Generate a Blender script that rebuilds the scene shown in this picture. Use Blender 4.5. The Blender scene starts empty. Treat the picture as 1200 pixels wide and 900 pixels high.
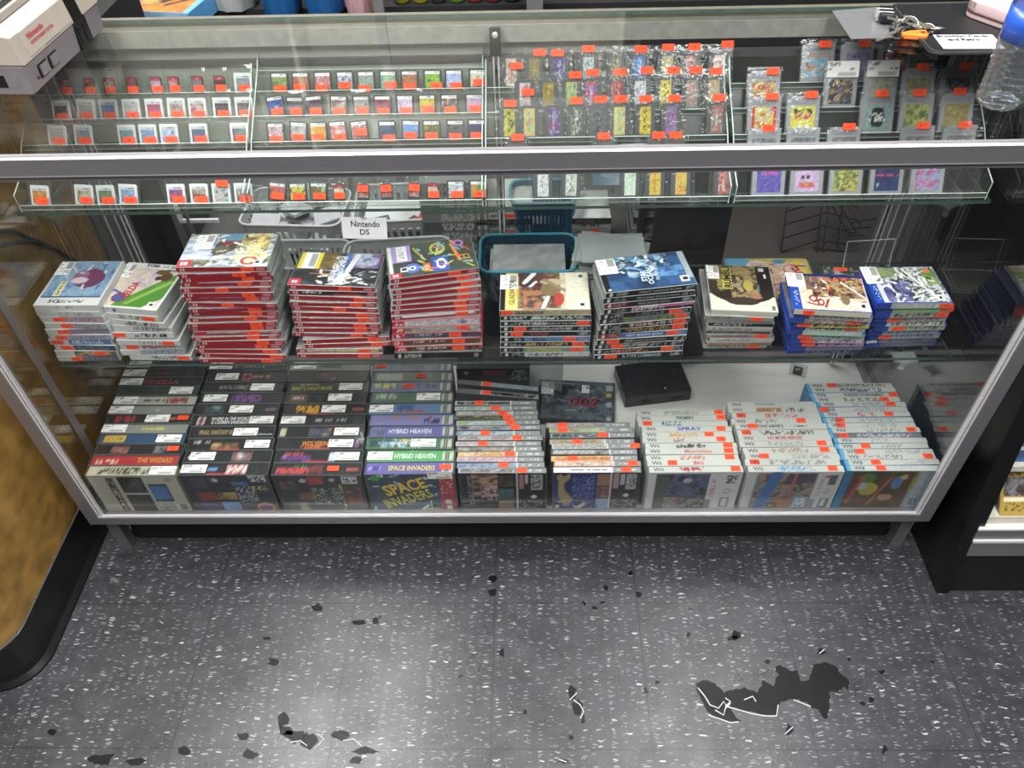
import bpy, bmesh, math, random
import numpy as np
from mathutils import Matrix, Vector
SC = bpy.context.scene
COL = SC.collection
R = math.radians
PI = math.pi

# ---------------------------------------------------------------- colour helpers
def lin(c):
    if isinstance(c, int):
        c = ((c >> 16 & 255) / 255., (c >> 8 & 255) / 255., (c & 255) / 255.)
    return tuple(x / 12.92 if x <= .04045 else ((x + .055) / 1.055) ** 2.4 for x in c[:3])

MATS = {}
def mat(name, col=0x808080, rough=.5, metal=0., var=.08, scale=40., bump=0., coat=0., spec=.5, stretch=(1, 1, 1)):
    if name in MATS: return MATS[name]
    m = bpy.data.materials.new(name); m.use_nodes = True
    nt = m.node_tree; b = nt.nodes['Principled BSDF']
    c = lin(col)
    tc = nt.nodes.new('ShaderNodeTexCoord'); mp = nt.nodes.new('ShaderNodeMapping'); mp.inputs['Scale'].default_value = stretch
    nz = nt.nodes.new('ShaderNodeTexNoise'); nz.inputs['Scale'].default_value = scale; nz.inputs['Detail'].default_value = 3
    nt.links.new(tc.outputs['Object'], mp.inputs[0]); nt.links.new(mp.outputs[0], nz.inputs['Vector'])
    rp = nt.nodes.new('ShaderNodeValToRGB')
    rp.color_ramp.elements[0].position = .3; rp.color_ramp.elements[1].position = .7
    rp.color_ramp.elements[0].color = tuple(x * (1 - var) for x in c) + (1,)
    rp.color_ramp.elements[1].color = tuple(min(1, x * (1 + var)) for x in c) + (1,)
    nt.links.new(nz.outputs['Fac'], rp.inputs[0]); nt.links.new(rp.outputs[0], b.inputs['Base Color'])
    b.inputs['Roughness'].default_value = rough; b.inputs['Metallic'].default_value = metal
    b.inputs['Specular IOR Level'].default_value = spec
    if coat: b.inputs['Coat Weight'].default_value = coat; b.inputs['Coat Roughness'].default_value = .08
    if bump:
        bp = nt.nodes.new('ShaderNodeBump'); bp.inputs['Strength'].default_value = bump; bp.inputs['Distance'].default_value = .001
        nt.links.new(nz.outputs['Fac'], bp.inputs['Height']); nt.links.new(bp.outputs[0], b.inputs['Normal'])
    MATS[name] = m
    return m

def print_mat(name, rough=.35, coat=.3, spec=.5):
    """printed card / paper: colour comes from the mesh's own print colours, with a little paper grain"""
    m = bpy.data.materials.new(name); m.use_nodes = True
    nt = m.node_tree; b = nt.nodes['Principled BSDF']
    at = nt.nodes.new('ShaderNodeAttribute'); at.attribute_name = 'Col'
    nz = nt.nodes.new('ShaderNodeTexNoise'); nz.inputs['Scale'].default_value = 300
    mr = nt.nodes.new('ShaderNodeMapRange'); mr.inputs[3].default_value = .92; mr.inputs[4].default_value = 1.06
    mx = nt.nodes.new('ShaderNodeVectorMath'); mx.operation = 'SCALE'
    tc = nt.nodes.new('ShaderNodeTexCoord'); nt.links.new(tc.outputs['Object'], nz.inputs['Vector'])
    nt.links.new(nz.outputs['Fac'], mr.inputs[0]); nt.links.new(at.outputs['Color'], mx.inputs[0]); nt.links.new(mr.outputs[0], mx.inputs['Scale'])
    nt.links.new(mx.outputs[0], b.inputs['Base Color'])
    b.inputs['Roughness'].default_value = rough; b.inputs['Coat Weight'].default_value = coat; b.inputs['Coat Roughness'].default_value = .12
    b.inputs['Specular IOR Level'].default_value = spec
    return m

def clear_mat(name, tint=0xF4FAF7, rough=.02, base=.04, haze=0., hazecol=0xE8EEEC, crumple=0., cscale=60., power=5.):
    """thin clear sheet: see-through with a Schlick reflection"""
    m = bpy.data.materials.new(name); m.use_nodes = True
    nt = m.node_tree; nt.nodes.remove(nt.nodes['Principled BSDF']); out = nt.nodes['Material Output']
    tr = nt.nodes.new('ShaderNodeBsdfTransparent'); tr.inputs[0].default_value = lin(tint) + (1,)
    gl = nt.nodes.new('ShaderNodeBsdfGlossy'); gl.inputs['Roughness'].default_value = rough
    lw = nt.nodes.new('ShaderNodeLayerWeight'); lw.inputs[0].default_value = .5
    pw = nt.nodes.new('ShaderNodeMath'); pw.operation = 'POWER'; pw.inputs[1].default_value = power
    ma = nt.nodes.new('ShaderNodeMath'); ma.operation = 'MULTIPLY_ADD'; ma.inputs[1].default_value = 1 - base; ma.inputs[2].default_value = base
    mx = nt.nodes.new('ShaderNodeMixShader')
    nt.links.new(lw.outputs['Facing'], pw.inputs[0]); nt.links.new(pw.outputs[0], ma.inputs[0]); nt.links.new(ma.outputs[0], mx.inputs[0])
    src = tr
    if haze:
        df = nt.nodes.new('ShaderNodeBsdfDiffuse'); df.inputs[0].default_value = lin(hazecol) + (1,)
        h = nt.nodes.new('ShaderNodeMixShader'); h.inputs[0].default_value = haze
        nt.links.new(tr.outputs[0], h.inputs[1]); nt.links.new(df.outputs[0], h.inputs[2]); src = h
    nt.links.new(src.outputs[0], mx.inputs[1]); nt.links.new(gl.outputs[0], mx.inputs[2]); nt.links.new(mx.outputs[0], out.inputs[0])
    tc = nt.nodes.new('ShaderNodeTexCoord'); nz = nt.nodes.new('ShaderNodeTexNoise'); nz.inputs['Scale'].default_value = cscale
    nt.links.new(tc.outputs['Object'], nz.inputs['Vector'])
    bp = nt.nodes.new('ShaderNodeBump'); bp.inputs['Strength'].default_value = crumple; bp.inputs['Distance'].default_value = .002
    nt.links.new(nz.outputs['Fac'], bp.inputs['Height']); nt.links.new(bp.outputs[0], gl.inputs['Normal'])
    MATS[name] = m
    return m

PRINT = print_mat('printed_card')
PRINTG = print_mat('glossy_print', .22, .6)
STICK = print_mat('sticker_paper', .6, 0., .2)
GLASS = clear_mat('plate_glass', 0xFAFBFA)
SIDEGL = clear_mat('side_glass', 0xF6F8F6, base=.06, power=3.2)
ACRY = clear_mat('clear_acrylic', 0xFAFBFA, .05, .05, haze=.03, hazecol=0xC8CCC6)
SLEEVE = clear_mat('plastic_sleeve', 0xF6F8F8, .1, .06, haze=.03, crumple=.9, cscale=110)
PROT = clear_mat('box_protector_film', 0xFAFBFB, .06, .05, haze=.02, crumple=.25, cscale=30)
ACRYP = clear_mat('clear_tray_acrylic', 0xFAFBFA, .2, .012, haze=.03, hazecol=0xC8CCC6)
FROST = clear_mat('frosted_sleeves', 0xE8ECEE, .25, .06, haze=.22)
EDGE = mat('acrylic_edge_highlight', 0xBFD0CB, .3, 0, .1)  # edge highlight of clear acrylic, put in as a lighter colour
GEDGE = mat('glass_edge', 0x4C6058, .2, 0, .15)
ALU = mat('brushed_aluminium', 0x9C9A9E, .36, .72, .06, 30, .05, stretch=(1, 40, 40))
ALUB = mat('bright_aluminium_lip', 0xE6E4E6, .35, .25, .03)
ALUD = mat('dull_aluminium', 0x7C7A7C, .45, .5, .08, 30, .05)
DECK = mat('white_laminate_deck', 0xC9CAC6, .45, 0, .05, 6, stretch=(1, 8, 1))
BLACK = mat('black_laminate', 0x121213, .3, 0, .2, 20, spec=.5)
BLACKM = mat('matt_black', 0x0E0E10, .7, 0, .2)
CLEARGREY = mat('grey_clear_case_plastic', 0x868C8A, .25, 0, .1, 30, spec=.6)
WHITEP = mat('white_case_plastic', 0xC6C8C6, .3, 0, .04)
BLUEP = mat('blue_case_plastic', 0x1F46A8, .2, 0, .08)
CYANP = mat('cyan_case_plastic', 0x4C90BE, .25, 0, .1)
BLKP = mat('black_case_plastic', 0x1B1C1E, .3, 0, .15)
CREAM = mat('cream_card', 0xCFC9B0, .5, 0, .05)
PEDGE = mat('protector_edge', 0x6E7674, .25, 0, .1)  # reflections along the protector edges, put in as grey strips
LETTER = {}
def lm(c):
    if c not in LETTER: LETTER[c] = mat('lettering_%06x' % c, c, .5, 0, .03)
    return LETTER[c]

# ---------------------------------------------------------------- object helpers
def tag(o, label=None, cat=None, group=None, kind=None):
    if label: o['label'] = label
    if cat: o['category'] = cat
    if group: o['group'] = group
    if kind: o['kind'] = kind
    return o
def thing(name, label, cat, loc=(0, 0, 0), rz=0., group=None, rot=None):
    o = bpy.data.objects.new(name, None); COL.objects.link(o); o.empty_display_size = .02
    o.location = loc; o.rotation_euler = rot if rot else (0, 0, rz)
    return tag(o, label, cat, group)
def link(name, me, parent=None, loc=(0, 0, 0), rot=(0, 0, 0), scale=(1, 1, 1), label=None):
    o = bpy.data.objects.new(name, me); COL.objects.link(o)
    if parent: o.parent = parent
    o.location = loc; o.rotation_euler = rot; o.scale = scale
    if label: o['label'] = label
    return o

class MB:
    """collects shapes of one object"""
    def __init__(s): s.v = []; s.f = []; s.m = []; s.c = []
    def quadgrid(s, P, nx, ny, cols=None, mi=0):
        o = len(s.v)
        for j in range(ny + 1):
            for i in range(nx + 1):
                s.v.append(tuple(P(i / nx, j / ny)))
                s.c.append(tuple(cols[j, i]) if cols is not None else (1, 1, 1))
        for j in range(ny):
            for i in range(nx):
                a = o + j * (nx + 1) + i
                s.f.append((a, a + 1, a + nx + 2, a + nx + 1)); s.m.append(mi)
    def poly(s, pts, mi=0, col=(1, 1, 1)):
        o = len(s.v); s.v += [tuple(p) for p in pts]; s.c += [col] * len(pts); s.f.append(tuple(range(o, o + len(pts)))); s.m.append(mi)
    def box(s, x0, x1, y0, y1, z0, z1, mi=0, col=(1, 1, 1), M=None, mis=None):
        p = [(x0, y0, z0), (x1, y0, z0), (x1, y1, z0), (x0, y1, z0), (x0, y0, z1), (x1, y0, z1), (x1, y1, z1), (x0, y1, z1)]
        if M is not None: p = [tuple(M @ Vector(q)) for q in p]
        o = len(s.v); s.v += p; s.c += [col] * 8
        for k, q in enumerate([(0, 3, 2, 1), (4, 5, 6, 7), (0, 1, 5, 4), (1, 2, 6, 5), (2, 3, 7, 6), (3, 0, 4, 7)]):
            s.f.append(tuple(o + a for a in q)); s.m.append(mis[k] if mis else mi)
    def prism(s, prof, a0, a1, axis='x', mi=0, capmi=None):
        """extrude a closed 2D outline along an axis. prof in the other two axes in order"""
        n = len(prof); o = len(s.v)
        def P(q, a): return {'x': (a, q[0], q[1]), 'y': (q[0], a, q[1]), 'z': (q[0], q[1], a)}[axis]
        for a in (a0, a1):
            s.v += [P(q, a) for q in prof]; s.c += [(1, 1, 1)] * n
        for i in range(n):
            j = (i + 1) % n; s.f.append((o + i, o + j, o + n + j, o + n + i)); s.m.append(mi)
        cm = mi if capmi is None else capmi
        s.f.append(tuple(o + i for i in reversed(range(n)))); s.m.append(cm)
        s.f.append(tuple(o + n + i for i in range(n))); s.m.append(cm)
    def lathe(s, prof, n=24, c=(0, 0, 0), mi=0, M=None):
        o = len(s.v)
        for r, z in prof:
            for k in range(n):
                a = 2 * PI * k / n; q = Vector((c[0] + r * math.cos(a), c[1] + r * math.sin(a), c[2] + z))
                if M is not None: q = M @ q
                s.v.append(tuple(q)); s.c.append((1, 1, 1))
        for j in range(len(prof) - 1):
            for k in range(n):
                k2 = (k + 1) % n; s.f.append((o + j * n + k, o + j * n + k2, o + (j + 1) * n + k2, o + (j + 1) * n + k)); s.m.append(mi)
        s.f.append(tuple(o + k for k in reversed(range(n)))); s.m.append(mi)
        t = o + (len(prof) - 1) * n; s.f.append(tuple(t + k for k in range(n))); s.m.append(mi)
    def tube(s, pts, r, n=8, mi=0, closed=False):
        pts = [Vector(p) for p in pts]; o = len(s.v); N = len(pts)
        for i, p in enumerate(pts):
            if closed: d = pts[(i + 1) % N] - pts[i - 1]
            else: d = pts[min(i + 1, N - 1)] - pts[max(i - 1, 0)]
            d.normalize(); a = d.cross(Vector((0, 0, 1)))
            if a.length < .1: a = d.cross(Vector((0, 1, 0)))
            a.normalize(); b = d.cross(a)
            for k in range(n):
                t = 2 * PI * k / n; s.v.append(tuple(p + a * math.cos(t) * r + b * math.sin(t) * r)); s.c.append((1, 1, 1))
        for i in range(N if closed else N - 1):
            i2 = (i + 1) % N
            for k in range(n):
                k2 = (k + 1) % n; s.f.append((o + i * n + k, o + i2 * n + k, o + i2 * n + k2, o + i * n + k2)); s.m.append(mi)
        if not closed:
            s.f.append(tuple(o + k for k in range(n))); s.m.append(mi); s.f.append(tuple(o + (N - 1) * n + k for k in reversed(range(n)))); s.m.append(mi)
    def mesh(s, name, mats, bevel=0., seg=2, smooth=False, fix=False):
        me = bpy.data.meshes.new(name); me.from_pydata(s.v, [], s.f)
        for m in (mats if isinstance(mats, (list, tuple)) else [mats]): me.materials.append(m)
        me.polygons.foreach_set('material_index', s.m)
        ca = me.color_attributes.new('Col', 'FLOAT_COLOR', 'POINT')
        ca.data.foreach_set('color', np.hstack([np.array(s.c, dtype=np.float32), np.ones((len(s.v), 1), np.float32)]).ravel())
        if bevel or fix:
            bm = bmesh.new(); bm.from_mesh(me)
            if fix: bmesh.ops.recalc_face_normals(bm, faces=bm.faces)
            if bevel: bmesh.ops.bevel(bm, geom=list(bm.edges), offset=bevel, segments=seg, affect='EDGES', profile=.5)
            bm.to_mesh(me); bm.free()
        if smooth: me.polygons.foreach_set('use_smooth', [True] * len(me.polygons))
        me.update(); return me
    def build(s, name, mats, parent=None, label=None, loc=(0, 0, 0), rot=(0, 0, 0), **k):
        return link(name, s.mesh(name, mats, **k), parent, loc, rot, label=label)

# ---------------------------------------------------------------- painting prints
def vnoise(nx, ny, sx, sy, rng):
    gx, gy = max(2, int(sx) + 2), max(2, int(sy) + 2)
    g = rng.random((gy + 1, gx + 1))
    X = np.linspace(0, gx - 1e-6 - 1, nx + 1); Y = np.linspace(0, gy - 1e-6 - 1, ny + 1)
    xi = X.astype(int); yi = Y.astype(int); fx = X - xi; fy = Y - yi
    fx = fx * fx * (3 - 2 * fx); fy = (fy * fy * (3 - 2 * fy))[:, None]
    a = g[np.ix_(yi, xi)]; b = g[np.ix_(yi, xi + 1)]; c = g[np.ix_(yi + 1, xi)]; d = g[np.ix_(yi + 1, xi + 1)]
    return (a * (1 - fx) + b * fx) * (1 - fy) + (c * (1 - fx) + d * fx) * fy
def paint(nx, ny, ops, seed=0):
    rng = np.random.default_rng(seed)
    A = np.zeros((ny + 1, nx + 1, 3)); U = np.linspace(0, 1, nx + 1)[None, :].repeat(ny + 1, 0); V = np.linspace(0, 1, ny + 1)[:, None].repeat(nx + 1, 1)
    for op in ops:
        k = op[0]
        if k == 'bg': A[:] = lin(op[1])
        elif k == 'n':     # blotches: ('n', sx, sy, [colours], region?)
            n = vnoise(nx, ny, op[1], op[2], rng) * .5 + vnoise(nx, ny, op[1] * 2.3, op[2] * 2.3, rng) * .3 + vnoise(nx, ny, op[1] * 4.7, op[2] * 4.7, rng) * .2
            n = (n - n.min()) / max(1e-6, n.max() - n.min()) * .999
            P = np.array([lin(c) for c in op[3]]); t = n * (len(P) - 1); i = t.astype(int); f = (t - i)[..., None]; f = f * f * (3 - 2 * f)
            B = P[i] * (1 - f) + P[np.minimum(i + 1, len(P) - 1)] * f
            B = B * rng.uniform(.68, 1.1, U.shape)[..., None]; B = B * .88 + B.mean(2, keepdims=True) * .12
            if len(op) > 4:
                r = op[4]; M = (U >= r[0]) & (U <= r[2]) & (V >= r[1]) & (V <= r[3]); A[M] = B[M]
            else: A[:] = B
        elif k == 'r': M = (U >= op[1]) & (U <= op[3]) & (V >= op[2]) & (V <= op[4]); A[M] = lin(op[5])
        elif k == 'e': M = ((U - op[1]) / op[3]) ** 2 + ((V - op[2]) / op[4]) ** 2 <= 1; A[M] = lin(op[5])
        elif k == 'o':
            d = np.sqrt(((U - op[1]) / op[3]) ** 2 + ((V - op[2]) / op[4]) ** 2); M = (d <= 1) & (d > op[6]); A[M] = lin(op[5])
        elif k == 'g':
            t = np.clip((V - op[2]) / max(1e-6, op[4] - op[2]), 0, 1)[..., None]; M = (U >= op[1]) & (U <= op[3]) & (V >= op[2]) & (V <= op[4])
            B = np.array(lin(op[5])) * (1 - t) + np.array(lin(op[6])) * t; A[M] = B[M]
        elif k == 'l':
            p = np.array([op[1], op[2]]); q = np.array([op[3], op[4]]); d = q - p; L = (d * d).sum() + 1e-9
            t = np.clip(((U - p[0]) * d[0] + (V - p[1]) * d[1]) / L, 0, 1)
            M = np.hypot(U - p[0] - t * d[0], V - p[1] - t * d[1]) < op[5]; A[M] = lin(op[6])
        elif k == 's':     # small unreadable printing: ('s', u0,v0,u1,v1, colour, density)
            M = (U >= op[1]) & (U <= op[3]) & (V >= op[2]) & (V <= op[4]) & (rng.random(U.shape) < op[6]); A[M] = lin(op[5])
        elif k == 'st':    # strokes scattered in a region
            for _ in range(op[6]):
                u = rng.uniform(op[1], op[3]); v = rng.uniform(op[2], op[4]); a = rng.uniform(0, PI); L = rng.uniform(.03, .14)
                c = op[5][rng.integers(len(op[5]))]; w = rng.uniform(.008, .02)
                u1 = min(max(u + L * math.cos(a), op[1]), op[3]); v1 = min(max(v + L * math.sin(a), op[2]), op[4])
                p = np.array([u, v]); d = np.array([u1 - u, v1 - v]); LL = (d * d).sum() + 1e-9
                t = np.clip(((U - p[0]) * d[0] + (V - p[1]) * d[1]) / LL, 0, 1)
                M = np.hypot(U - p[0] - t * d[0], V - p[1] - t * d[1]) < w; A[M] = lin(c)
    return A

MESHC = {}
def sticker_mesh(w, h, seed=0, kind='orange'):
    key = (kind, round(w, 4), round(h, 4), seed % 4)
    if key in MESHC: return MESHC[key]
    mb = MB()
    if kind == 'orange': cols = paint(10, 5, [('bg', 0xFF5A38), ('s', .3, .35, .72, .65, 0xC03A22, .5)], seed % 4)
    elif kind == 'yellow': cols = paint(10, 5, [('bg', 0xE8E23A), ('s', .3, .3, .75, .7, 0x3A3A20, .5)], seed % 4)
    elif kind == 'white': cols = paint(16, 8, [('bg', 0xF0F0EC), ('s', .06, .72, .4, .9, 0x8A8A8A, .6), ('s', .06, .4, .3, .5, 0x909090, .6), ('s', .72, .4, .95, .6, 0x606060, .6), ('r', .35, .08, .88, .36, 0xB4B4B0)], seed % 4)
    elif kind == 'tall': cols = paint(10, 16, [('bg', 0xF0F0EE), ('r', .55, .45, .92, .95, 0x9A9A98), ('s', .08, .1, .45, .9, 0xA8A8A8, .35), ('s', .55, .1, .9, .35, 0x707070, .4)], seed % 4)
    nx, ny = cols.shape[1] - 1, cols.shape[0] - 1
    mb.quadgrid(lambda u, v: ((u - .5) * w, (v - .5) * h, .0003), nx, ny, cols)
    mb.box(-w / 2, w / 2, -h / 2, h / 2, 0, .00025, col=tuple(cols[0, 0]))
    me = mb.mesh('sticker', STICK); MESHC[key] = me; return me
def text_mesh(body, w, h, color, bold=.02):
    key = ('t', body, color, bold)
    if key not in MESHC:
        cu = bpy.data.curves.new('lettering', 'FONT'); cu.body = body; cu.resolution_u = 2; cu.offset = bold; cu.size = 1; cu.space_line = .8; cu.align_x = 'CENTER'
        ob = bpy.data.objects.new('lettering', cu); me = bpy.data.meshes.new_from_object(ob); bpy.data.objects.remove(ob)
        co = np.zeros(len(me.vertices) * 3, np.float32); me.vertices.foreach_get('co', co); co = co.reshape(-1, 3)
        lo, hi = co.min(0), co.max(0); co[:, :2] = (co[:, :2] - (lo + hi)[:2] / 2) / (hi - lo)[:2]
        me.vertices.foreach_set('co', co.ravel()); me.materials.clear(); me.materials.append(lm(color)); me.update(); MESHC[key] = me
    return MESHC[key], (w, h, 1)
def put_text(parent, body, w, h, color, loc, rot=(0, 0, 0), name='title_lettering', bold=.02):
    me, sc = text_mesh(body, w, h, color, bold)
    return link(name, me, parent, loc, rot, sc)
FR = (PI / 2, 0, 0)
def on_face(parent, W, D, H, face, me, u, v, name, a=0., off=.0007, scale=(1, 1, 1)):
    if face == 'top': loc = ((u - .5) * W, v * D, H + off); rot = (0, 0, a)
    else: loc = ((u - .5) * W, -off, v * H); rot = (PI / 2, a, 0)
    if face == 'front' and a: rot = Matrix.Rotation(PI / 2, 3, 'X') @ Matrix.Rotation(a, 3, 'Z'); rot = rot.to_euler()
    return link(name, me, parent, loc, rot, scale)

def shell_mesh(W, D, H, m, bev=.0012):
    key = ('sh', round(W, 4), round(D, 4), round(H, 4), m.name)
    if key not in MESHC:
        mb = MB(); mb.box(-W / 2, W / 2, 0, D, 0, H); MESHC[key] = mb.mesh('case_shell', m, bevel=bev if H > .02 else .0006)
    return MESHC[key]
def prot_mesh(W, D, H):
    key = ('pr', round(W, 4), round(D, 4), round(H, 4))
    if key not in MESHC:
        mb = MB(); e = .0014; t = .00035
        mb.box(-W / 2 - e, W / 2 + e, -e, D + e, -.0002, H + e, mi=0)
        x0, x1, y0, y1, z1 = -W / 2 - e, W / 2 + e, -e, D + e, H + e
        for (x, y) in ((x0, y0), (x1, y0)): mb.box(x - t, x + t, y - t, y + t, 0, z1, mi=1)
        for y in (y0, y1): mb.box(x0, x1, y - t, y + t, z1 - t, z1 + t, mi=1)
        for x in (x0, x1): mb.box(x - t, x + t, y0, y1, z1 - t, z1 + t, mi=1)
        MESHC[key] = mb.mesh('plastic_protector', [PROT, PEDGE])
    return MESHC[key]

def make_case(name, label, cat, group, loc, size, shell, rz=0., rot=None, top=None, front=None, texts=(), stickers=(), seed=0, pm=None, prot=False, partname='case_shell', inset=.0015):
    """a closed game box: top and front faces can carry print. texts/stickers are (face, u, v, ...)"""
    W, D, H = size
    t = thing(name, label, cat, loc, rz, group, rot)
    link(partname, shell_mesh(W, D, H, shell), t)
    if top or front:
        mb = MB(); i = inset; j_ = inset if D > .04 else .0002; o = .0003
        if top:
            nx, ny, ops = top; c = paint(nx, ny, ops, seed)
            mb.quadgrid(lambda u, v: (-W / 2 + i + u * (W - 2 * i), j_ + v * (D - 2 * j_), H + o), nx, ny, c)
        if front:
            nx, ny, ops = front; c = paint(nx, ny, ops, seed + 7)
            mb.quadgrid(lambda u, v: (-W / 2 + i + u * (W - 2 * i), -o, .0002 + v * (H - .0004)), nx, ny, c)
        t_cover = mb.build('printed_cover', pm or PRINT, t)
    else: t_cover = t
    for q in stickers:
        face, u, v, w, h, kind = q[:6]; a = q[6] if len(q) > 6 else 0.
        on_face(t_cover, W, D, H, face, sticker_mesh(w, h, seed + len(q), kind), u, v, 'price_sticker' if kind in ('orange', 'yellow') else 'store_label', a, off=.0021 if prot else .0006)
    for q in texts:
        face, body, u, v, w, h, col = q[:7]; a = q[7] if len(q) > 7 else 0.
        me, sc = text_mesh(body, w, h, col, q[8] if len(q) > 8 else .02)
        on_face(t_cover, W, D, H, face, me, u, v, 'title_lettering', a, off=.0009, scale=sc)
    if prot: link('plastic_protector', prot_mesh(W, D, H), t)
    return t
ORD = ['first', 'second', 'third', 'fourth', 'fifth', 'sixth', 'seventh', 'eighth', 'ninth', 'tenth', 'eleventh', 'twelfth', 'thirteenth', 'fourteenth', 'fifteenth', 'sixteenth', 'seventeenth', 'eighteenth', 'nineteenth', 'twentieth', 'twenty-first', 'twenty-second']

# ================================================================= SETTING
def floor_mat():
    m = bpy.data.materials.new('speckled_vinyl_tile'); m.use_nodes = True
    nt = m.node_tree; b = nt.nodes['Principled BSDF']; N = nt.nodes.new; L = nt.links.new
    tc = N('ShaderNodeTexCoord')
    def noise(sc, det=3, stretch=(1, 1, 1), rough=.5):
        mp = N('ShaderNodeMapping'); mp.inputs['Scale'].default_value = stretch; L(tc.outputs['Object'], mp.inputs[0])
        n = N('ShaderNodeTexNoise'); n.inputs['Scale'].default_value = sc; n.inputs['Detail'].default_value = det; n.inputs['Roughness'].default_value = rough; L(mp.outputs[0], n.inputs['Vector']); return n
    def ramp(src, stops):
        r = N('ShaderNodeValToRGB'); e = r.color_ramp.elements
        while len(e) < len(stops): e.new(.5)
        for k, (p, c) in enumerate(stops): e[k].position = p; e[k].color = tuple(c) + (1,)
        L(src, r.inputs[0]); return r
    def mixc(f, a, bb):
        x = N('ShaderNodeMix'); x.data_type = 'RGBA'
        if isinstance(f, float): x.inputs[0].default_value = f
        else: L(f, x.inputs[0])
        for s_, v in ((6, a), (7, bb)):
            if isinstance(v, tuple): x.inputs[s_].default_value = v + (1,)
            else: L(v, x.inputs[s_])
        return x.outputs[2]
    base = ramp(noise(22, 6, (1, 1.6, 1), .7).outputs['Fac'], [(.3, lin(0x2E2E32)), (.7, lin(0x454549))]).outputs[0]
    # chips: stretched cells, only some of them white
    def chips(scale, stretch, rad, keep, seed):
        mp = N('ShaderNodeMapping'); mp.inputs['Scale'].default_value = stretch; mp.inputs['Location'].default_value = (seed, seed * 2, 0)
        wn = noise(38, 3); ad = N('ShaderNodeVectorMath'); ad.operation = 'MULTIPLY_ADD'; ad.inputs[1].default_value = (.016, .016, 0)
        L(wn.outputs['Color'], ad.inputs[0]); L(tc.outputs['Object'], ad.inputs[2]); L(ad.outputs[0], mp.inputs[0])
        vo = N('ShaderNodeTexVoronoi'); vo.inputs['Scale'].default_value = scale; vo.inputs['Randomness'].default_value = 1; vo.voronoi_dimensions = '2D'; L(mp.outputs[0], vo.inputs['Vector'])
        sp = N('ShaderNodeSeparateColor'); L(vo.outputs['Color'], sp.inputs[0])
        # radius grows with the cell's random value
        rr = N('ShaderNodeMapRange'); rr.inputs[1].default_value = keep; rr.inputs[2].default_value = 1; rr.inputs[3].default_value = 0; rr.inputs[4].default_value = rad; L(sp.outputs[0], rr.inputs[0])
        lt = N('ShaderNodeMath'); lt.operation = 'LESS_THAN'; L(vo.outputs['Distance'], lt.inputs[0]); L(rr.outputs[0], lt.inputs[1]); return lt.outputs[0], sp.outputs[1]
    c1, r1 = chips(120, (.30, 1.3, 1), .24, .60, 1.7); c2, r2 = chips(190, (.26, 1.1, 1), .26, .40, 5.1); c3, r3 = chips(40, (1, .8, 1), .12, .85, 9.3)
    cc1 = ramp(r1, [(0, lin(0x77777A)), (.6, lin(0x87878A)), (1, lin(0xB8B8BA))]).outputs[0]
    x = mixc(c2, base, lin(0x727277)); x = mixc(c1, x, cc1); x = mixc(c3, x, lin(0x2E2E32))
    # seams of the tiles
    br = N('ShaderNodeTexBrick'); br.offset = 0; br.inputs['Scale'].default_value = 1; br.inputs['Brick Width'].default_value = .3048; br.inputs['Row Height'].default_value = .3048
    br.inputs['Mortar Size'].default_value = .0009; br.inputs['Mortar Smooth'].default_value = 0
    mp = N('ShaderNodeMapping'); mp.inputs['Location'].default_value = (.023, .411, 0); L(tc.outputs['Object'], mp.inputs[0]); L(mp.outputs[0], br.inputs['Vector'])
    x = mixc(br.outputs['Fac'], x, lin(0x26262A))
    dirt = ramp(noise(5, 5, (1, 1, 1), .7).outputs['Fac'], [(.35, (.72, .72, .73)), (.65, (1, 1, 1))]).outputs[0]
    mm = N('ShaderNodeMix'); mm.data_type = 'RGBA'; mm.blend_type = 'MULTIPLY'; mm.inputs[0].default_value = 1; L(x, mm.inputs[6]); L(dirt, mm.inputs[7])
    L(mm.outputs[2], b.inputs['Base Color'])
    rg = ramp(noise(9, 4).outputs['Fac'], [(.3, (.26,) * 3), (.7, (.40,) * 3)]).outputs[0]; L(rg, b.inputs['Roughness'])
    bp = N('ShaderNodeBump'); bp.inputs['Strength'].default_value = .15; bp.inputs['Distance'].default_value = .002; L(noise(160, 3).outputs['Fac'], bp.inputs['Height']); L(bp.outputs[0], b.inputs['Normal'])
    return m
mb = MB(); mb.box(-2.6, 2.6, -2.4, 2.6, -.06, 0)
FLOOR = tag(mb.build('floor', floor_mat()), kind='structure')
WALLM = mat('painted_wall', 0xA9A79F, .8, 0, .06, 3)
DARKW = mat('dark_painted_wall', 0x2A2A2C, .8, 0, .1, 3)
for nm, b_, m_ in (('wall_back', (-2.6, 2.6, 2.6, 2.68, 0, 2.75), WALLM), ('wall_front', (-2.6, 2.6, -2.48, -2.4, 0, 2.75), DARKW), ('wall_left', (-2.68, -2.6, -2.4, 2.6, 0, 2.75), WALLM), ('wall_right', (2.6, 2.68, -2.4, 2.6, 0, 2.75), DARKW), ('ceiling', (-2.6, 2.6, -2.4, 2.6, 2.75, 2.8), mat('ceiling_board', 0xB9B6AE, .9, 0, .05, 5))):
    mb = MB(); mb.box(*b_); tag(mb.build(nm, m_), kind='structure')
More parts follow.
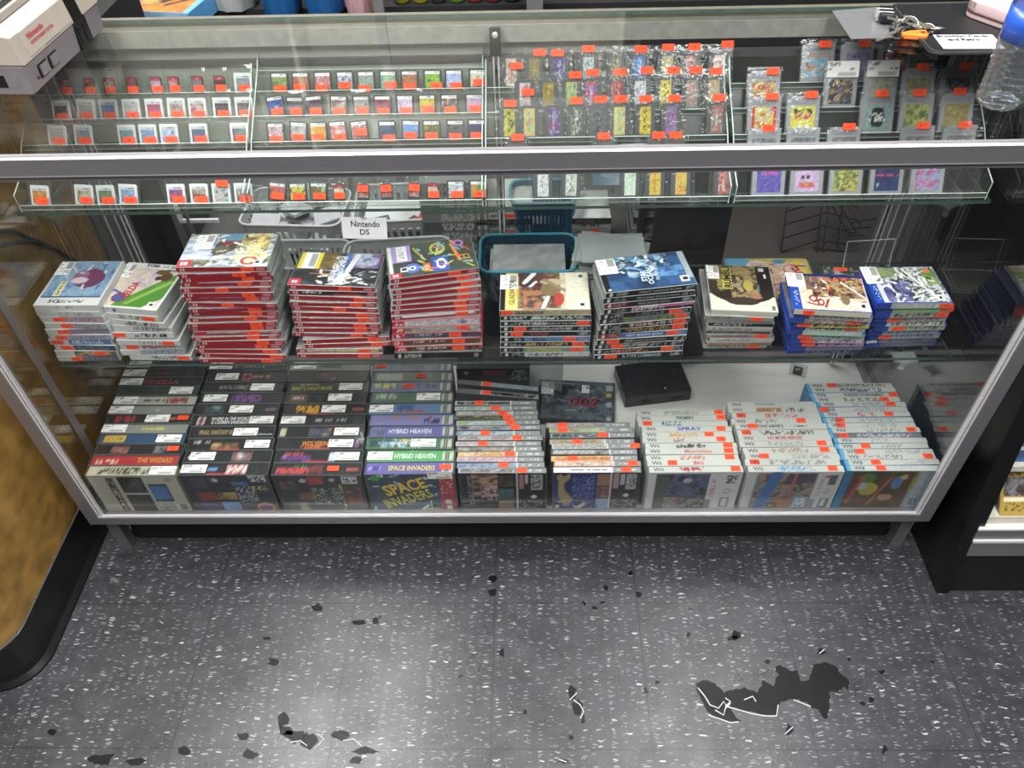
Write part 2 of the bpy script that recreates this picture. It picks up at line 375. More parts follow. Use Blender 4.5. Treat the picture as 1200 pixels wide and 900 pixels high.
# worn-through spots in the floor finish
WET = mat('worn_black_gloss', 0x040405, .42, 0, .3, 60, .1, spec=.25)
RIM = mat('peeled_finish_glint', 0xC9C9CC, .3, 0, .1)  # pale streaks on the peeled edges: lamp glints put into the colour
from math import sin, cos
CAM = Vector((0.059, -0.982, 1.558)); FPX = 938.41
def cam_axes():
    th, yaw, roll = 0.7912289, -0.0342387, -0.0322506
    fw = Vector((sin(yaw) * cos(th), cos(yaw) * cos(th), -sin(th))); rt = Vector((cos(yaw), -sin(yaw), 0)); up = rt.cross(fw)
    return rt * cos(roll) + up * sin(roll), -rt * sin(roll) + up * cos(roll), fw
CR, CU, CF = cam_axes()
def at(x, y, axis, c):
    """the place on a known plane of the shop that the photograph shows at x, y"""
    i = 'xyz'.index(axis); d = CF + CR * ((x - 600) / FPX) - CU * ((y - 450) / FPX)
    return CAM + d * ((c - CAM[i]) / d[i])
rng = random.Random(4)
def patch(pts, rim=True, z=.0004):
    P = [at(x, y, 'z', 0) for x, y in pts]
    # roughen the outline
    Q = []
    for i, p in enumerate(P):
        q = P[(i + 1) % len(P)]; n = max(1, int((q - p).length / .006))
        for k in range(n):
            r = p.lerp(q, k / n); j = .0022 if len(P) > 6 else .0008
            Q.append(Vector((r.x + rng.uniform(-j, j), r.y + rng.uniform(-j, j), z)))
    mb = MB(); mb.poly(Q); me = mb.mesh('worn_patch', WET)
    bm = bmesh.new(); bm.from_mesh(me); bmesh.ops.triangulate(bm, faces=bm.faces)
    for f_ in bm.faces:
        if f_.normal.z < 0: f_.normal_flip()
    bm.to_mesh(me); bm.free()
    link('worn_patch', me, FLOOR)
    return Q
big = [(815, 800), (824, 797), (838, 800), (848, 812), (858, 808), (872, 806), (887, 812), (895, 797), (906, 804), (912, 790), (908, 781), (915, 779), (924, 787), (934, 786), (938, 797), (948, 798), (953, 778), (966, 776), (978, 780), (988, 792), (996, 798), (995, 808), (988, 805), (980, 812), (973, 809), (972, 822), (971, 836), (966, 844), (958, 832), (948, 826), (935, 818), (925, 820), (914, 822), (911, 838), (895, 838), (880, 833), (866, 832), (852, 826), (860, 836), (869, 846), (856, 846), (840, 842), (830, 836), (824, 824), (818, 812)]
Qb = patch(big)
mb = MB(); o = []
for k in list(range(len(Qb))):
    pass
for seg in ([(818, 806), (826, 816), (832, 826), (842, 830), (848, 822), (852, 828), (866, 832), (880, 836), (896, 839), (910, 839), (912, 826)], [(830, 838), (842, 842), (856, 847), (866, 846)], [(838, 832), (848, 838), (850, 830), (856, 824)], [(872, 820), (882, 816), (886, 822)], [(930, 820), (940, 824), (950, 828)], [(850, 818), (856, 822), (850, 828)]):
    mb.tube([at(x, y, 'z', .0008) for x, y in seg], .0011, 5)
mb.build('peeled_edge_glint', RIM, FLOOR)
for c, r in (((671, 812), (6, 12)), ((676, 830), (7, 12)), ((683, 842), (3, 7)), ((925, 855), (6, 7)), ((962, 764), (6, 5)), ((900, 776), (4, 3)), ((757, 810), (4, 4)), ((862, 744), (9, 5)), ((858, 748), (7, 4)), ((1011, 824), (4, 3)), ((1021, 820), (5, 4)), ((1035, 787), (5, 3)), ((1036, 879), (4, 7)), ((659, 892), (7, 5)), ((669, 865), (4, 4)), ((615, 834), (4, 3)), ((710, 689), (4, 4)), ((738, 672), (4, 3)), ((748, 697), (5, 4)), ((697, 712), (4, 3)), ((684, 707), (3, 3)), ((706, 706), (4, 3)), ((807, 744), (4, 3)), ((995, 773), (3, 2)), ((577, 678), (6, 5)), ((578, 694), (7, 6)), ((588, 765), (3, 8)), ((420, 730), (10, 4)), ((440, 727), (5, 5)), ((372, 713), (8, 5)), ((320, 775), (9, 5)), ((312, 748), (8, 3)), ((332, 842), (8, 12)), ((345, 862), (14, 10)), ((362, 868), (12, 12)), ((335, 857), (10, 8)), ((400, 862), (14, 7)), ((428, 880), (16, 6)), ((418, 890), (10, 6)), ((285, 862), (9, 6)), ((292, 885), (12, 8)), ((215, 880), (10, 8)), ((120, 890), (22, 7)), ((160, 893), (14, 6)), ((60, 858), (8, 5)), ((1093, 776), (5, 2)), ((540, 792), (3, 2)), ((770, 800), (4, 2))):
    n = rng.randint(7, 10); patch([(c[0] + r[0] * rng.uniform(.45, 1.1) * cos(2 * PI * k / n), c[1] + r[1] * rng.uniform(.45, 1.1) * sin(2 * PI * k / n)) for k in range(n)])
mb = MB()
for seg in ([(672, 820), (680, 826), (684, 834), (680, 842)], [(676, 812), (668, 820)], [(920, 860), (929, 852)], [(655, 890), (664, 893)], [(340, 870), (352, 868), (360, 874)], [(372, 860), (380, 866), (372, 874)], [(402, 868), (414, 866), (424, 874)], [(960, 766), (966, 761)]):
    mb.tube([at(x, y, 'z', .0008) for x, y in seg], .0009, 5)
mb.build('peeled_edge_glint', RIM, FLOOR)

# ================================================================= THE DISPLAY CASE
HW = .889; DP = .492; ZB = .145; ZT = 1.012; ZD = .157; ZS = .485; YS = .140; Z1 = .768; Y1 = .240
case = thing('display_case', 'wide glass display case with an aluminium frame on the speckled floor', 'display case', (0, 0, 0))
def part(mb, n, m, par=case, **k): return mb.build(n, m, par, **k)
mb = MB(); mb.box(-HW + .026, HW - .026, 0, .022, ZB, .168, mi=0); mb.box(-HW + .03, HW - .03, .0035, .0085, .168, .1705, mi=1); part(mb, 'bottom_rail', [ALU, ALUB])
mb = MB(); mb.box(-HW + .026, HW - .026, DP - .022, DP, ZB, .168); part(mb, 'bottom_rail', ALU)
for s in (-1, 1):
    mb = MB(); a = s * HW; mb.box(min(a, a - s * .022), max(a, a - s * .022), .026, DP - .026, ZB, .168); part(mb, 'side_rail', ALU)
# front posts, with a bright channel along the inner edge
for s in (-1, 1):
    for y0, y1 in ((0, .026), (DP - .026, DP)):
        mb = MB(); x0, x1 = sorted((s * HW, s * (HW - .026))); mb.box(x0, x1, y0, y1, ZB, .972)
        if y0 == 0:
            for o_, w_ in ((.0265, .003), (.0335, .0025)):
                x0, x1 = sorted((s * (HW - o_), s * (HW - o_ - w_))); mb.box(x0, x1, .002, .010, .168, .972, mi=1)
        else:
            x0, x1 = sorted((s * (HW - .026), s * (HW - .060))); mb.box(x0, x1, y0 + .006, y1, .168, .966, mi=0)
            for o_ in (.034, .056): x0, x1 = sorted((s * (HW - o_), s * (HW - o_ - .002))); mb.box(x0, x1, y0 + .003, y0 + .006, .168, .95, mi=1)
        part(mb, 'post', [ALU, ALUB])
# top rails
mb = MB(); mb.prism([(0, .982), (0, 1.0085), (.003, ZT - .0006), (.010, ZT - .0006), (.010, 1.0), (.022, 1.0), (.022, .973), (.003, .973), (.003, .982)], -HW, HW, 'x')
mb.prism([(-.0003, 1.0080), (.0018, 1.0106), (.0024, 1.0100), (.0004, 1.0075)], -HW, HW, 'x', mi=1); mb.box(-HW, HW, -.0012, .0, .9812, .9824, mi=0); mb.box(-HW + .001, HW - .001, .0028, .0101, 1.0112, ZT - .0002, mi=2); part(mb, 'top_rail', [ALU, ALUB, mat('matt_grey_rail_top', 0x6A686A, .7, 0, .06)])
mb = MB(); mb.prism([(DP, .968), (DP, ZT), (DP - .012, ZT), (DP - .012, 1.0), (DP - .030, 1.0), (DP - .030, .968)], -HW, HW, 'x'); mb.box(-HW + .03, HW - .03, DP - .0312, DP - .0301, .9685, .9995, mi=1); part(mb, 'top_rail', [mat('olive_grey_rail', 0x5C5A4E, .6, .1, .12, 60), mat('mottled_pale_aluminium', 0xA6A8A0, .6, .1, .14, 60)])
mb = MB(); mb.box(-HW + .03, .262, DP - .012, DP - .009, .776, .9675); part(mb, 'rear_panel', mat('pale_tray_backing', 0xC2C6BC, .5, 0, .14, 5, stretch=(1, 1, 5)))  # pale panel added to lighten the background behind the left trays
for s in (-1, 1):
    x0, x1 = sorted((s * HW, s * (HW - .022))); mb = MB(); mb.box(x0, x1, .022, DP - .03, .973, 1.0); x0, x1 = sorted((s * HW, s * (HW - .008))); mb.box(x0, x1, .010, DP - .012, 1.0, ZT); part(mb, 'top_side_rail', ALU)
GM = lambda box, n, g=GLASS, faces=(0, 0, 0, 0, 0, 0): (lambda m_: (m_.box(*box, mis=faces), part(m_, n, [g, GEDGE])))(MB())
GM((-HW + .009, HW - .009, .0105, DP - .0125, 1.0055, 1.0115), 'top_glass', GLASS, (0, 0, 1, 1, 1, 1))
GM((-HW + .027, HW - .027, .004, .009, .169, .975), 'front_glass', GLASS, (1, 1, 0, 1, 0, 1))
for s in (-1, 1):
    x0, x1 = sorted((s * (HW - .004), s * (HW - .009))); GM((x0, x1, .027, DP - .027, .168, .974), 'side_glass', SIDEGL, (1, 1, 1, 0, 1, 0))
mb = MB(); mb.box(-HW + .023, HW - .023, .023, DP - .023, .146, ZD); part(mb, 'deck', DECK)
mb = MB(); mb.box(-HW + .03, HW - .03, .063, .075, 0, ZB); part(mb, 'kick_board', BLACKM)
for s in (-1, 1):
    for y0, y1 in ((.034, .058), (DP - .06, DP - .036)):
        x0, x1 = sorted((s * (HW - .002), s * (HW - .028))); mb = MB(); mb.box(x0, x1, y0, y1, 0, ZB); part(mb, 'leg', ALUD)
# slotted standards
def standard(x, y, z0, z1, w=.016, side=False):
    mb = MB(); hw = w / 2
    if side: mb.box(x - .0015, x + .0015, y - hw, y + hw, z0, z1)
    else:
        mb.box(x - hw, x + hw, y, y + .009, z0, z1); mb.box(x - hw + .002, x - hw + .005, y - .003, y, z0, z1 - .05, mi=1); mb.box(x + hw - .005, x + hw - .002, y - .003, y, z0, z1 - .05, mi=1)
        mb.box(x - hw - .002, x + hw + .002, y - .004, y + .001, z1 - .05, z1, mi=2)
        mb.lathe([(.0055, 0), (.005, .003), (.002, .004)], 12, mi=1, M=Matrix.Translation((x, y - .004, z1 - .012)) @ Matrix.Rotation(PI / 2, 4, 'X'))
        z = z0 + .02
        while z < z1 - .06: mb.box(x - .0012, x + .0012, y - .0006, y + .0006, z, z + .014, mi=2); z += .026
    part(mb, 'shelf_standard', [ALUD, ALUB, BLKP])
standard(0, DP - .043, .168, 1.0)
for s in (-1, 1): standard(s * (HW - .085), DP - .036, .168, .96)
standard(-HW + .0105, .105, .168, .965, .02, True)
# glass shelves with brackets
def shelf(z, y0, y1, hx):
    mb = MB(); mb.box(-hx, hx, y0, y1, z - .006, z, mis=(0, 0, 1, 1, 1, 1)); return part(mb, 'glass_shelf', [GLASS, GEDGE])
s2 = shelf(ZS, YS, DP - .05, .866); s1 = shelf(Z1, Y1, DP - .05, .866)
for z, y0 in ((ZS, YS), (Z1, Y1)):
    for x in (-.83, 0, .83):
        mb = MB(); mb.box(x - .002, x + .002, y0 + .03, DP - .044, z - .0155, z - .0065); mb.box(x - .002, x + .002, DP - .09, DP - .044, z - .035, z - .0065); part(mb, 'shelf_bracket', ALUD)
# clear clips at the shelf fronts
for x, y, z in ((.78, YS + .004, ZS), (.80, Y1 + .004, Z1), (-.80, Y1 + .004, Z1), (-.80, YS + .004, ZS)):
    mb = MB(); mb.box(x - .022, x + .022, y - .006, y + .02, z - .010, z - .0065); mb.lathe([(.011, 0), (.010, -.006), (.005, -.014), (.007, -.022)], 16, (x, y + .002, z - .010)); part(mb, 'clear_clip', [FROST if (x > 0 and z < .6) else ACRY])
# sliding back door panels: black on the right half, tracks at the bottom
mb = MB(); mb.box(-HW + .03, HW - .03, DP - .02, DP - .003, .168, .178); mb.box(-HW + .03, HW - .03, DP - .02, DP - .003, .93, .94); part(mb, 'door_track', ALUD)
mb = MB(); mb.box(.325, .487, DP - .016, DP - .012, .18, .93); part(mb, 'rear_panel', mat('black_ribbed_panel', 0x141416, .35, 0, .5, 120, .3, stretch=(1, 12, 1)))

# ================================================================= NEIGHBOURING COUNTERS
WOOD = mat('honey_veneer', 0xA07A3E, .42, 0, .38, 16, .05, coat=.15, stretch=(2, 1.2, 1.5))
WOOD.node_tree.nodes['Noise Texture'].inputs['Detail'].default_value = 6
COVE = mat('black_rubber_cove', 0x141415, .35, 0, .15)
wc = thing('wooden_counter', 'honey wood counter with rounded corner and black rubber base left of the case', 'counter', (-1.3, .1, 0))
path = [(.62, -.955), (-.215, -.955)] + [(-.215 - .07 * sin(a), -1.025 + .07 * cos(a)) for a in [PI / 2 * k / 10 for k in range(1, 11)]] + [(-.285, -1.7)]
mb = MB()
def ribbon(mb, path, z0, z1, off0=0., off1=0., mi=0):
    n = len(path); o = len(mb.v)
    for i, (y, x) in enumerate(path):
        p = Vector(path[max(i - 1, 0)]); q = Vector(path[min(i + 1, n - 1)]); d = (q - p).normalized(); nx, ny = -d[0], d[1]   # outward
        mb.v.append((x + 1.3 + nx * off0, y - .1 + ny * off0, z0)); mb.v.append((x + 1.3 + nx * off1, y - .1 + ny * off1, z1)); mb.c += [(1, 1, 1)] * 2
    for i in range(n - 1): mb.f.append((o + 2 * i, o + 2 * i + 2, o + 2 * i + 3, o + 2 * i + 1)); mb.m.append(mi)
ribbon(mb, path, .098, .96)
mb.box(-.4, .345, -.385, .52, .955, .97); part(mb, 'wood_panel', WOOD, wc)
mb = MB(); ribbon(mb, path, .0, .004, .019, .017); ribbon(mb, path, .004, .014, .017, .0075); ribbon(mb, path, .014, .028, .0075, .003); ribbon(mb, path, .028, .112, .003, .003); ribbon(mb, path, .112, .113, .003, 0); part(mb, 'cove_base', COVE, wc, smooth=True)
mb = MB(); ribbon(mb, path[3:], .113, .13, .002, .0045); part(mb, 'loose_laminate_strip', mat('translucent_edging', 0xA89068, .3), wc)
for k, pts in enumerate(([(0, 265), (50, 285), (100, 312), (108, 325)], [(0, 285), (40, 283), (62, 292)])):
    mb = MB(); P = [at(x, y, 'x', -.9455 + .013 * k) for x, y in pts]; P = [Vector((-.9455 + .013 * k, .02, P[0].z + .06))] + P
    Q = []
    for i in range(len(P) - 1):
        for j in range(6): Q.append(P[i].lerp(P[i + 1], j / 6))
    Q.append(P[-1])
    for _ in range(3): Q = [Q[0]] + [(Q[i - 1] + Q[i] * 2 + Q[i + 1]) / 4 for i in range(1, len(Q) - 1)] + [Q[-1]]
    mb.tube(Q, .005, 8); tag(mb.build('power_cable', mat('black_cable', 0x24211F, .5)), ['thick black cable drooping along the wooden counter, upper of two', 'short black cable joining the longer one beside the wooden counter'][k], 'cable')

nc = thing('black_display_cabinet', 'black cabinet with cream inside and trading cards right of the glass case', 'cabinet', (1.3, .1, 0))
x0 = -.376
mb = MB(); mb.box(x0, x0 + .018, -.18, .5, 0, 1.0); part(mb, 'side_panel', BLACK, nc)
mb = MB(); mb.box(x0, x0 + .026, -.184, -.18, .0, 1.0); mb.box(x0 + .018, x0 + .04, -.18, -.16, .1, 1.0); part(mb, 'front_stile', BLACK, nc)
mb = MB(); mb.box(x0 + .02, .8, -.178, -.16, .0, .118); part(mb, 'kick_board', BLACKM, nc)
mb = MB(); mb.box(x0 + .026, .8, -.186, -.165, .118, .158, mi=0); mb.box(x0 + .026, .8, -.188, -.165, .158, .164, mi=1); mb.box(x0 + .026, .8, -.184, -.17, .164, .192, mi=0); mb.box(x0 + .026, .8, -.187, -.165, .192, .196, mi=1); part(mb, 'sill', [ALU, ALUB], nc)
CRM = mat('cream_laminate', 0xC9C7B8, .5, 0, .05)
mb = MB(); mb.box(x0 + .018, .8, -.165, .46, .175, .19); mb.box(x0 + .018, .8, -.173, .2, .19, .2145); part(mb, 'deck', CRM, nc)
mb = MB(); mb.box(x0 + .018, .8, .2, .215, .19, .98); part(mb, 'back_panel', mat('pale_blue_grey_panel', 0xBFC2CC, .6), nc)
mb = MB(); mb.box(x0 + .018, .8, -.153, .2, .314, .326); part(mb, 'shelf', CRM, nc)
mb = MB(); mb.box(x0 + .02, .8, -.18, .5, .985, 1.0); part(mb, 'top', BLACK, nc)
def card(x, y, z, w, h, tilt, border, cols, label, seed):
    c = paint(24, 32, [('bg', border), ('n', 4, 4, cols, (.12, .45, .88, .9)), ('s', .14, .93, .6, .97, 0x303030, .4), ('r', .1, .34, .9, .42, 0xE8E0C0), ('s', .14, .1, .86, .3, 0x6A5A30, .35)], seed)
    mb = MB(); mb.box(-w / 2, w / 2, .0006, .004, 0, h, col=lin(border)); mb.quadgrid(lambda u, v: ((u - .5) * w, 0, v * h), 24, 32, c)
    tag(mb.build('trading_card', PRINTG, loc=(x, y, z), rot=(-tilt, 0, 0)), label, 'trading card', 'trading cards in the black cabinet')
for o_ in nc.children:            # the cabinet's front leans back
    for v_ in o_.data.vertices: v_.co.y += .162 * v_.co.z
card(1.0225, -.036, .2150, .063, .088, .72, 0xB59A50, [0x2A2A30, 0x8A8A90, 0x4A3A3A, 0xC9C3B8], 'yellow-bordered trading card leaning on the cream deck of the black cabinet', 3)
card(.957, .012, .3266, .018, .06, .4, 0xD8C050, [0x9A8A3A, 0x4A4A30], 'small yellow trading card on the upper shelf of the black cabinet', 4)
card(1.002, .012, .3266, .063, .088, .2, 0x3A68A8, [0x2A50A0, 0x88B0E0], 'blue trading card on the upper shelf of the black cabinet', 5)

# ================================================================= ROWS OF BOXES STANDING ON THE DECK
K = 0x17181A
def short(p):
    for a, b in (('slim game case', 'case'), ('slim disc case', 'slim case'), ('handheld game case', 'case'), ('game case', 'case'), ('disc case', 'case'), (' in clear wrap', ''), ('wrapped slim', 'wrapped'), ('boxed game', 'game box'), ('orange sticker', 'sticker')): p = p.replace(a, b)
    return p
def ROW(name, kindlabel, cat, group, x0, x1, y0, y1, h, items, shell, rowname, prot=True, drift=-.085, front=None, fseed=1, pm=None, gap=.0012):
    """items front to back: (phrase, spine ops, texts, stickers)"""
    n = len(items); pitch = (y1 - y0) / n; W = x1 - x0
    r = random.Random(hash(rowname) % 1000 if False else sum(map(ord, rowname)))
    for i, it in enumerate(items):
        y = y0 + i * pitch; x = (x0 + x1) / 2 + drift * (y - y0) + r.uniform(-.003, .003) * (i > 0)
        if x - W / 2 < -.876: x = -.876 + W / 2
        hh = h + r.uniform(-.002, .001)
        pos = 'frontmost in' if i == 0 else ('rearmost in' if i == n - 1 else ORD[i] + ' back in')
        ph = short(it[0])
        sh = it[4] if len(it) > 4 else shell
        make_case(name, '%s, %s %s' % (ph, pos, rowname), cat, group, (x, y, ZD + .0004), (W - .004, pitch - gap - (.003 if prot else 0), hh), sh,
                  top=(64, 4, it[1]), front=front if i == 0 else None, texts=it[2], stickers=it[3], seed=i * 13 + fseed, prot=prot, rot=(0, 0, r.uniform(-.008, .008)), pm=pm)
def wl(u): return ('top', u, .5, .052, .021, 'white')
def ot(u, w=.024): return ('top', u, .55, w, .0125, 'orange')
def T(b, u, w, c, h=.013, v=.5): return ('top', b, u, v, w, h, c)
def S(u0, u1, c, v0=.3, v1=.7, d=.75): return ('s', u0, v0, u1, v1, c, d)
red_edge = ('r', .3, 0, .62, .1, 0xB8404A)
snes = mat('black_card_box', 0x1A1B1D, .4, 0, .15)
# column one
fr1 = (60, 44, [('bg', 0xBDB9AC), ('r', .2, .08, .27, .95, 0x4A4740), ('s', .205, .1, .265, .9, 0xBDB9AC, .45), ('r', .33, .55, .6, .97, 0x20221E), ('n', 5, 4, [0x2A3034, 0x4A5450, 0x3A3C30], (.35, .58, .58, .93)), ('r', .33, .06, .6, .51, 0x26271E), ('n', 5, 4, [0x4B4A2E, 0x33362A, 0x5E5C3C], (.35, .1, .58, .48)), ('r', .64, .34, .86, .78, 0x23282C), ('n', 3, 4, [0x2D62B0, 0x3F7FC8, 0x28508A], (.65, .38, .84, .74)), ('s', .62, .08, .84, .28, 0x8E9088, .6), ('e', .9, .9, .035, .05, 0x9C988A), ('r', .89, .1, .97, .26, 0x77766E)])
c1 = [('cream boxed game with dark screenshots on its back', [('bg', 0xC6C2AA), S(.12, .7, 0x4A463C, .25, .75, .6)], [], [wl(.85)], CREAM),
      ('red-spined boxed game with gold title', [('bg', 0xB02B30), S(.05, .3, 0xE8C8B8, .25, .6, .4)], [T('THE WIZARD', .73, .075, 0xD8A04A)], []),
      ('black boxed game with pink logo and orange sticker', [('bg', K), ('n', 8, 1, [0xC88880, 0x8A4A46, 0xD8B0A0], (.17, .15, .37, .85)), ('n', 5, 1, [0xB05050, 0x404048, 0xC8C0C0], (.66, .2, .8, .8))], [], [ot(.88)]),
      ('blue boxed game with yellow scroll logo', [('bg', 0x2B4C6E), ('r', .06, .1, .3, .9, 0xD8B040), S(.1, .27, 0x8A6A20)], [], [wl(.82)]),
      ('grey boxed game with small yellow lettering', [('bg', 0x8E9088), S(.46, .72, 0xD8D060, .3, .7, .7)], [], [wl(.14)]),
      ('black boxed game with red title and sticker', [('bg', 0x1E1A1B), S(.08, .34, 0xA83A3A, .1, .9, .8), ('r', .7, .3, .82, .7, 0xC8605A)], [], [wl(.6), ot(.9)]),
      ('light grey boxed game with faint crest', [('bg', 0x8C8F8C), ('r', .55, .4, .6, .6, 0xC8B870)], [], [wl(.14)]),
      ('whitish boxed game with brown red lettering', [('bg', 0xB9B8AE), S(.35, .62, 0x3A3030), S(.64, .9, 0x9A4038, .2, .8, .8)], [], [wl(.14)]),
      ('dark green boxed game', [('bg', 0x26322C), ('n', 8, 1, [0x24302A, 0x3A5048])], [], [wl(.8)]),
      ('black boxed game with red monster title', [('bg', 0x1A1718)], [T('GODZILLA', .46, .095, 0xB03A40)], [wl(.13)]),
      ('black boxed game with dim red line', [('bg', 0x202022), S(.4, .6, 0x6A3A3A)], [], [wl(.13)]),
      ('dark boxed game with blue emblem', [('bg', 0x24262A), ('n', 5, 1, [0x203850, 0x2A5A80], (.6, .2, .85, .8))], [], [wl(.14)])]
ROW('boxed_game', '', 'boxed game', 'boxed cartridge games in the leftmost deck row', -.852, -.664, .020, .362, .130, c1, snes, 'the leftmost deck row', front=fr1)
fr2 = (60, 44, [('bg', 0x1B2030), ('r', .1, .7, .26, .95, 0x3A3C44), ('r', .3, .8, .42, .95, 0x3A4050), ('n', 5, 3, [0xC86A30, 0x8A2A20, 0xE8B060], (.1, .35, .32, .55)), ('n', 5, 3, [0xE8C040, 0x6A4020, 0xB88030], (.35, .38, .56, .56)), ('n', 5, 3, [0x2A3A8A, 0x4A2A50, 0xC88030], (.1, .08, .32, .3)), ('n', 4, 3, [0x4A80C0, 0x6A9AD0], (.35, .08, .56, .3)), ('r', .77, .82, .97, .98, 0xC8CACC), ('s', .78, .84, .96, .96, 0x303030, .5), ('s', .58, .3, .8, .72, 0xA0A4B0, .4), ('s', .56, .75, .76, .82, 0x5A70C0, .7), ('e', .86, .15, .11, .13, 0xC87A28), ('e', .86, .15, .08, .09, 0x6A3A70), ('e', .38, .87, .035, .045, 0xC8C8C8), ('s', .78, .6, .96, .72, 0xB8B040, .5)])
c2 = [('black boxed game with blue word and white-red title', [('bg', K), red_edge, ('s', .3, .3, .42, .7, 0x6AA0D8, .8), ('r', .52, .15, .76, .85, 0xC05058), S(.53, .75, 0xE8D8D8, .25, .75, .7)], [], [wl(.15)]),
      ('black boxed game with pale jagged logo', [('bg', K), S(.02, .07, 0xD0D0D0), ('n', 8, 1, [0xC8B8B8, 0x8A5A60, 0xD8D0D0], (.54, .15, .78, .85))], [], [wl(.2)]),
      ('black boxed game with gold wing logo', [('bg', K), red_edge, S(.05, .25, 0xC8C8C8, .6, .9, .7), ('n', 8, 1, [0xC8A050, 0x6A4A20, 0xE0C080], (.28, .15, .6, .7))], [], [wl(.82)]),
      ('black boxed game with tan roman-numeral title', [('bg', K)], [T('FINAL FANTASY III', .3, .07, 0xB89A70), T('Nintendo', .9, .03, 0xC8C8C8, .005, .3)], [wl(.66)]),
      ('black boxed game with two-line white title', [('bg', K), ('r', .04, .15, .14, .9, 0xD8C8C8), ('e', .09, .5, .03, .3, 0x8A3038)], [T('WHERE IN THE WORLD\nIS CARMEN SANDIEGO', .45, .085, 0xE8E8E8, .02)], [wl(.83)]),
      ('black boxed game with teal crest logo', [('bg', 0x1C1D20), ('n', 7, 2, [0x5A7880, 0x2A3A40, 0x8AA0A0], (.08, .1, .33, .9)), ('r', .85, .4, .97, .6, 0x8A6A70)], [], [wl(.55)]),
      ('black boxed game with purple slashed title', [('bg', 0x1C1C1F), S(.36, .74, 0x7A4A8A, .2, .8, .7)], [], [wl(.17)]),
      ('black boxed game with grey fighting title', [('bg', 0x1A1B1D)], [T('MORTAL KOMBAT 3', .4, .07, 0x9A9A90, .012)], [wl(.75)]),
      ('black boxed game with red initial letter', [('bg', 0x1C1C1E), ('o', .5, .5, .06, .45, 0xA04048, .6), S(.55, .8, 0x9A6A6A, .3, .7, .7)], [], [wl(.25)]),
      ('dark boxed game with grey title', [('bg', 0x1E1F22)], [T('ULTIMATE', .5, .08, 0x7A7A80, .012)], [wl(.15)])]
ROW('boxed_game', '', 'boxed game', 'black boxed games in the second deck row', -.659, -.476, .020, .356, .130, c2, snes, 'the second deck row', front=fr2, fseed=50)
fr3 = (60, 44, [('bg', 0x121316), ('n', 5, 3, [0x8A3030, 0x30303A, 0xB86A40], (.05, .62, .22, .85)), ('n', 5, 3, [0xC8903A, 0x5A2A20, 0x8A5A30], (.22, .35, .42, .55)), ('n', 5, 3, [0x9A8A6A, 0x4A3020, 0xC8B890], (.08, .06, .32, .26)), ('r', .38, .76, .56, .97, 0xA03038), ('e', .66, .88, .03, .05, 0xA8A8A8), ('r', .78, .78, .96, .97, 0xD8D8D8), ('s', .79, .8, .95, .95, 0x303030, .5), ('s', .4, .25, .72, .68, 0x8A8C92, .35), ('n', 4, 6, [0x9A3A3A, 0x121316, 0xC86A50], (.8, .2, .97, .7)), ('s', .72, .1, .76, .75, 0xD8D080, .4), ('e', .32, .86, .04, .05, 0xB8B8B8)])
c3 = [('black boxed game with red and white wizard logo', [('bg', K), S(.03, .4, 0xC04048, .15, .6, .8), ('n', 4, 2, [0xD8D8D8, 0xA03038, 0x1A1A1A], (.4, .1, .55, .9)), ('r', .84, .35, .98, .6, 0xB0505A), S(.22, .4, 0x4A8A5A, .7, .9, .5)], [], [ot(.68)]),
      ('black boxed game with purple graffiti title', [('bg', K), red_edge, ('n', 9, 1, [0x7A4A9A, 0x5A2A70, 0xA080C0], (.06, .1, .4, .7)), S(.08, .3, 0xB03A48, .75, .95, .7), ('r', .62, .2, .69, .8, 0xD0D8E0)], [], [wl(.82)]),
      ('black boxed game with orange comic title', [('bg', K), red_edge, S(.28, .5, 0xC87828, .12, .25, .7), ('e', .93, .5, .03, .4, 0x7A5A80)], [T('WOLVERINE', .45, .06, 0xE08A30)], [wl(.74)]),
      ('black boxed game with curled orange title', [('bg', K), ('e', .03, .5, .04, .5, 0xC8C0A8), ('n', 10, 1, [0xC87A30, 0x2A4A70, 0xD8A050], (.35, .2, .62, .8))], [], [wl(.8)]),
      ('black boxed game with thin white lettering', [('bg', 0x222326), S(.4, .8, 0xB8B8B8, .42, .6, .6), ('r', .88, .1, .97, .9, 0x34363A)], [], [wl(.15)]),
      ('black boxed game with yellow stacked title', [('bg', K), red_edge, S(.14, .42, 0xE0A830, .15, .9, .75), ('r', .84, .4, .97, .58, 0xA85058)], [], [wl(.6)]),
      ('black boxed game with brown framed logo', [('bg', 0x1B1B1C), ('r', .05, .15, .27, .85, 0x6A4A3A), ('r', .07, .3, .25, .7, 0x221E1C), S(.08, .24, 0xC8B0A0, .35, .65, .7), ('e', .42, .5, .05, .4, 0x34343A)], [], [wl(.68)]),
      ('black boxed game with two-line yellow-green title', [('bg', 0x1B1B1C)], [T("THE SIMPSONS", .25, .045, 0xB8B8A0, .006, .8), T("BART'S NIGHTMARE", .3, .09, 0xB8B838, .012, .4)], [wl(.78)]),
      ('black boxed game with small maroon square logo', [('bg', 0x1F1F21), ('n', 6, 2, [0x7A4A50, 0x3A2A2E, 0xB08A8A], (.42, .1, .62, .9))], [], []),
      ('tan boxed game with dark title', [('bg', 0x8E897A)], [T('PARADISE', .5, .05, 0x3A3830, .01)], [wl(.17)], CREAM)]
ROW('boxed_game', '', 'boxed game', 'black boxed games in the third deck row', -.469, -.286, .020, .354, .130, c3, snes, 'the third deck row', front=fr3, fseed=90)
def n64(base, ops): return [('bg', base)] + ops + [('r', .86, .1, .985, .9, 0xC8C8B8), ('r', .895, .2, .95, .8, 0x46504A), ('r', .915, .2, .93, .8, 0x9AA090)]
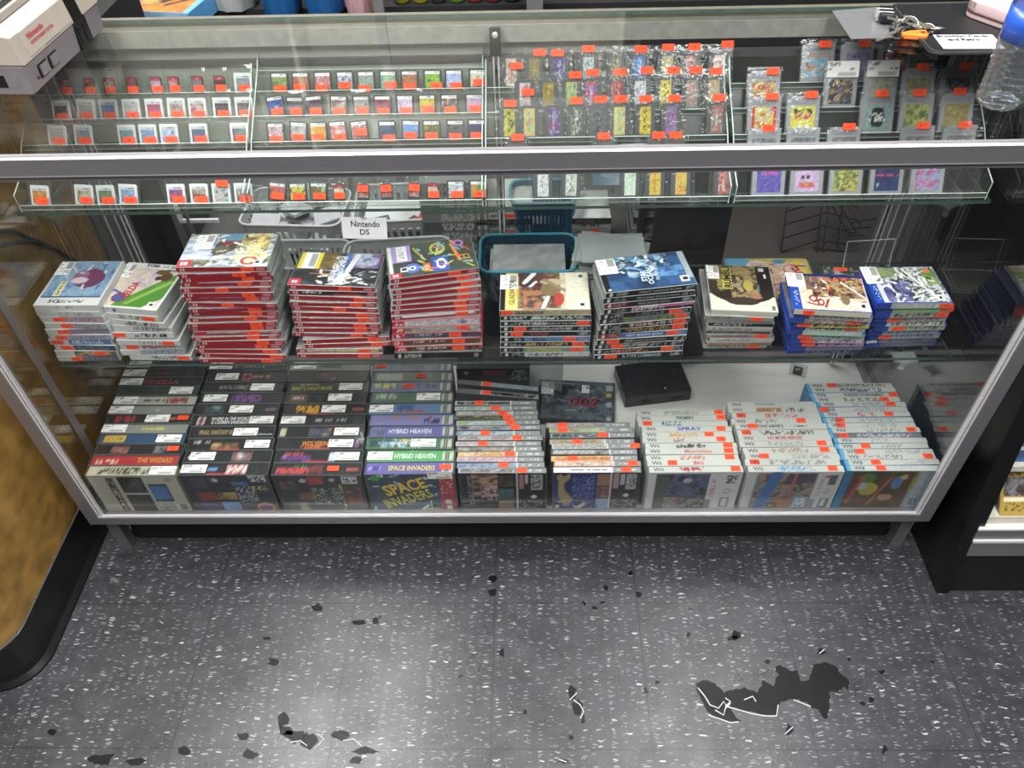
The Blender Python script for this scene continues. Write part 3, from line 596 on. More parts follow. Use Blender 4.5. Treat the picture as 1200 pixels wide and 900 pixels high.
fr4 = (64, 46, [('n', 6, 6, [0x0E2038, 0x1C3C5C, 0x2A5060, 0x12304A]), ('st', .02, .02, .78, .98, [0x8ABAC8, 0xD8E8E0], 14), ('r', .82, 0, 1, 1, 0xA82A34), ('e', .91, .28, .04, .06, 0xD8C8C8), ('r', .88, .08, .94, .18, 0xE0E0E0), ('s', .84, .5, .97, .92, 0xD8A0A0, .25), ('e', .1, .9, .055, .07, 0x2A9A4A), ('e', .72, .06, .12, .06, 0xC8C060), ('r', .1, .01, .28, .06, 0xC8A838), ('l', .7, .1, .7, .3, .01, 0xA8D8D0)])
c4 = [('purple-spined boxed game with yellow arcade title', n64(0x6A5FA8, [('r', .03, .3, .17, .7, 0xA8A0D8), S(.05, .15, 0x3A3080, .4, .6, .8)]), [T('SPACE INVADERS', .52, .095, 0xE0D058), ('front', 'SPACE', .42, .68, .092, .036, 0xE8C838, .33, .03), ('front', 'INVADERS', .44, .38, .108, .030, 0xD8D048, .38, .02)], [('front', .84, .98, .05, .022, 'white'), ot(.9)]),
      ('green-spined boxed game with white block title', n64(0x5AA868, []), [T('HYBRID HEAVEN', .55, .085, 0xE0ECE0)], [wl(.15)]),
      ('green boxed game with blue chrome title', n64(0x4A7A5E, [('n', 9, 2, [0x3A5A9A, 0xA8C8D0, 0x3A6A4A, 0x2A4070], (.03, .1, .5, .9)), ('r', .4, .6, .48, .9, 0xC8A040)]), [T('GEMINI', .3, .06, 0xA8C0E0, .008)], [wl(.66)]),
      ('purple-spined boxed game with white block title', n64(0x6A66A2, [('n', 3, 1, [0x9A9AC0, 0x5A5A80], (.02, .2, .16, .8))]), [T('HYBRID HEAVEN', .48, .09, 0xE0E0E8)], []),
      ('purple boxed game with orange and blue titles', n64(0x8886B8, [S(.1, .6, 0xB87858, .55, .8, .6), S(.65, .83, 0x30305A, .15, .5, .8), ('e', .72, .7, .03, .15, 0x8A4048)]), [], []),
      ('blue boxed game with red and teal title', n64(0x6A86B0, [S(.33, .55, 0x2A5A90, .5, .85, .8), S(.36, .66, 0xB84838, .15, .45, .8)]), [], [wl(.15)]),
      ('green boxed game with pale script', n64(0x4A6A58, [S(.06, .3, 0xA8B8A8, .4, .8, .7)]), [], [wl(.7)]),
      ('purple boxed game with yellow script', n64(0x6E6E9A, [S(.04, .3, 0xC8C848, .3, .8, .75), S(.55, .84, 0x3A3A6A, .3, .8, .6)]), [], [ot(.47)]),
      ('green boxed game with orange sticker near the logo', n64(0x55705E, [('r', .04, .25, .36, .8, 0xA8B0A8)]), [], [ot(.6)]),
      ('grey-blue boxed game', n64(0x70788C, [('n', 6, 1, [0x8A90A0, 0x5A6070], (.1, .2, .8, .8))]), [], [ot(.1)])]
ROW('boxed_game', '', 'boxed game', 'purple and green boxed games in the fourth deck row', -.281, -.096, .020, .352, .130, c4, mat('dark_blue_card_box', 0x2A3048, .4, 0, .1), 'the fourth deck row', front=fr4, fseed=130)

def disc_sp(main, split=.69, cols=None, tail=0x8C9090): return [('bg', main)] + ([('n', 10, 1, cols, (.03, .15, split, .85))] if cols else []) + [('r', split, 0, 1, 1, tail), ('r', split - .005, 0, split + .005, 1, 0xD8D8D0), ('s', split + .05, .35, split + .08, .65, 0xC8C0D8, .8), S(.8, .95, 0xD8D8DC, .35, .65, .6)]
gcs = mat('wrapped_black_disc_case', 0x4A4C50, .18, 0, .2, 80, .5, coat=.5)
fr5 = (60, 44, [('bg', 0x131518), ('n', 4, 6, [0x1A1C20, 0x6A4A48, 0xB89078, 0x2A2A30], (.14, .4, .44, .98)), ('s', .1, .1, .15, .95, 0x7A7A80, .5), ('s', .24, .3, .42, .7, 0xB0A0A0, .4), ('n', 4, 3, [0x5A4A3A, 0x2A2A2A], (.45, .66, .62, .95)), ('n', 4, 3, [0x3A6A6A, 0x2A3A40], (.45, .34, .62, .6)), ('n', 4, 3, [0x6A4A38, 0x8A7A5A], (.45, .05, .62, .28)), ('r', .665, 0, .68, 1, 0xC0C0C0), ('r', .82, .58, .95, .96, 0xA8AAA8), ('s', .83, .6, .94, .94, 0x505050, .5), ('r', .69, .6, .74, .96, 0x9A7078), ('r', .76, .74, .79, .96, 0xB0B0B0), ('e', .86, .4, .03, .045, 0xC8C8C8), ('s', .7, .05, .95, .3, 0x6A6C70, .4)])
g5 = [(0xA8ACAC, [0xB8B8B4, 0x6A7070, 0xC8B8B0], 'silver and grey', .72), (0x8A96A8, [0x4868B0, 0x9AA8B8, 0x5A78B8], 'blue lettered', .53), (0xB8A8B0, [0xD8C8D0, 0xB898A8, 0xC8C8D0], 'pinkish white', None), (0xC8AC78, [0xD8B070, 0xC89050, 0xD8D0C0], 'tan orange', .6), (0x5A5A5C, [0x8A6A4A, 0xA8A8A0, 0x303234], 'dark striped', None), (0xB8B0B0, [0xC8C0C0, 0x9A8A90], 'pale grey', .32), (0xA8A4A0, [0xC8B8A8, 0x9A8A88, 0xB8B8C0], 'dusty pink', .7), (0x7A86A0, [0x3A58A8, 0xB8C0C8, 0x88A888], 'blue and green', .35), (0x8A8E94, [0x3A3E48, 0xB0B0B8], 'dark lettered grey', .7), (0xA8B0B0, [0xC8D0D0, 0x98A8A8, 0xA8C048], 'pale green-flecked', .65), (0x6A6E60, [0x8A8A50, 0x3A3C38, 0xB8B070], 'olive lettered', .64), (0x9A9A9C, [0x6A6A70, 0xC8C8C8], 'grey with white letters', .57), (0xA8B8B4, [0xB8C8C4, 0x98B0B0, 0xC8B040], 'aqua and yellow', .5), (0xC8C8C4, [0xD8D8D4, 0x2A2A2A, 0xC8C8C8], 'white with bold black numbers', .3)]
it = []
for k, (m_, cs, d_, o_) in enumerate(g5):
    tx = [T('2002', .42, .03, 0x202224, .008)] if k == 13 else []
    it.append((d_ + ' spined disc case in clear wrap', disc_sp(m_, .69, cs), tx, [ot(o_, .02)] if o_ else []))
ROW('disc_game_case', '', 'game case', 'wrapped disc cases in the fifth deck row', -.093, .091, .022, .222, .130, it, gcs, 'the fifth deck row', prot=False, front=fr5, fseed=170, pm=PRINTG, drift=-.1)
for k, (y, tz, d_, oc) in enumerate([(.236, -.075, 'lower', [0x8A4A58, 0x2A2A2E, 0xB8B0B0]), (.262, -.09, 'upper', [0xA8B0B8, 0x7A98A8])]):
    make_case('disc_game_case', '%s wrapped disc case tipped behind the fifth deck row' % ('dark red' if k == 0 else 'silver blue'), 'game case', 'wrapped disc cases in the fifth deck row', (-.022, y, ZD + .0015), (.182, .014, .130), gcs, rot=(0, R(3), tz), top=(64, 4, disc_sp(0x6A6E72, .3, None, 0x8A9298) + [('n', 9, 1, oc, (.32, .1, .98, .9))]), stickers=[ot(.36, .02)], seed=k, pm=PRINTG)
fr6 = (60, 44, [('bg', 0x232A5C), ('s', .2, .3, .5, .95, 0x4A549A, .4), ('n', 3, 3, [0x232A5C, 0x2A3470, 0x1C2248], (.0, .0, .1, 1)), ('o', .32, .55, .27, .5, 0x9A8A62, .78), ('r', .2, .0, .62, .98, 0x262E62), ('l', .08, .92, .1, .55, .035, 0x9A8A62), ('l', .1, .55, .2, .3, .035, 0x9A8A62), ('l', .2, .3, .15, .2, .04, 0x9A8A62), ('s', .22, .35, .48, .9, 0x6A74B0, .35), ('st', .05, .05, .48, .25, [0xB8B0A0, 0x5A78A8], 12), ('n', 4, 3, [0x3A4A78, 0x9A7048, 0x202020], (.51, .68, .66, .97)), ('n', 4, 3, [0x5A88A8, 0x7A4A3A, 0xA8A8A0], (.51, .36, .66, .64)), ('n', 4, 3, [0x3A60A0, 0x88A8C8, 0x284878], (.51, .03, .66, .32)), ('r', .665, 0, .68, 1, 0xD8C8C8), ('r', .68, 0, 1, 1, 0x202226), ('r', .84, .58, .96, .96, 0xA8AAA8), ('s', .85, .6, .95, .94, 0x505050, .5), ('r', .7, .6, .75, .98, 0xA08088), ('r', .77, .7, .82, .97, 0xA8A8A8), ('e', .86, .42, .03, .045, 0xC8C8C8), ('s', .7, .05, .95, .3, 0x707276, .4)])
g6 = [(0xE8E8E4, None, 'white spined', .83, .68), (0xC8A088, [0xC8A070, 0xD8C8C0, 0xA86858], 'orange-streaked', .9, .69), (0xD8B880, [0xE0C890, 0xC87850, 0xD8D0A0], 'sandy yellow', .25, .7), (0x55595C, [0x303234, 0xB8B8B8, 0x70706A], 'dark grey white-lettered', None, .69), (0xB8B8B4, [0xD8D8D0, 0x9A9A98, 0xC8C8C4], 'pale banded', .97, .66), (0xA8A498, [0xB8B8B0, 0xA89878, 0x8A8A88], 'beige grey', .33, .66), (0x90969A, [0xC8C8C8, 0x4A4E54, 0x9AA0A4], 'grey and white', .62, .7), (0x9AAC80, [0xC8D088, 0xA8B8A0, 0xB87858], 'light green', .17, .68), (0xA09498, [0x8A9090, 0xC8B0B0], 'grey pink', .2, .68)]
it = []
for k, (m_, cs, d_, o_, sp) in enumerate(g6):
    it.append((d_ + ' disc case in clear wrap', disc_sp(m_, sp, cs) + ([S(.2, .62, 0x6A6A6A, .4, .65, .7)] if k == 0 else []), [], [ot(o_, .02)] if o_ else []))
ROW('disc_game_case', '', 'game case', 'wrapped disc cases in the sixth deck row', .099, .281, .022, .158, .130, it, gcs, 'the sixth deck row', prot=False, front=fr6, fseed=210, pm=PRINTG, drift=-.08)

# white cases
def wsp(txtops=(), base=0xC2C4BE, cyan=False): return [('bg', base)] + ([('r', .0, 0, .035, 1, 0x5AA0C8)] if cyan else []) + list(txtops)
def WROW(x0, x1, y1, items, rowname, group, front, shell, fseed, cyan=False, drift=-.06):
    out = []
    for k, (d_, body, tu, tw, tc, so, extra) in enumerate(items):
        lo = .065 if cyan else .1
        tx = [T('Wii', .1 if not cyan else .13, .020, 0x5A5E64, .0088)]
        if cyan: tx.append(T('U', .175, .006, 0x4A9AC8, .006))
        ops = list(extra)
        if body: tx.append(T(body, tu, tw, tc, .0092))
        else: ops.append(S(max(.24, tu - tw), tu + tw, tc, .2, .8, .5))
        st = [ot(so, .019)] if so else []
        out.append(('white ' + d_, wsp(ops, cyan=cyan), tx, st))
    ROW('white_game_case', '', 'game case', group, x0, x1, .021, y1, .131, out, shell, rowname, prot=False, front=front, fseed=fseed, drift=drift, gap=.0008)
fr7 = (60, 44, [('bg', 0xC4C6C8), ('r', .07, .04, .66, .97, 0x3C4044), ('n', 7, 5, [0x23252B, 0x3E4256, 0x5A608A, 0x1A1B1E, 0x667038], (.2, .42, .66, .97)), ('e', .42, .8, .05, .06, 0xA8ACB4), ('r', .08, .05, .2, .9, 0x4A5248), ('n', 4, 3, [0xB8B4B0, 0x8A8480, 0x6A3A30], (.2, .08, .4, .38)), ('s', .4, .1, .64, .36, 0x8A8A84, .35), ('s', .7, .35, .74, .85, 0xB87080, .4), ('r', .84, .72, .95, .93, 0x5A5C5E), ('s', .84, .74, .95, .92, 0xD0D0D0, .4), ('o', .88, .52, .04, .07, 0x9A9C9E, .6), ('r', .82, .1, .92, .35, 0x6A6C6E), ('r', .84, .13, .9, .32, 0xC4C6C8), ('r', .66, .05, .72, .3, 0x75787A)])
w7 = [('case with red boxed title and fine print', None, .45, .13, 0xA03A48, .92, [('s', .33, .3, .5, .7, 0xB0303C, .9)]), ('case with red word and left sticker', 'BIG', .55, .02, 0xC04A48, .27, []), ('case with orange faint title', None, .5, .13, 0xB87868, .9, []), ('case with red-orange hand-drawn title', 'Munchables', .57, .055, 0xC87868, .9, []), ('case with bold black outlined title', None, .5, .16, 0x4A4A50, .9, []), ('case with pink and teal title', None, .4, .06, 0x9A6A80, .86, []), ('case with gold script title', None, .45, .16, 0xC8A058, .74, []), ('case with big blue title', 'SPRAY', .53, .05, 0x2A58B8, .88, []), ('case with blue title under a sticker', None, .35, .13, 0x3A6898, .1, []), ('case with small dark green title', 'PIKMIN', .54, .035, 0x3A7050, .95, []), ('case with thin grey title', None, .5, .2, 0xA0A09A, .93, [])]
WROW(.292, .484, .190, w7, 'the seventh deck row', 'white game cases in the seventh deck row', fr7, WHITEP, 250)
fr8 = (60, 44, [('bg', 0xC0C2C2), ('n', 8, 6, [0x8A6A68, 0x5A7A8A, 0xA88878, 0x3A4A58, 0x9AA8A0], (.1, .05, .74, .97)), ('l', .2, .05, .3, .95, .06, 0x3A68A0), ('n', 5, 4, [0x7A4A3A, 0xA87858, 0x5A3A30], (.36, .04, .54, .4)), ('n', 5, 4, [0x3A3A48, 0x6A5A78], (.42, .72, .72, .97)), ('r', .5, .4, .53, .97, 0xA86058), ('r', .56, .06, .72, .38, 0x7A90A0), ('s', .58, .1, .7, .34, 0xC8D0D8, .5), ('r', .75, .05, .8, .3, 0x8A8C8C), ('s', .8, .4, .83, .9, 0xB87878, .3), ('r', .88, .68, .96, .93, 0x5A5C5E), ('e', .85, .88, .02, .03, 0xB83A40), ('o', .9, .5, .035, .06, 0x9A9C9E, .6), ('r', .86, .08, .95, .34, 0x6A6C6E), ('r', .88, .12, .93, .3, 0xC4C6C8)])
w8 = [('case with large pale blue title', None, .52, .18, 0x5A98D0, .88, [('s', .3, .3, .42, .6, 0x6AA0D0, .6)]), ('case with long grey title', None, .55, .3, 0x8A8A88, .1, []), ('case with sticker left of centre', None, .7, .2, 0x9A9A98, .2, []), ('case with brown title, right sticker', None, .5, .2, 0x9A8A80, .87, []), ('case with faint title, right sticker', None, .5, .2, 0xA0A09C, .88, []), ('case with bold red title', 'NO MORE HEROES', .5, .07, 0xC04848, None, []), ('case with black fine-print title', None, .5, .33, 0x606060, .1, []), ('case with black skater title', 'TONY HAWK\'S', .38, .055, 0x40464A, .19, [('s', .62, .3, .8, .6, 0x505050, .6)]), ('case with circle logo and sticker', None, .38, .12, 0x808080, .77, []), ('case with pink cursive title', None, .55, .18, 0xC86878, .1, []), ('case with brown bar and dark title', 'OTTENDO', .75, .045, 0x4A4A4C, None, [('s', .3, .25, .6, .75, 0xA8784A, .85)]), ('case with widely spaced grey title', 'AVATAR', .42, .045, 0x8A9090, None, [])]
w8[10] = ('case with brown bar and dark title', None, .75, .1, 0x4A4A4C, None, [('s', .3, .25, .6, .75, 0xA8784A, .85)])
WROW(.490, .684, .214, w8, 'the eighth deck row', 'white game cases in the eighth deck row', fr8, WHITEP, 290)
fr9 = (64, 44, [('bg', 0x8A98A4), ('r', 0, 0, .07, 1, 0x3F7099), ('n', 8, 6, [0x3A3424, 0x5A5A34, 0x6A4034, 0x47502E, 0x2E2C22], (.07, .06, .74, .98)), ('e', .24, .82, .09, .12, 0x4A7A38), ('e', .3, .55, .1, .16, 0xA8A04A), ('e', .22, .62, .06, .1, 0xA0A8A8), ('e', .58, .72, .06, .16, 0x5A7AA8), ('e', .63, .85, .04, .06, 0xB8A860), ('l', .12, .2, .2, .9, .02, 0xA84A48), ('l', .36, .15, .5, .85, .018, 0xA05A58), ('e', .52, .35, .08, .08, 0xB08870), ('l', .74, .5, .76, .98, .02, 0x8A8A38), ('s', .78, .1, .98, .9, 0xA8B0B8, .3), ('s', .8, .15, .9, .3, 0x4A5058, .5)])
w9 = [('and cyan case with plain front spine', None, .7, .2, 0xB0B4B4, .36, []), ('and cyan case with a squiggle title', None, .75, .15, 0xA0A4A8, .33, []), ('and cyan case with far right sticker', None, .45, .2, 0x8A8E90, .92, []), ('and cyan case with small orange sticker', None, .7, .2, 0x9A9E9A, .22, []), ('and cyan case with sticker mid left', None, .6, .12, 0x9A9E9A, .33, []), ('and cyan case under the purple-grey one', None, .5, .1, 0xA0A4A8, None, []), ('and cyan case with purple-grey spine', None, .6, .3, 0xB0B4B8, .16, [('r', .04, 0, 1, 1, 0x70707C)]), ('and cyan case with brown marks', None, .6, .18, 0x9A9090, .9, []), ('and cyan case with double-height sticker, lower', None, .6, .2, 0x9AA0A0, .18, []), ('and cyan case with double-height sticker, upper', None, .6, .2, 0xA0A4A0, .19, []), ('and cyan case with red small title', None, .5, .1, 0xC05058, .76, []), ('and cyan case with red-blue end', None, .6, .2, 0x9A9EA0, .07, [('r', .04, 0, .12, 1, 0x3A60B0)]), ('and cyan case with tan icon', None, .6, .2, 0x888C8C, .83, []), ('and cyan case with bold letters', None, .55, .22, 0x7A7E80, .82, []), ('and cyan case with grey capital title', 'POKKEN TOURNAMENT', .62, .085, 0x5A5E64, .95, []), ('and cyan case with dark capital title', 'SUPER MARIO WORLD', .6, .085, 0x4A4E54, None, []), ('and cyan case with black capital title', 'CALL OF DUTY BLACK OPS II', .62, .11, 0x4A4E52, .3, [])]
w9[15] = ('and cyan case with dark capital title', None, .6, .24, 0x4A4E54, None, [])
WROW(.684, .878, .268, w9, 'the rightmost deck row', 'white and cyan game cases in the rightmost deck row', fr9, CYANP, 330, cyan=True, drift=-.10)

# things lying on the deck behind the rows
make_case('disc_game_case', 'black disc case with smoky cover and red number lying behind the sixth deck row', 'game case', None, (.158, .262, ZD + .0005), (.186, .135, .014), BLKP, rot=(0, 0, R(-5)),
          top=(70, 50, [('n', 6, 5, [0x1E2226, 0x3A444C, 0x5A6A74, 0x202428]), ('st', .1, .2, .85, .95, [0x7A8A94, 0x4A5860], 20), ('e', .3, .75, .09, .13, 0x101215), ('r', 0, 0, .06, 1, 0x111214), ('r', .06, 0, 1, .05, 0x2A2A2C), ('r', .9, .8, .98, .92, 0xA0A090), ('e', .93, .68, .035, .06, 0xB0A048), ('e', .93, .45, .04, .07, 0x9AA0A0), ('e', .93, .1, .03, .05, 0xA0A0A0)]),
          front=(20, 2, [('bg', 0x18191B)]), texts=[('top', '007', .62, .47, .075, .03, 0xA83A40, 0, .03), ('top', '007', .625, .475, .07, .022, 0xB8B8B8, 0, -.005)], stickers=[('top', .13, .78, .03, .04, 'tall'), ('top', .62, .8, .018, .026, 'tall')], seed=5)
d = thing('hard_drive_unit', 'black plastic drive unit lying on the white deck beneath the shelf', 'console accessory', (.350, .392, ZD), R(9))
mb = MB(); mb.prism([(-.080, -.062), (.080, -.062), (.082, .05), (-.080, .05)], .0004, .034, 'z'); mb.build('drive_housing', BLKP, d, bevel=.002)
mb = MB(); mb.prism([(.0, -.04), (.012, -.02), (.04, -.018), (.042, .03), (.03, .035), (.0, .03)], .034, .0352, 'z'); mb.build('raised_panel', BLKP, d, bevel=.0004)
mb = MB()
for x, y in ((-.06, -.03), (-.06, .05), (.065, -.035), (.065, .045), (-.02, .02)): mb.lathe([(.003, .0342), (.003, .0346)], 10, (x, y, 0))
mb.box(.05, .06, 0, .03, .0342, .0346); mb.box(-.04, -.02, -.0632, -.0618, .012, .022); mb.box(.03, .06, -.0632, -.0618, .010, .018); mb.build('screw_hole', BLACKM, d)
mb = MB(); mb.lathe([(.0022, .0342), (.0018, .0352)], 10, (.02, -.045, 0)); mb.build('screw', ALUB, d)
p = at(935, 434, 'z', ZD + .003)
c = thing('bagged_cartridge', 'tiny black cartridge in a clear bag lying alone on the white deck', 'game cartridge', (p.x, p.y, ZD), R(-22))
mb = MB(); mb.box(-.011, .011, -.014, .014, .0003, .0035); mb.build('cartridge_shell', BLKP, c, bevel=.0006)
cc = paint(8, 8, [('bg', 0x2A2A2E), ('s', .2, .2, .8, .8, 0xC8C8C8, .4)], 2); mb = MB(); mb.quadgrid(lambda u, v: (-.008 + .016 * u, -.006 + .016 * v, .0038), 8, 8, cc); mb.build('cartridge_label', PRINT, c)
mb = MB(); mb.box(-.02, .022, -.02, .024, .0001, .0046); mb.build('clear_bag', SLEEVE, c)
# dark boxes lying at the back of the deck behind the fifth row
for k, (x, y, w, dd, h, cl, lb) in enumerate([(-.03, .39, .17, .07, .10, 0x1C1D20, 'dark flat game box with a barcode lying behind the fifth deck row')]):
    make_case('boxed_game', lb, 'boxed game', None, (x, y - .035, ZD + .0004), (w, dd, h), snes, top=(40, 16, [('bg', cl), ('s', .1, .3, .5, .8, 0x4A4A3A, .2)]), front=(50, 24, [('bg', 0x202126), ('r', .75, .6, .97, .95, 0xB8B8B8), ('s', .76, .62, .96, .93, 0x303030, .5), ('r', .35, .78, .68, .95, 0xA04850), ('e', .12, .85, .03, .06, 0xC8C8C8), ('n', 6, 3, [0x2A2A24, 0x3A382A], (.05, .1, .7, .6))]), prot=True, seed=3)
mb = MB(); mb.box(-.05, .05, 0, .0008, 0, .12); tag(mb.build('empty_box_protector', FROST, loc=(.085, .375, ZD + .001), rot=(R(-4), 0, R(-20))), 'empty clear protector sheet leaning behind the fifth row', 'plastic sleeve')

# ================================================================= STACKS OF CASES ON THE MIDDLE SHELF
def STACK(name, cat, group, where, p0, p1, size, items, shell, seed, rz0=0., rz1=0., jit=.004, jr=.02, topcover=None, pm=None, special=None, tilt=(0, 0)):
    """items bottom to top: (phrase, front ops, texts, stickers[, size, shell])"""
    n = len(items); r = random.Random(seed); z = ZS + .0005; objs = []
    for i, it in enumerate(items):
        t = i / max(1, n - 1); W, D, H = it[4] if len(it) > 4 and it[4] else size; sh = it[5] if len(it) > 5 else shell
        top = i == n - 1
        x = p0[0] + (p1[0] - p0[0]) * t; y = p0[1] + (p1[1] - p0[1]) * t; rz = rz0 + (rz1 - rz0) * t
        if not top: x += r.uniform(-jit, jit); y += r.uniform(-jit * .3, jit * .3); rz += r.uniform(-jr, jr)
        if special and i in special: dx, dy, dr = special[i]; x += dx; y += dy; rz += dr
        k = n - 1 - i
        pos = 'topmost of' if top else ('bottom of' if i == 0 else ORD[k] + ' down')
        tcv = topcover if top else None
        make_case(name, '%s, %s %s' % (short(it[0]), pos, where), cat, group, (x, y, z), (W, D, H - .0003), sh, rz=rz,
                  top=tcv[:3] if tcv else (8, 6, [('n', 3, 3, [0x8A8A88, 0x6A6A70, 0xA0A098])]), front=(64, 3, it[1]),
                  texts=it[2] + (list(tcv[3]) if tcv else []), stickers=it[3] + (list(tcv[4]) if tcv else []), seed=seed * 31 + i, pm=pm)
        z += H
    return z
def of(u, v=.5, w=.024, h=.009): return ('front', u, v, w, h, 'orange')
def TF(b, u, w, c, h=.007, v=.5): return ('front', b, u, v, w, h, c)
def SF(u0, u1, c, v0=.3, v1=.7, d=.75): return ('s', u0, v0, u1, v1, c, d)
def rating(u, v, w=.09, h=.13): return [('r', u, v, u + w, v + h, 0xE8E8E8), ('r', u + w * .25, v + h * .25, u + w * .8, v + h * .8, 0x202020)]
def swi(sc=0xD09098, u0=.12, u1=.55, extra=(), col=0x9A1824): return [('bg', col), ('r', .035, .25, .055, .75, 0xE8C8CC), ('r', .063, .25, .08, .75, 0xE8C8CC), SF(u0, u1, sc, .34, .66, .5), ('r', .88, .3, .97, .7, 0xC87880)] + list(extra)
def band(c1, u0=.2, u1=.8): return ('n', 10, 1, c1, (u0, .72, u1, 1))
rs = random.Random(12)
# stack three: tall red one
it = []
dn3 = ['with a plain spine end', 'with a sticker far right', 'leaning slightly right', 'with short pale title', 'with long pale title', 'with white band above', 'with a wide picture band', 'with sticker far right', 'with pale blue line', 'with faint title', 'with small sticker', 'with a white line above', 'with sticker mid right', 'with a blue and white band', 'with white lettering', 'with sticker near centre', 'with grey title', 'with a pale band', 'with twin marks', 'with gold lettering under the top case']
DXS = 1
st3 = [.8, .88, .86, .76, .74, .7, .68, .78, .76, .69, .74, .73, .44, .78, .72, .46, .7, .72, .66, .78]
for k in range(20):
    ex = []
    if k in (5, 9): ex = [band([0xE8E8E4, 0xC8B8B8, 0xE8E8E8], .1, .99)]
    if k == 6: ex = [('n', 8, 1, [0xB8D0C8, 0xC88090, 0x9AC0C0, 0xD8A8A0], (.15, .35, .99, 1)), ('r', 0, 0, .14, 1, 0xB82838)]
    if k in (11, 13): ex = [band([0x3A58B8, 0x8AA8D8, 0xE0E0E8], .2, .99)]
    if k in (16, 18): ex = [band([0xD8D0D8, 0xB8A0C8], .2, .8)]
    sc = [0xD09098, 0xE0C0C0, 0xC87880][k % 3]
    it.append(('red-spined slim game case %s' % dn3[k], swi(sc, .12, .3 + .3 * rs.random(), ex), [], [of(st3[k])]))
tc3 = (80, 52, [('n', 7, 5, [0x5A6A88, 0x8A98A8, 0xC8CCCC, 0x4A5048, 0xA89868]), ('n', 6, 5, [0x3A5088, 0x8AA0C0, 0xD0D4D8, 0x28344A], (.0, .2, .35, .8)), ('n', 5, 5, [0x6A5A2A, 0xB8A058, 0xE0D8A8, 0x4A4028], (.6, .1, .95, 1)), ('e', .46, .62, .13, .2, 0x4A3C38), ('e', .5, .72, .12, .1, 0x7A3A3C), ('e', .42, .48, .1, .14, 0x5E5A4A), ('n', 5, 5, [0xC8D4DC, 0x5A88A8, 0x8AB0C8], (.35, .78, .62, 1)), ('st', .3, .05, .98, .95, [0xE0E0D8, 0x3A3A34, 0x7A8A9A], 40), ('o', .78, .17, .1, .13, 0xA82A3A, .6), ('o', .78, .17, .12, .16, 0xE8E4D8, .85), ('l', .78, .3, .85, .88, .025, 0xE0C868), ('l', .74, .5, .93, .75, .016, 0xE0C868), ('s', .72, .3, .9, .8, 0xE8E0C0, .25), ('r', 0, 0, .15, .2, 0xB82838), ('r', .03, .05, .06, .15, 0xE8D8D8), ('r', .075, .05, .1, .15, 0xE8D8D8)] + rating(.84, .05), [], [('top', .2, .74, .034, .044, 'tall', .0)])
STACK('red_game_case', 'game case', 'red-spined game cases in the tallest stack', 'tallest red stack', (-.501, .142), (-.5, .179), (.168, .105, .0102), it, CLEARGREY, 3, jit=.0075, jr=.045, topcover=tc3)
# stack four
dn4 = ['with a rainbow cartoon band', 'with white small lettering', 'pulled askew to the right', 'askew with two joined stickers', 'with blue and white band', 'with grey title', 'with pale multicolour band', 'with white picture peeking out', 'with short title', 'with sticker left of centre', 'with colourful strip above', 'with gold-white lettering', 'with black strip and cartoon end', 'with dark picture cover and yellow framed label']
st4 = [.78, .8, .84, .82, .75, .76, .76, .82, .8, .56, .76, .8, None, .66]
it = []
for k in range(14):
    ex = []
    if k == 1: ex = [('n', 10, 1, [0xC8D8E8, 0x9A80B8, 0xC8D060, 0xD8A0A8, 0x6A98C8], (.12, .3, .98, 1))]
    if k == 4: ex = [band([0x5A80C8, 0xA8C8E8, 0xE8E8F0], .15, .9)]
    if k in (7, 10): ex = [band([0xE0E0E0, 0xB8B0C8, 0xE8D880], .2, .95)]
    if k == 12: ex = [('r', .12, .2, .9, 1, 0x1E2024), ('s', .15, .4, .4, .9, 0xE8E8E8, .35), ('r', .5, .3, .8, .55, 0xB02A38)]
    it.append(('red-spined slim game case %s' % dn4[k], swi([0xD09098, 0xE0C8C0][k % 2], .1, .35 + .3 * rs.random(), ex), [], [of(st4[k])] if st4[k] else []))
tc4 = (80, 52, [('n', 6, 5, [0x2E3236, 0x4A5058, 0x23262A, 0x3A3A3A]), ('n', 5, 4, [0xA88830, 0x6A5A38, 0x3A3028], (.28, .5, .5, 1)), ('n', 5, 4, [0x3A4A88, 0xB8C0D8, 0x7A5A98, 0xA83A50], (.62, .55, .98, 1)), ('l', .5, .1, .6, .95, .04, 0x4A70B0), ('s', .44, .1, .58, .9, 0xE0E4E8, .5), ('l', .58, .08, .7, .95, .035, 0xD8D8DC), ('st', .32, .02, .98, .45, [0xE8E8E8, 0xD8C8B8, 0x9AA0A8], 45), ('l', .2, .35, .5, .33, .01, 0xC87838), ('r', 0, 0, .13, .18, 0xB82838), ('r', .03, .05, .055, .13, 0xE8D8D8), ('r', .07, .05, .095, .13, 0xE8D8D8), ('r', .02, .5, .28, .99, 0xD8C838), ('r', .065, .5, .235, .99, 0xE8E8E8), ('r', .15, .55, .22, .95, 0xA0A0A0)], [], [])
STACK('red_game_case', 'game case', 'red-spined game cases in the second red stack', 'middle red stack', (-.313, .155), (-.316, .200), (.168, .105, .0101), it, CLEARGREY, 4, rz0=0, rz1=-.07, jit=.003, topcover=tc4, special={2: (.014, 0, .03), 3: (.016, 0, .07), 4: (-.004, .002, 0)})
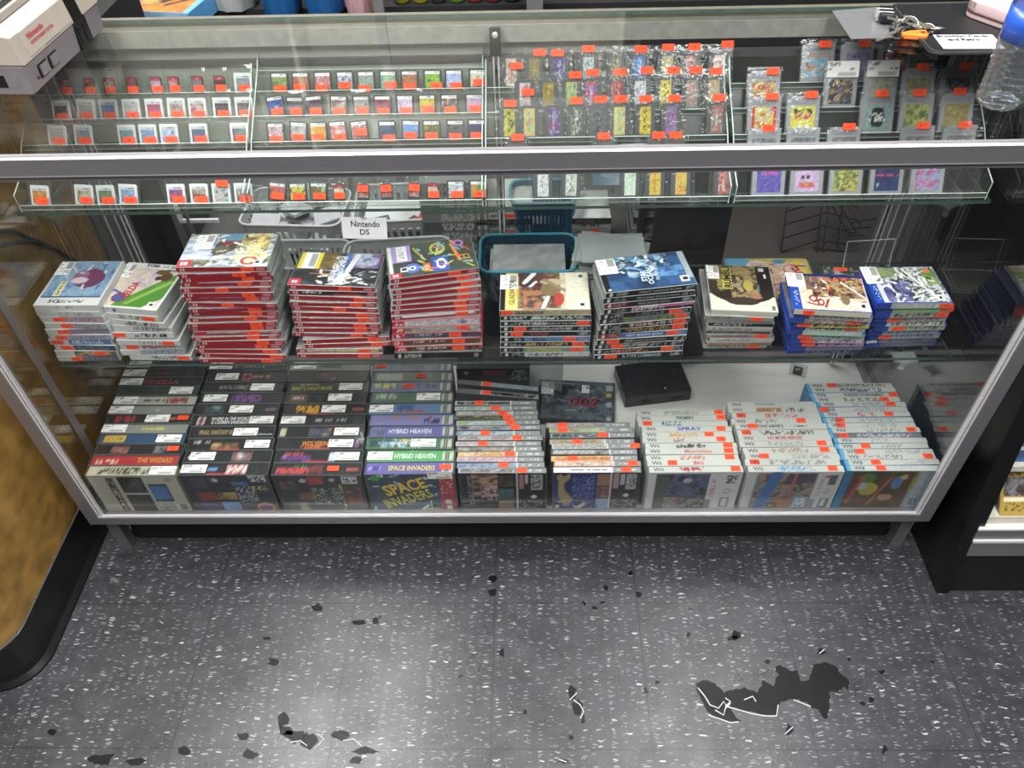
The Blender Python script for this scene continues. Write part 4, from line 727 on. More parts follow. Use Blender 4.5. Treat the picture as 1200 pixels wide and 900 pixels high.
# stack five
st5 = [None, .72, .76, .7, .8, None, .8, .8, .77, .8, .8, .84, .82, .72]
dn5 = ['black wide game case with a round white logo', 'red-ended game case with brown picture spine', 'red-ended game case with white text on black', 'red-ended game case with dark picture spine', 'red-ended game case with silver wide picture spine', 'red-ended game case with purple and white spine', 'red-spined slim game case with white band above', 'red-spined slim game case with faint title', 'red-spined slim game case with yellow title', 'red-spined slim game case with pale title', 'red-spined slim game case with dim title', 'red-spined slim game case with coloured sliver', 'red-spined slim game case turned slightly left', 'red-spined slim game case with neon line drawings and purple label']
it = []
for k in range(14):
    if k == 0: it.append((dn5[k], [('bg', 0x17181A), ('o', .05, .5, .02, .35, 0xC8C8C8, .5), SF(.1, .3, 0x9A9A9A), ('r', .92, .2, .96, .8, 0x8A8A8A)], [], [], (.172, .135, .0145), BLKP)); continue
    if k < 6:
        cs = [[0x8A5A3A, 0x3A2A28, 0xA88868], [0x2A2A30, 0x6A4A38, 0x1A1A20], [0x1E2430, 0x4A5868, 0x2A2030], [0x8A9098, 0xB8B8A8, 0x4A5058], [0x9A98B8, 0xD8D8E0, 0x5A5890]][k - 1]
        it.append((dn5[k], [('bg', 0x303030), ('n', 9, 1, cs, (.14, 0, 1, 1)), ('r', 0, 0, .14, 1, 0xB02838), SF(.03, .11, 0xE8C8C8, .3, .7, .6), SF(.25, .6, 0xB8B8B8, .4, .7, .5)], [], [of(st5[k])] if st5[k] else [], (.170, .115, .0125), mat('red_case_plastic', 0xA83A42, .25))); continue
    ex = [('r', .12, .6, .95, 1, 0xE8E8E8)] if k == 6 else []
    it.append((dn5[k], swi([0xC87880, 0xD8B0A0, 0xD8C070][k % 3], .1, .6, ex), [], [of(st5[k])]))
tc5 = (84, 54, [('n', 5, 4, [0x3A423C, 0x4A5248, 0x2C3230]), ('l', .3, .85, .42, .45, .012, 0xB8A848), ('o', .58, .75, .09, .18, 0xB8C038, .72), ('l', .55, .55, .62, .95, .012, 0xC8D048), ('l', .75, .85, .82, .3, .02, 0xD88838), ('l', .72, .5, .86, .45, .016, 0xD86A30), ('o', .84, .85, .06, .1, 0xB878C8, .6), ('l', .88, .75, .95, .6, .014, 0xC03A48), ('r', .5, .05, .68, .5, 0x3A58A8), ('o', .6, .28, .06, .16, 0xE8E8E8, .6), ('l', .62, .2, .72, .3, .012, 0xC8E0E8), ('o', .26, .24, .09, .14, 0x5A70D0, .62), ('o', .26, .24, .05, .07, 0xD0D8F0, .5), ('r', .39, .08, .47, .34, 0xC85838), ('e', .43, .22, .025, .07, 0xD8C050), ('st', .35, .05, .97, .95, [0xC8C860, 0x6AA8C0, 0xC86AA0, 0xA8B8A8], 26), ('o', .9, .4, .04, .08, 0xC8A048, .6), ('r', 0, .0, .04, .98, 0xD8D8D8), ('r', 0, 0, .13, .13, 0xB82838), ('r', .025, .03, .05, .1, 0xE8D8D8), ('r', .065, .03, .09, .1, 0xE8D8D8), ('r', .04, .45, .27, .97, 0xA890C8), ('r', .1, .5, .22, .95, 0xE8E8EC), ('s', .11, .55, .2, .9, 0x8A8A90, .3)] + rating(.12, .16), [], [])
STACK('red_game_case', 'game case', 'red game cases in the third red stack', 'right red stack', (-.122, .150), (-.120, .218), (.168, .105, .0096), it, CLEARGREY, 5, rz0=0, rz1=.20, jit=.003, jr=.02, topcover=tc5)
# stack six: PSP-like black cases
clear = CLEARGREY
def psp(main=0x1C1C1E, sc=0xB8B8B8, u0=.3, u1=.8, left=0x1A1A1C, extra=()): return [('bg', main)] + list(extra) + [('r', 0, 0, .26, 1, left), ('r', .035, .25, .075, .75, 0xD8D8D8), ('s', .1, .3, .24, .7, 0x8A8A90, .5), SF(u0, u1, sc, .3, .7, .55), ('s', .86, .3, .97, .7, 0x9A9AA8, .6)]
it = [('black slim disc case with white lower band', psp(0xB8BCBC, 0x505458, .3, .7), [], []),
      ('black slim disc case with olive green band', psp(0x7A8A80, 0xA8A848, .3, .7), [], [of(.86)]),
      ('black slim disc case with brown tall lettering', psp(0x1E1A16, 0xB89858, .28, .75), [], [of(.87)]),
      ('blue-banded slim disc case', psp(0x5A7AA8, 0x2A3450, .35, .5), [], [of(.77)]),
      ('black slim disc case with small red title', psp(0x1C1A1A, 0x9A4A40, .32, .55), [], [of(.18)]),
      ('black slim disc case with brown trim', psp(0x1C1C1E, 0x9A9A98, .32, .8), [TF('SECOND EVOLUTION', .55, .07, 0xA8A8A8, .004)], [of(.22)]),
      ('black slim disc case with white capital title', psp(0x161618, 0xC8C8C8, .2, .5), [TF('DEFENDERS OF THE CORE', .63, .075, 0xC8C8C8, .004)], [of(.91)]),
      ('black slim disc case under a green and white strip', psp(0x1E2220, 0xC8D8C8, .1, .9), [], []),
      ('slim disc case with cream warrior picture and gold spine', [('bg', 0xA89A68), ('n', 10, 1, [0xA89A68, 0xC8B888, 0x7A6A3A], (.1, 0, 1, 1)), ('r', 0, 0, .12, 1, 0x1A1A1A), SF(.55, .8, 0x3A2A18, .35, .65, .8)], [TF('GLADIATOR', .33, .055, 0x3A2E18, .007)], [('front', .08, .55, .022, .009, 'orange')])]
tc6 = (80, 52, [('n', 5, 5, [0xD8D2B8, 0xC8C0A4, 0xE0DCC8]), ('n', 6, 5, [0x4A3430, 0x6A3A34, 0x8A7A5A, 0xB8A888, 0x3A2A2C], (.2, .02, .68, 1)), ('e', .28, .85, .12, .25, 0x44323A), ('n', 5, 5, [0x5A6A7A, 0xB87848, 0x3A3A44, 0xD8D0C0], (.26, .0, .5, .5)), ('l', .27, .72, .38, .98, .03, 0xE0E0E0), ('l', .34, .62, .4, .75, .02, 0xD8D8D8), ('l', .48, .05, .54, .35, .022, 0xE8E8E4), ('e', .66, .28, .06, .18, 0xA84038), ('e', .56, .55, .1, .2, 0x7A6A4A), ('e', .6, .75, .15, .08, 0xB8A888), ('l', .5, .8, .85, .35, .03, 0x8A7A68), ('n', 4, 4, [0xD8D2B8, 0xE0DCC8, 0xC8C0A4], (.74, 0, 1, 1)), ('r', .06, 0, .19, 1, 0xE0C878), ('r', 0, 0, .05, 1, 0x1A1A1A), ('r', .185, .3, .2, .9, 0xC89838), ('e', .92, .9, .025, .05, 0x5A5A50)] + rating(.87, .05), [('top', 'GLADIATOR', .135, .47, .075, .011, 0x7A6838, PI / 2)], [('top', .1, .74, .034, .044, 'tall')])
STACK('slim_disc_case', 'game case', 'slim disc cases in the stack right of the red ones', 'short black stack', (.086, .152), (.086, .172), (.172, .115, .0112), it, clear, 6, jit=.002, jr=.006, topcover=tc6)
# stack seven
it = [('black slim disc case with pale blue capitals', psp(0x17181A, 0x9AB8C8, .1, .1), [TF('R-TYPE COMMAND', .54, .075, 0xA0C0D0, .008)], [of(.19)]),
      ('black slim disc case with red and white script', psp(0x1A1A1C, 0xC88078, .25, .6, 0x1A1A1C), [], [of(.82)]),
      ('black slim disc case with grey title and left sticker', psp(0x17181A, 0x9A9A9A), [], [of(.25)]),
      ('black slim disc case with evolution title', psp(0x17181A, 0x8A8A8A, .3, .4), [TF('SECOND EVOLUTION', .56, .075, 0x9A9A98, .004)], [of(.18)]),
      ('blue slim disc case with red left end', psp(0x3A68A8, 0xE0E0E0, .1, .1, 0x8A2A34), [TF('HOT SHOTS GOLF', .52, .07, 0xE8E8E8, .006)], [of(.83, .5)]),
      ('black slim disc case with brown-gold title', psp(0x1A1A1A, 0xA8884A), [], [of(.89)]),
      ('black slim disc case with red script', psp(0x1E1A1A, 0xC8A8A0, .3, .8), [], [of(.88)]),
      ('slim disc case with rainbow picture spine', psp(0x6A7A5A, 0x6A7A5A, .3, .31, extra=[('n', 6, 1, [0x9A3A38, 0x4A6A98, 0x7A8A3A, 0x3A6A3A, 0xB8A870], (.26, 0, .95, 1))]), [], [of(.9)]),
      ('black slim disc case with grey faint title', psp(0x1A1B1D, 0x7A7A78, .4, .7), [], [of(.82)]),
      ('black slim disc case under pink and white strip', psp(0x1C1C1E, 0xC8B8C0, .3, .7, extra=[('r', .3, .6, 1, 1, 0xC06A98), ('r', .4, .7, .6, 1, 0xE8E8E8)]), [], []),
      ('black slim disc case with dark red left end', psp(0x17171A, 0xA8A8A8, .1, .1, 0x7A2030), [TF('FINAL FANTASY TACTICS', .55, .06, 0xA8A8A8, .005)], []),
      ('black slim disc case with second white title', psp(0x17181A, 0xC8C8C8, .3, .31), [TF('SECOND EVOLUTION', .6, .08, 0xA8ACB0, .004)], []),
      ('slim disc case with icy blue cover', psp(0x17181A, 0x8A8A88, .3, .31), [TF('FIRST DEPARTURE', .6, .08, 0xA8A8A0, .004)], [])]
tc7 = (84, 54, [('g', 0, 0, 1, 1, 0x1A2E48, 0x2A5080), ('n', 5, 4, [0x182840, 0x1E3C64, 0x2C5C90, 0x24487A]), ('n', 9, 7, [0xC8D8DC, 0x5A88A8, 0x1E3A58, 0xE0E8E8], (.14, .62, .8, 1)), ('n', 8, 8, [0x3A6A98, 0xA8C8D8, 0x24487A, 0x1E3A60], (.3, .35, .62, .75)), ('st', .2, .5, .75, .98, [0xD8E8F0, 0x8AB8D8], 26), ('n', 7, 7, [0x24487A, 0x5A98D0, 0x1E3C64], (.62, .3, .92, .6)), ('r', .93, .2, 1, 1, 0x9AA8B0), ('r', 0, 0, .06, 1, 0x141618), ('e', .05, .06, .015, .03, 0xC8C8C8)] + rating(.85, .1, .1, .17), [('top', 'STAR\nOCEAN', .50, .36, .048, .022, 0xC8D8E4, PI / 2 - .1), ('top', 'FIRST DEPARTURE', .62, .46, .05, .007, 0xA8C0D0, PI / 2 - .1)], [('top', .11, .74, .036, .046, 'tall')])
STACK('slim_disc_case', 'game case', 'slim disc cases in the stack under the icy blue cover', 'tall black stack', (.267, .148), (.280, .169), (.172, .103, .0117), it, clear, 7, rz0=.06, rz1=.145, jit=.003, jr=.01, topcover=tc7)
# stack eight: jewel cases
def jew(c, sc, extra=()): return [('bg', c), SF(.08, .7, sc, .3, .7, .5), ('r', 0, .8, 1, 1, 0xB8B8B4)] + list(extra)
it = [('clear jewel case with mint grey edge', jew(0x9AA49C, 0x5A605C), [], [of(.78)]), ('clear jewel case with rusty brown edge', jew(0x8A6A58, 0xA88878), [], []), ('clear jewel case with white edge', jew(0xB8B8B4, 0x8A8A88), [], []), ('clear jewel case with pinkish grey edge', jew(0x9A8A84, 0x6A5A58), [], [of(.84)]), ('clear jewel case with dark grey edge', jew(0x5A5854, 0x8A8888), [], []), ('clear jewel case with pale edge', jew(0xA8A8A4, 0x7A7A78), [], []), ('black-edged jewel case with white letters', jew(0x1E1F20, 0xC8C8C8), [], []), ('clear jewel case with light grey blank edge', jew(0x9A9C98, 0x8A8A8A), [], []), ('thick clear jewel case with orange sticker', jew(0x8A8E88, 0x6A6A68), [], [of(.76)], (.127, .142, .0105)),
      ('jewel case with cream and dark brown cover', [('bg', 0xC8C6B4)], [], [])]
tc8 = (60, 64, [('bg', 0xD2D0BE), ('e', .52, .66, .62, .52, 0x2C2420), ('n', 6, 7, [0x3A2E24, 0x6A5A38, 0x8A7444, 0x4A2E28, 0x2A2220], (.02, .42, .62, 1)), ('n', 7, 6, [0x5A4A38, 0xA89060, 0x3A302A, 0xC8B080], (.35, .28, .78, 1)), ('e', .62, .55, .08, .12, 0xB0A050), ('e', .8, .5, .05, .07, 0x4A7A70), ('e', .72, .32, .1, .07, 0x9A7058), ('n', 4, 4, [0x221E1C, 0x2C2624], (.8, .3, 1, 1)), ('n', 5, 4, [0x4A3630, 0x3A2A28], (0, .35, .15, .65)), ('r', 0, .0, 1, .2, 0xD2D0BE), ('e', .5, .2, .26, .09, 0x3A3028), ('r', .24, .46, .37, .98, 0xB8B060), ('r', .14, .46, .24, .66, 0xB8B060), ('r', .93, .03, .97, .11, 0x5A5A58), ('r', .82, .88, .9, .96, 0xC8C8C8), ('r', .9, .72, .93, .82, 0xE0E0E0)], [('top', 'RUMBLE', .31, .74, .07, .014, 0x2A2618, PI / 2, .03), ('top', 'RO', .19, .56, .022, .009, 0x2A2618, PI / 2, .02)], [('top', .1, .82, .023, .04, 'tall')])
STACK('jewel_case', 'game case', 'clear jewel cases in the stack with the cream and brown top', 'jewel case stack', (.460, .170), (.458, .168), (.124, .140, .0096), it, mat('clear_jewel_plastic', 0xA6A8A4, .15, 0, .1, 30), 8, rz0=.02, rz1=-.08, jit=.006, jr=.02, topcover=tc8, special={8: (-.004, -.004, -.0)})
# stacks nine and ten: blue cases
def vit(c, sc=0x6A6A70, extra=()): return [('bg', c), SF(.26, .9, sc, .3, .7, .5)] + list(extra) + [('r', 0, 0, .2, 1, 0x28489A), ('s', .05, .35, .18, .65, 0xB8C0E0, .6)]
it = [('blue wrapped slim game case with blue spine end', vit(0x3A4A78, 0x8A90A8), [], []), ('blue wrapped slim game case with dark band', vit(0x7A7A9A), [], []), ('blue wrapped slim game case with purple band', vit(0xB098B8, 0x5A4A78), [], [of(.23, .6, .024, .011)]), ('blue wrapped slim game case with pink band', vit(0xC8B8C8), [], [of(.23)]), ('blue wrapped slim game case with aqua spine', vit(0x9AB8B8), [], [of(.18)]), ('blue wrapped slim game case with mint spine', vit(0xA8C8B4, 0xC8D8D0), [], []), ('blue slim game case with black figures on white', vit(0xC8D0CC, 0x2A2A2E), [], [of(.8)]), ('blue slim game case with yellow spine', vit(0xC8C070, 0x3A3A2A), [], [of(.14)]), ('blue slim game case with grey brown spine', vit(0x8A7A78, 0xC8B8B8), [], [of(.84)]), ('blue slim game case with pale lettered spine', vit(0xA8A8A0), [], []), ('blue slim game case with cream battle picture', [('bg', 0xD0CCB8)], [], [of(.2, .4, .02, .011)])]
tc9 = (76, 54, [('n', 4, 4, [0xD8CCB4, 0xE0D4C0, 0xCCBCA0]), ('n', 8, 6, [0x8A5A38, 0x4A2E30, 0xB89868, 0x6A4A28, 0xA83A3C], (.28, .35, .98, .98)), ('n', 5, 5, [0x6A4A8A, 0x8A6A5A, 0x3A2A4A], (.22, .55, .4, .95)), ('st', .3, .2, .98, .98, [0xE8E4DC, 0x4A2A2A, 0xC8A868, 0xD04848], 40), ('n', 4, 4, [0xD8CCB4, 0xE0D4C0], (.14, .02, .5, .35)), ('o', .28, .3, .06, .1, 0x8A3038, .55), ('l', .2, .18, .32, .12, .02, 0x8A3038), ('o', .37, .2, .05, .1, 0x8A3038, .5), ('l', .42, .08, .48, .3, .016, 0x8A3038), ('l', .7, .8, .98, .35, .014, 0xE0E0E4), ('e', .7, .3, .06, .14, 0x7A6A50), ('r', 0, 0, .11, .6, 0x1F46A0), ('s', .03, .1, .09, .55, 0xC8D0E8, .35), ('r', .11, .94, 1, 1, 0x24306A)] + rating(.86, .06, .1, .16), [], [('top', .1, .8, .032, .04, 'tall')])
STACK('blue_game_case', 'game case', 'blue game cases in the left blue stack', 'left blue stack', (.622, .155), (.598, .120), (.137, .106, .0124), it, BLUEP, 9, rz0=.02, rz1=-.10, jit=.007, jr=.03, topcover=tc9, pm=PRINTG)
it = [('blue wrapped slim game case with dark lower spine', vit(0x5A6078), [], []), ('blue wrapped slim game case with white torn sticker', vit(0x8A8AA0), [], [('front', .1, .3, .02, .007, 'white')]), ('blue wrapped slim game case with plain grey spine', vit(0x9A9EA8), [], [of(.22)]), ('blue wrapped slim game case with pale blue spine', vit(0x90A0B8), [], []), ('blue wrapped slim game case with silver and yellow spine', vit(0xB0B4A0), [], [of(.34)]), ('blue slim game case with green-numbered white spine', vit(0xC8D0C8, 0x5A6A60, [('r', .76, .1, .98, .9, 0x4A7A60), ('s', .78, .3, .95, .7, 0xE0E0E0, .5)]), [], []), ('blue slim game case with grey spine and left sticker', vit(0xA8A8A8, 0x8A5A5A), [], [of(.27)]), ('blue slim game case with brown figures', vit(0xA0A098, 0x4A3A38), [], [of(.9)]), ('blue slim game case with green spine', vit(0x7AB890, 0xA8C870), [], [of(.92)]), ('blue slim game case with armoured figure picture', vit(0xA8ACA8, 0xC8CCC8), [], [of(.93)])]
tc10 = (76, 54, [('n', 8, 7, [0x9AA0A0, 0x5A6470, 0xD0D4D0, 0x3A4048, 0x8A9080]), ('n', 5, 4, [0x3A3A78, 0x5A5A98, 0xA8A8C0], (.15, .02, .55, .6)), ('n', 5, 5, [0x5A7A48, 0x8A9A68, 0x4A5A40], (.2, .72, .45, 1)), ('n', 4, 4, [0x5A7A38, 0x88A050], (.8, .5, .98, .95)), ('o', .22, .2, .1, .3, 0xD8DCDC, .78), ('o', .5, .45, .1, .3, 0x3A4048, .82), ('st', .15, .02, .95, .98, [0xE8E8E8, 0x2A2E34, 0xA8B0B0, 0xD8DCD8], 50), ('l', .55, .95, .85, .1, .014, 0xE8E8E4), ('r', .85, .82, .93, .95, 0xC87848), ('r', 0, 0, .1, .5, 0x1F46A0), ('s', .03, .08, .08, .45, 0xC8D0E8, .4), ('r', .1, 0, .16, .5, 0xC8CCCC)] + rating(.84, .04, .08, .15), [], [('top', .1, .76, .03, .05, 'tall')])
STACK('blue_game_case', 'game case', 'blue game cases in the right blue stack', 'right blue stack', (.775, .172), (.748, .138), (.135, .106, .0138), it, BLUEP, 10, rz0=.03, rz1=.0, jit=.006, jr=.02, topcover=tc10, pm=PRINTG)
# stacks one and two: white handheld cases
def dsp(c, sc=0x7A7A80, extra=(), u=.3): return [('bg', 0xC8CAC8), ('r', u, 0, 1, 1, c), SF(.35, .9, sc, .3, .7, .5)] + list(extra)
it = [('white handheld game case with dark blue spine', dsp(0x5A5E70), [], [of(.32)]), ('white handheld game case with tan lettered spine', dsp(0x6A5A48, 0xC8B088), [], [of(.72)]), ('white handheld game case with navy spine', dsp(0x3A4A68), [], [of(.2)]), ('white handheld game case with blue spine', dsp(0x5A78A0, 0xB8C8E0), [], [of(.13)]), ('white handheld game case with lilac spine', dsp(0x9A98B0), [], [of(.2)]), ('white handheld game case with purple picture spine', dsp(0x8A7A90), [], [of(.28)]), ('white handheld game case with grey spine', dsp(0x9A9EA4), [], [of(.36)]), ('white handheld game case with pink spine', dsp(0xB898A8), [], [of(.3)]), ('white handheld game case with white spine and round badge', dsp(0xC8CACA, 0x9A9A9C, u=.9), [], []), ('white handheld game case with pale blue cover and maroon shape', [('bg', 0xD0D2D0), SF(.3, .6, 0x6A6A6A, .5, .9, .4)], [], [])]
tc1 = (64, 60, [('n', 5, 5, [0x6A98C0, 0x8AB0CC, 0x5A88B8, 0xA8C4D8]), ('e', .62, .6, .25, .22, 0x6A3A58), ('e', .45, .62, .12, .14, 0x8A5A78), ('e', .48, .55, .14, .07, 0xC8B8C0), ('st', .2, .15, .95, .95, [0xC8D8E4, 0x4A6A98, 0x9A7A98], 24), ('r', .2, .2, .3, .52, 0xD8D4A8), ('s', .22, .22, .28, .5, 0x3A3A30, .5), ('r', 0, 0, 1, .16, 0xD0D2D0), ('r', 0, .16, 1, .19, 0x3A4A68), ('s', .34, .04, .74, .1, 0x3A3C40, .5), ('r', .0, 0, .03, 1, 0xD0D2D0), ('r', .97, 0, 1, 1, 0xD0D2D0)], [('top', 'DS', .28, .085, .02, .01, 0x2A2C30, PI)], [('top', .12, .82, .028, .04, 'tall')])
STACK('handheld_game_case', 'game case', 'white handheld game cases in the leftmost stack', 'leftmost white stack', (-.808, .150), (-.806, .158), (.123, .136, .0136), it, WHITEP, 1, rz0=-.01, rz1=-.01, jit=.004, jr=.03, topcover=tc1)
it = [('white handheld game case with black emblem', dsp(0xC8CACA, 0x505050, u=.9), [], [of(.86)]), ('white handheld game case with blue grey spine', dsp(0x9AA8B8), [], []), ('white handheld game case with red letter', dsp(0xC0C2C4, 0xB04A50), [], [of(.2)]), ('white handheld game case, slid forward, with yellow label peeping out', dsp(0xC8CACA, 0x8A8A90), [], [of(.82)]), ('white handheld game case with bold black words', dsp(0xC8CACA, 0x2A2A2C), [], [of(.14)]), ('white handheld game case with small dark badge', dsp(0xC8CACA, 0x6A6A70), [], []), ('white handheld game case with a black oval mark', dsp(0xC8CACA, 0x4A4A50), [], []), ('white handheld game case with brown and blue words', dsp(0xC8CACA, 0x8A7A6A), [], [of(.84)]), ('white handheld game case with green hill cover and red title', [('bg', 0xD0D2D2), ('e', .3, .5, .03, .4, 0x4A5060), SF(.08, .2, 0x9A9AA0, .4, .7, .4)], [], [])]
tc2 = (64, 60, [('g', 0, 0, 1, 1, 0x98A8D0, 0xD8C8A8), ('n', 4, 4, [0xA8A8D8, 0xC8B8C8, 0xE0D0B8, 0xD8C8D8]), ('l', .4, .0, 1.0, .62, .17, 0x5A8A38), ('l', .55, .0, 1.02, .42, .1, 0x4A8030), ('l', .45, .1, .95, .62, .03, 0x88B058), ('e', .8, .72, .1, .1, 0x5A4034), ('e', .7, .82, .12, .06, 0x6A5030), ('e', .68, .68, .05, .05, 0x3A3A2A), ('n', 4, 3, [0x4A4A38, 0x6A5A3A], (.74, .86, .98, .97)), ('e', .27, .2, .12, .1, 0x7A3A58), ('e', .27, .2, .09, .07, 0x4A5A9A), ('l', .1, .36, .3, .28, .018, 0x3A4A8A), ('r', 0, .89, 1, 1, 0xD8DAD8), ('s', .45, .93, .85, .97, 0x6A6C70, .5), ('r', 0, 0, .03, 1, 0xD8DAD8), ('r', .97, 0, 1, 1, 0xD8DAD8), ('r', 0, 0, 1, .03, 0xD8DAD8)] + rating(.8, .05, .12, .1), [('top', 'ZELDA', .37, .38, .05, .017, 0xB03040, PI / 2 - .15, .03), ('top', '3DS', .45, .945, .025, .009, 0x2A2C30, PI)], [('top', .1, .8, .026, .042, 'tall')])
STACK('handheld_game_case', 'game case', 'white handheld game cases in the second stack', 'second white stack', (-.672, .150), (-.700, .164), (.124, .138, .0136), it, WHITEP, 2, rz0=.02, rz1=-.127, jit=.005, jr=.05, topcover=tc2, special={3: (.004, -.006, .04)})

# flat picture tin lying behind the jewel cases
t = thing('picture_tin', 'flat tin with pink and yellow pattern lying behind the jewel cases', 'tin', (.560, .352, ZS + .0005), R(-1))
mb = MB(); o = []
rr = .014
def rrect(w, d, r, n=5): return [(sx * (w / 2 - r) + r * cos(a), (d / 2 if 0 else 0) + sy * (d / 2 - r) + r * sin(a)) for sx, sy, a0 in ((1, 1, 0), (-1, 1, PI / 2), (-1, -1, PI), (1, -1, 3 * PI / 2)) for a in [a0 + PI / 2 * k / n for k in range(n + 1)]]
mb.prism(rrect(.18, .14, rr), 0, .03, 'z'); mb.build('tin_body', mat('tin_metal', 0x9A9CA0, .3, .5), t, bevel=.0015)
c = paint(70, 54, [('n', 4, 3, [0xC8B048, 0xD8C060]), ('r', 0, 0, .28, 1, 0x6AA8C8), ('e', .38, .75, .15, .2, 0xD8D4D8), ('e', .48, .8, .05, .07, 0x5A2A34), ('n', 6, 5, [0xD8B098, 0xE0C0A8, 0xC89880], (.3, .1, .95, .9)), ('e', .8, .7, .12, .15, 0xC03A58), ('e', .76, .72, .07, .1, 0xE0C0A8), ('e', .8, .45, .08, .12, 0x5A4A88), ('e', .65, .92, .08, .06, 0x4A88B0), ('l', .85, .9, .98, .5, .03, 0xD8C838), ('e', .85, .25, .08, .12, 0xD89868), ('st', .3, .1, .95, .95, [0x8A3A50, 0xE8D8C8, 0xC89838], 22)], 9)
mb = MB(); mb.quadgrid(lambda u, v: (-.086 + .172 * u, -.066 + .132 * v, .0306), 70, 54, c); mb.build('printed_lid', PRINTG, t)
# small cartridge box and acrylic stand behind the blue stacks
make_case('small_cartridge_box', 'small grey card box with orange sticker behind the left blue stack', 'game box', None, (.690, .33, ZS + .0005), (.06, .03, .05), mat('grey_green_card', 0x5A605C, .4), rz=-.1, top=(16, 8, [('n', 4, 3, [0x6A7A70, 0x3A3E40, 0xC8C8C8])]), stickers=[('top', .6, .75, .026, .011, 'orange')])
t = thing('acrylic_stand', 'small clear acrylic stand behind the two blue stacks', 'stand', (.775, .33, ZS + .0005), R(4))
mb = MB(); mb.box(-.05, .05, 0, .08, 0, .003, mis=(0, 0, 1, 1, 1, 1)); mb.build('base_plate', [ACRY, EDGE], t)
mb = MB(); mb.prism([(.06, .003), (.063, .003), (.083, .08), (.08, .08)], -.05, .05, 'x'); mb.build('back_plate', [ACRY, EDGE], t)
mb = MB()
for s in (-1, 1): mb.box(s * .05 - .0012, s * .05 + .0012, 0, .08, .003, .006); mb.tube([(s * .05, .061, .003), (s * .05, .081, .08)], .0012, 4)
mb.tube([(-.05, .081, .08), (.05, .081, .08)], .0012, 4); mb.build('edge_highlight', EDGE, t)

# ================================================================= TIERED CLEAR TRAYS AND THEIR CARTRIDGES
TIER = [(.252, Z1 + .004), (.296, .805), (.338, .843), (.382, .870), (.425, .896), (.462, .918)]   # y, z of each ledge
def tray(x0, x1, label, tiers, dz=0.):
    t = thing('tiered_tray', label, 'acrylic tray', ((x0 + x1) / 2, .24, Z1 + .0004), 0, 'clear tiered trays on the top shelf')
    cx = (x0 + x1) / 2; zb = Z1 + .0004; hx = (x1 - x0) / 2 - .0025; th = .002
    for k in range(tiers):
        y, z = TIER[k]; y -= .24; z += (dz if k else 0) - zb
        mb = MB()
        yb = (TIER[k + 1][0] - .24) if k + 1 < tiers else y + .03; zt = (TIER[k + 1][1] + dz - zb) if k + 1 < tiers else z + .045
        mb.box(-hx, hx, y - .006, y + .018, z - th, z, mis=(0, 0, 1, 0, 0, 0))                     # ledge
        mb.box(-hx, hx, y - .008, y - .006, z - th, z + .009, mis=(0, 1, 0, 0, 0, 0))             # front lip
        ya, za = y + .018, z
        mb.prism([(ya, za - th), (ya + th, za - th), (yb - .006 if k + 1 < tiers else yb, zt - .003), (yb - .008 if k + 1 < tiers else yb - th, zt - .003)], -hx, hx, 'x')
        mb.build('tray_tier', [ACRYP, EDGE], t)
    mb = MB()
    pr_ = [(TIER[0][0] - .248, 0)]
    for k in range(tiers):
        y, z = TIER[k]; pr_.append((y - .248, z - zb + (dz if k else 0) + .012)); 
    ytop = TIER[tiers - 1][0] - .24 + .03; ztop = TIER[tiers - 1][1] - zb + dz + .045
    if tiers == 6:
        for k in range(11):
            xk = -hx + .03 + k * (2 * hx - .06) / 10; mb = MB(); mb.box(xk - .011, xk + .011, TIER[5][0] - .24 + .0275, TIER[5][0] - .24 + .0292, zt - .014, zt - .004); mb.build('label_tab', mat('pale_green_tab', 0xC9CEBA, .5), t)
    prof = [(.004, 0)] + [(TIER[k][0] - .248, TIER[k][1] - zb + (dz if k else 0) + (.030 if k == 0 else .012)) for k in range(tiers)] + [(ytop, ztop), (min(ytop, DP - .052 - .24), 0)]
    for s in (-1, 1):
        mb = MB(); mb.prism(prof, s * hx - .0012 + s * .0012, s * hx + .0012 + s * .0012, 'x'); mb.build('end_panel', [ACRY, EDGE], t)
        mb = MB(); Q = [Vector((s * hx + s * .0012, a, b_)) for a, b_ in prof[:-1]]; mb.tube(Q, .0011, 4); mb.build('edge_highlight', EDGE, t)
    return t
XT = [(-.858, -.446), (-.440, -.0235), (-.020, .4105), (.418, .858)]
tray(*XT[0], 'leftmost clear tiered tray of small game cards on the top shelf', 5)
tray(*XT[1], 'clear tiered tray of dark game cards left of the middle slotted standard', 6)
tray(*XT[2], 'clear tiered tray of bagged cartridges with upright labels right of the middle standard', 5)
tray(*XT[3], 'rightmost clear tiered tray holding large grey cartridges', 5)
LEAN = R(-29)
DSP = mat('dark_grey_card_shell', 0x3A3B3E, .45, 0, .1); W3 = mat('white_card_shell', 0xD8DADA, .4, 0, .05); SWP = mat('charcoal_card_shell', 0x2E2E31, .5, 0, .1)
GBP = mat('grey_cartridge_shell', 0x9A9B9F, .45, 0, .08); GAP = mat('smoke_cartridge_shell', 0x4C4D50, .4, 0, .1)
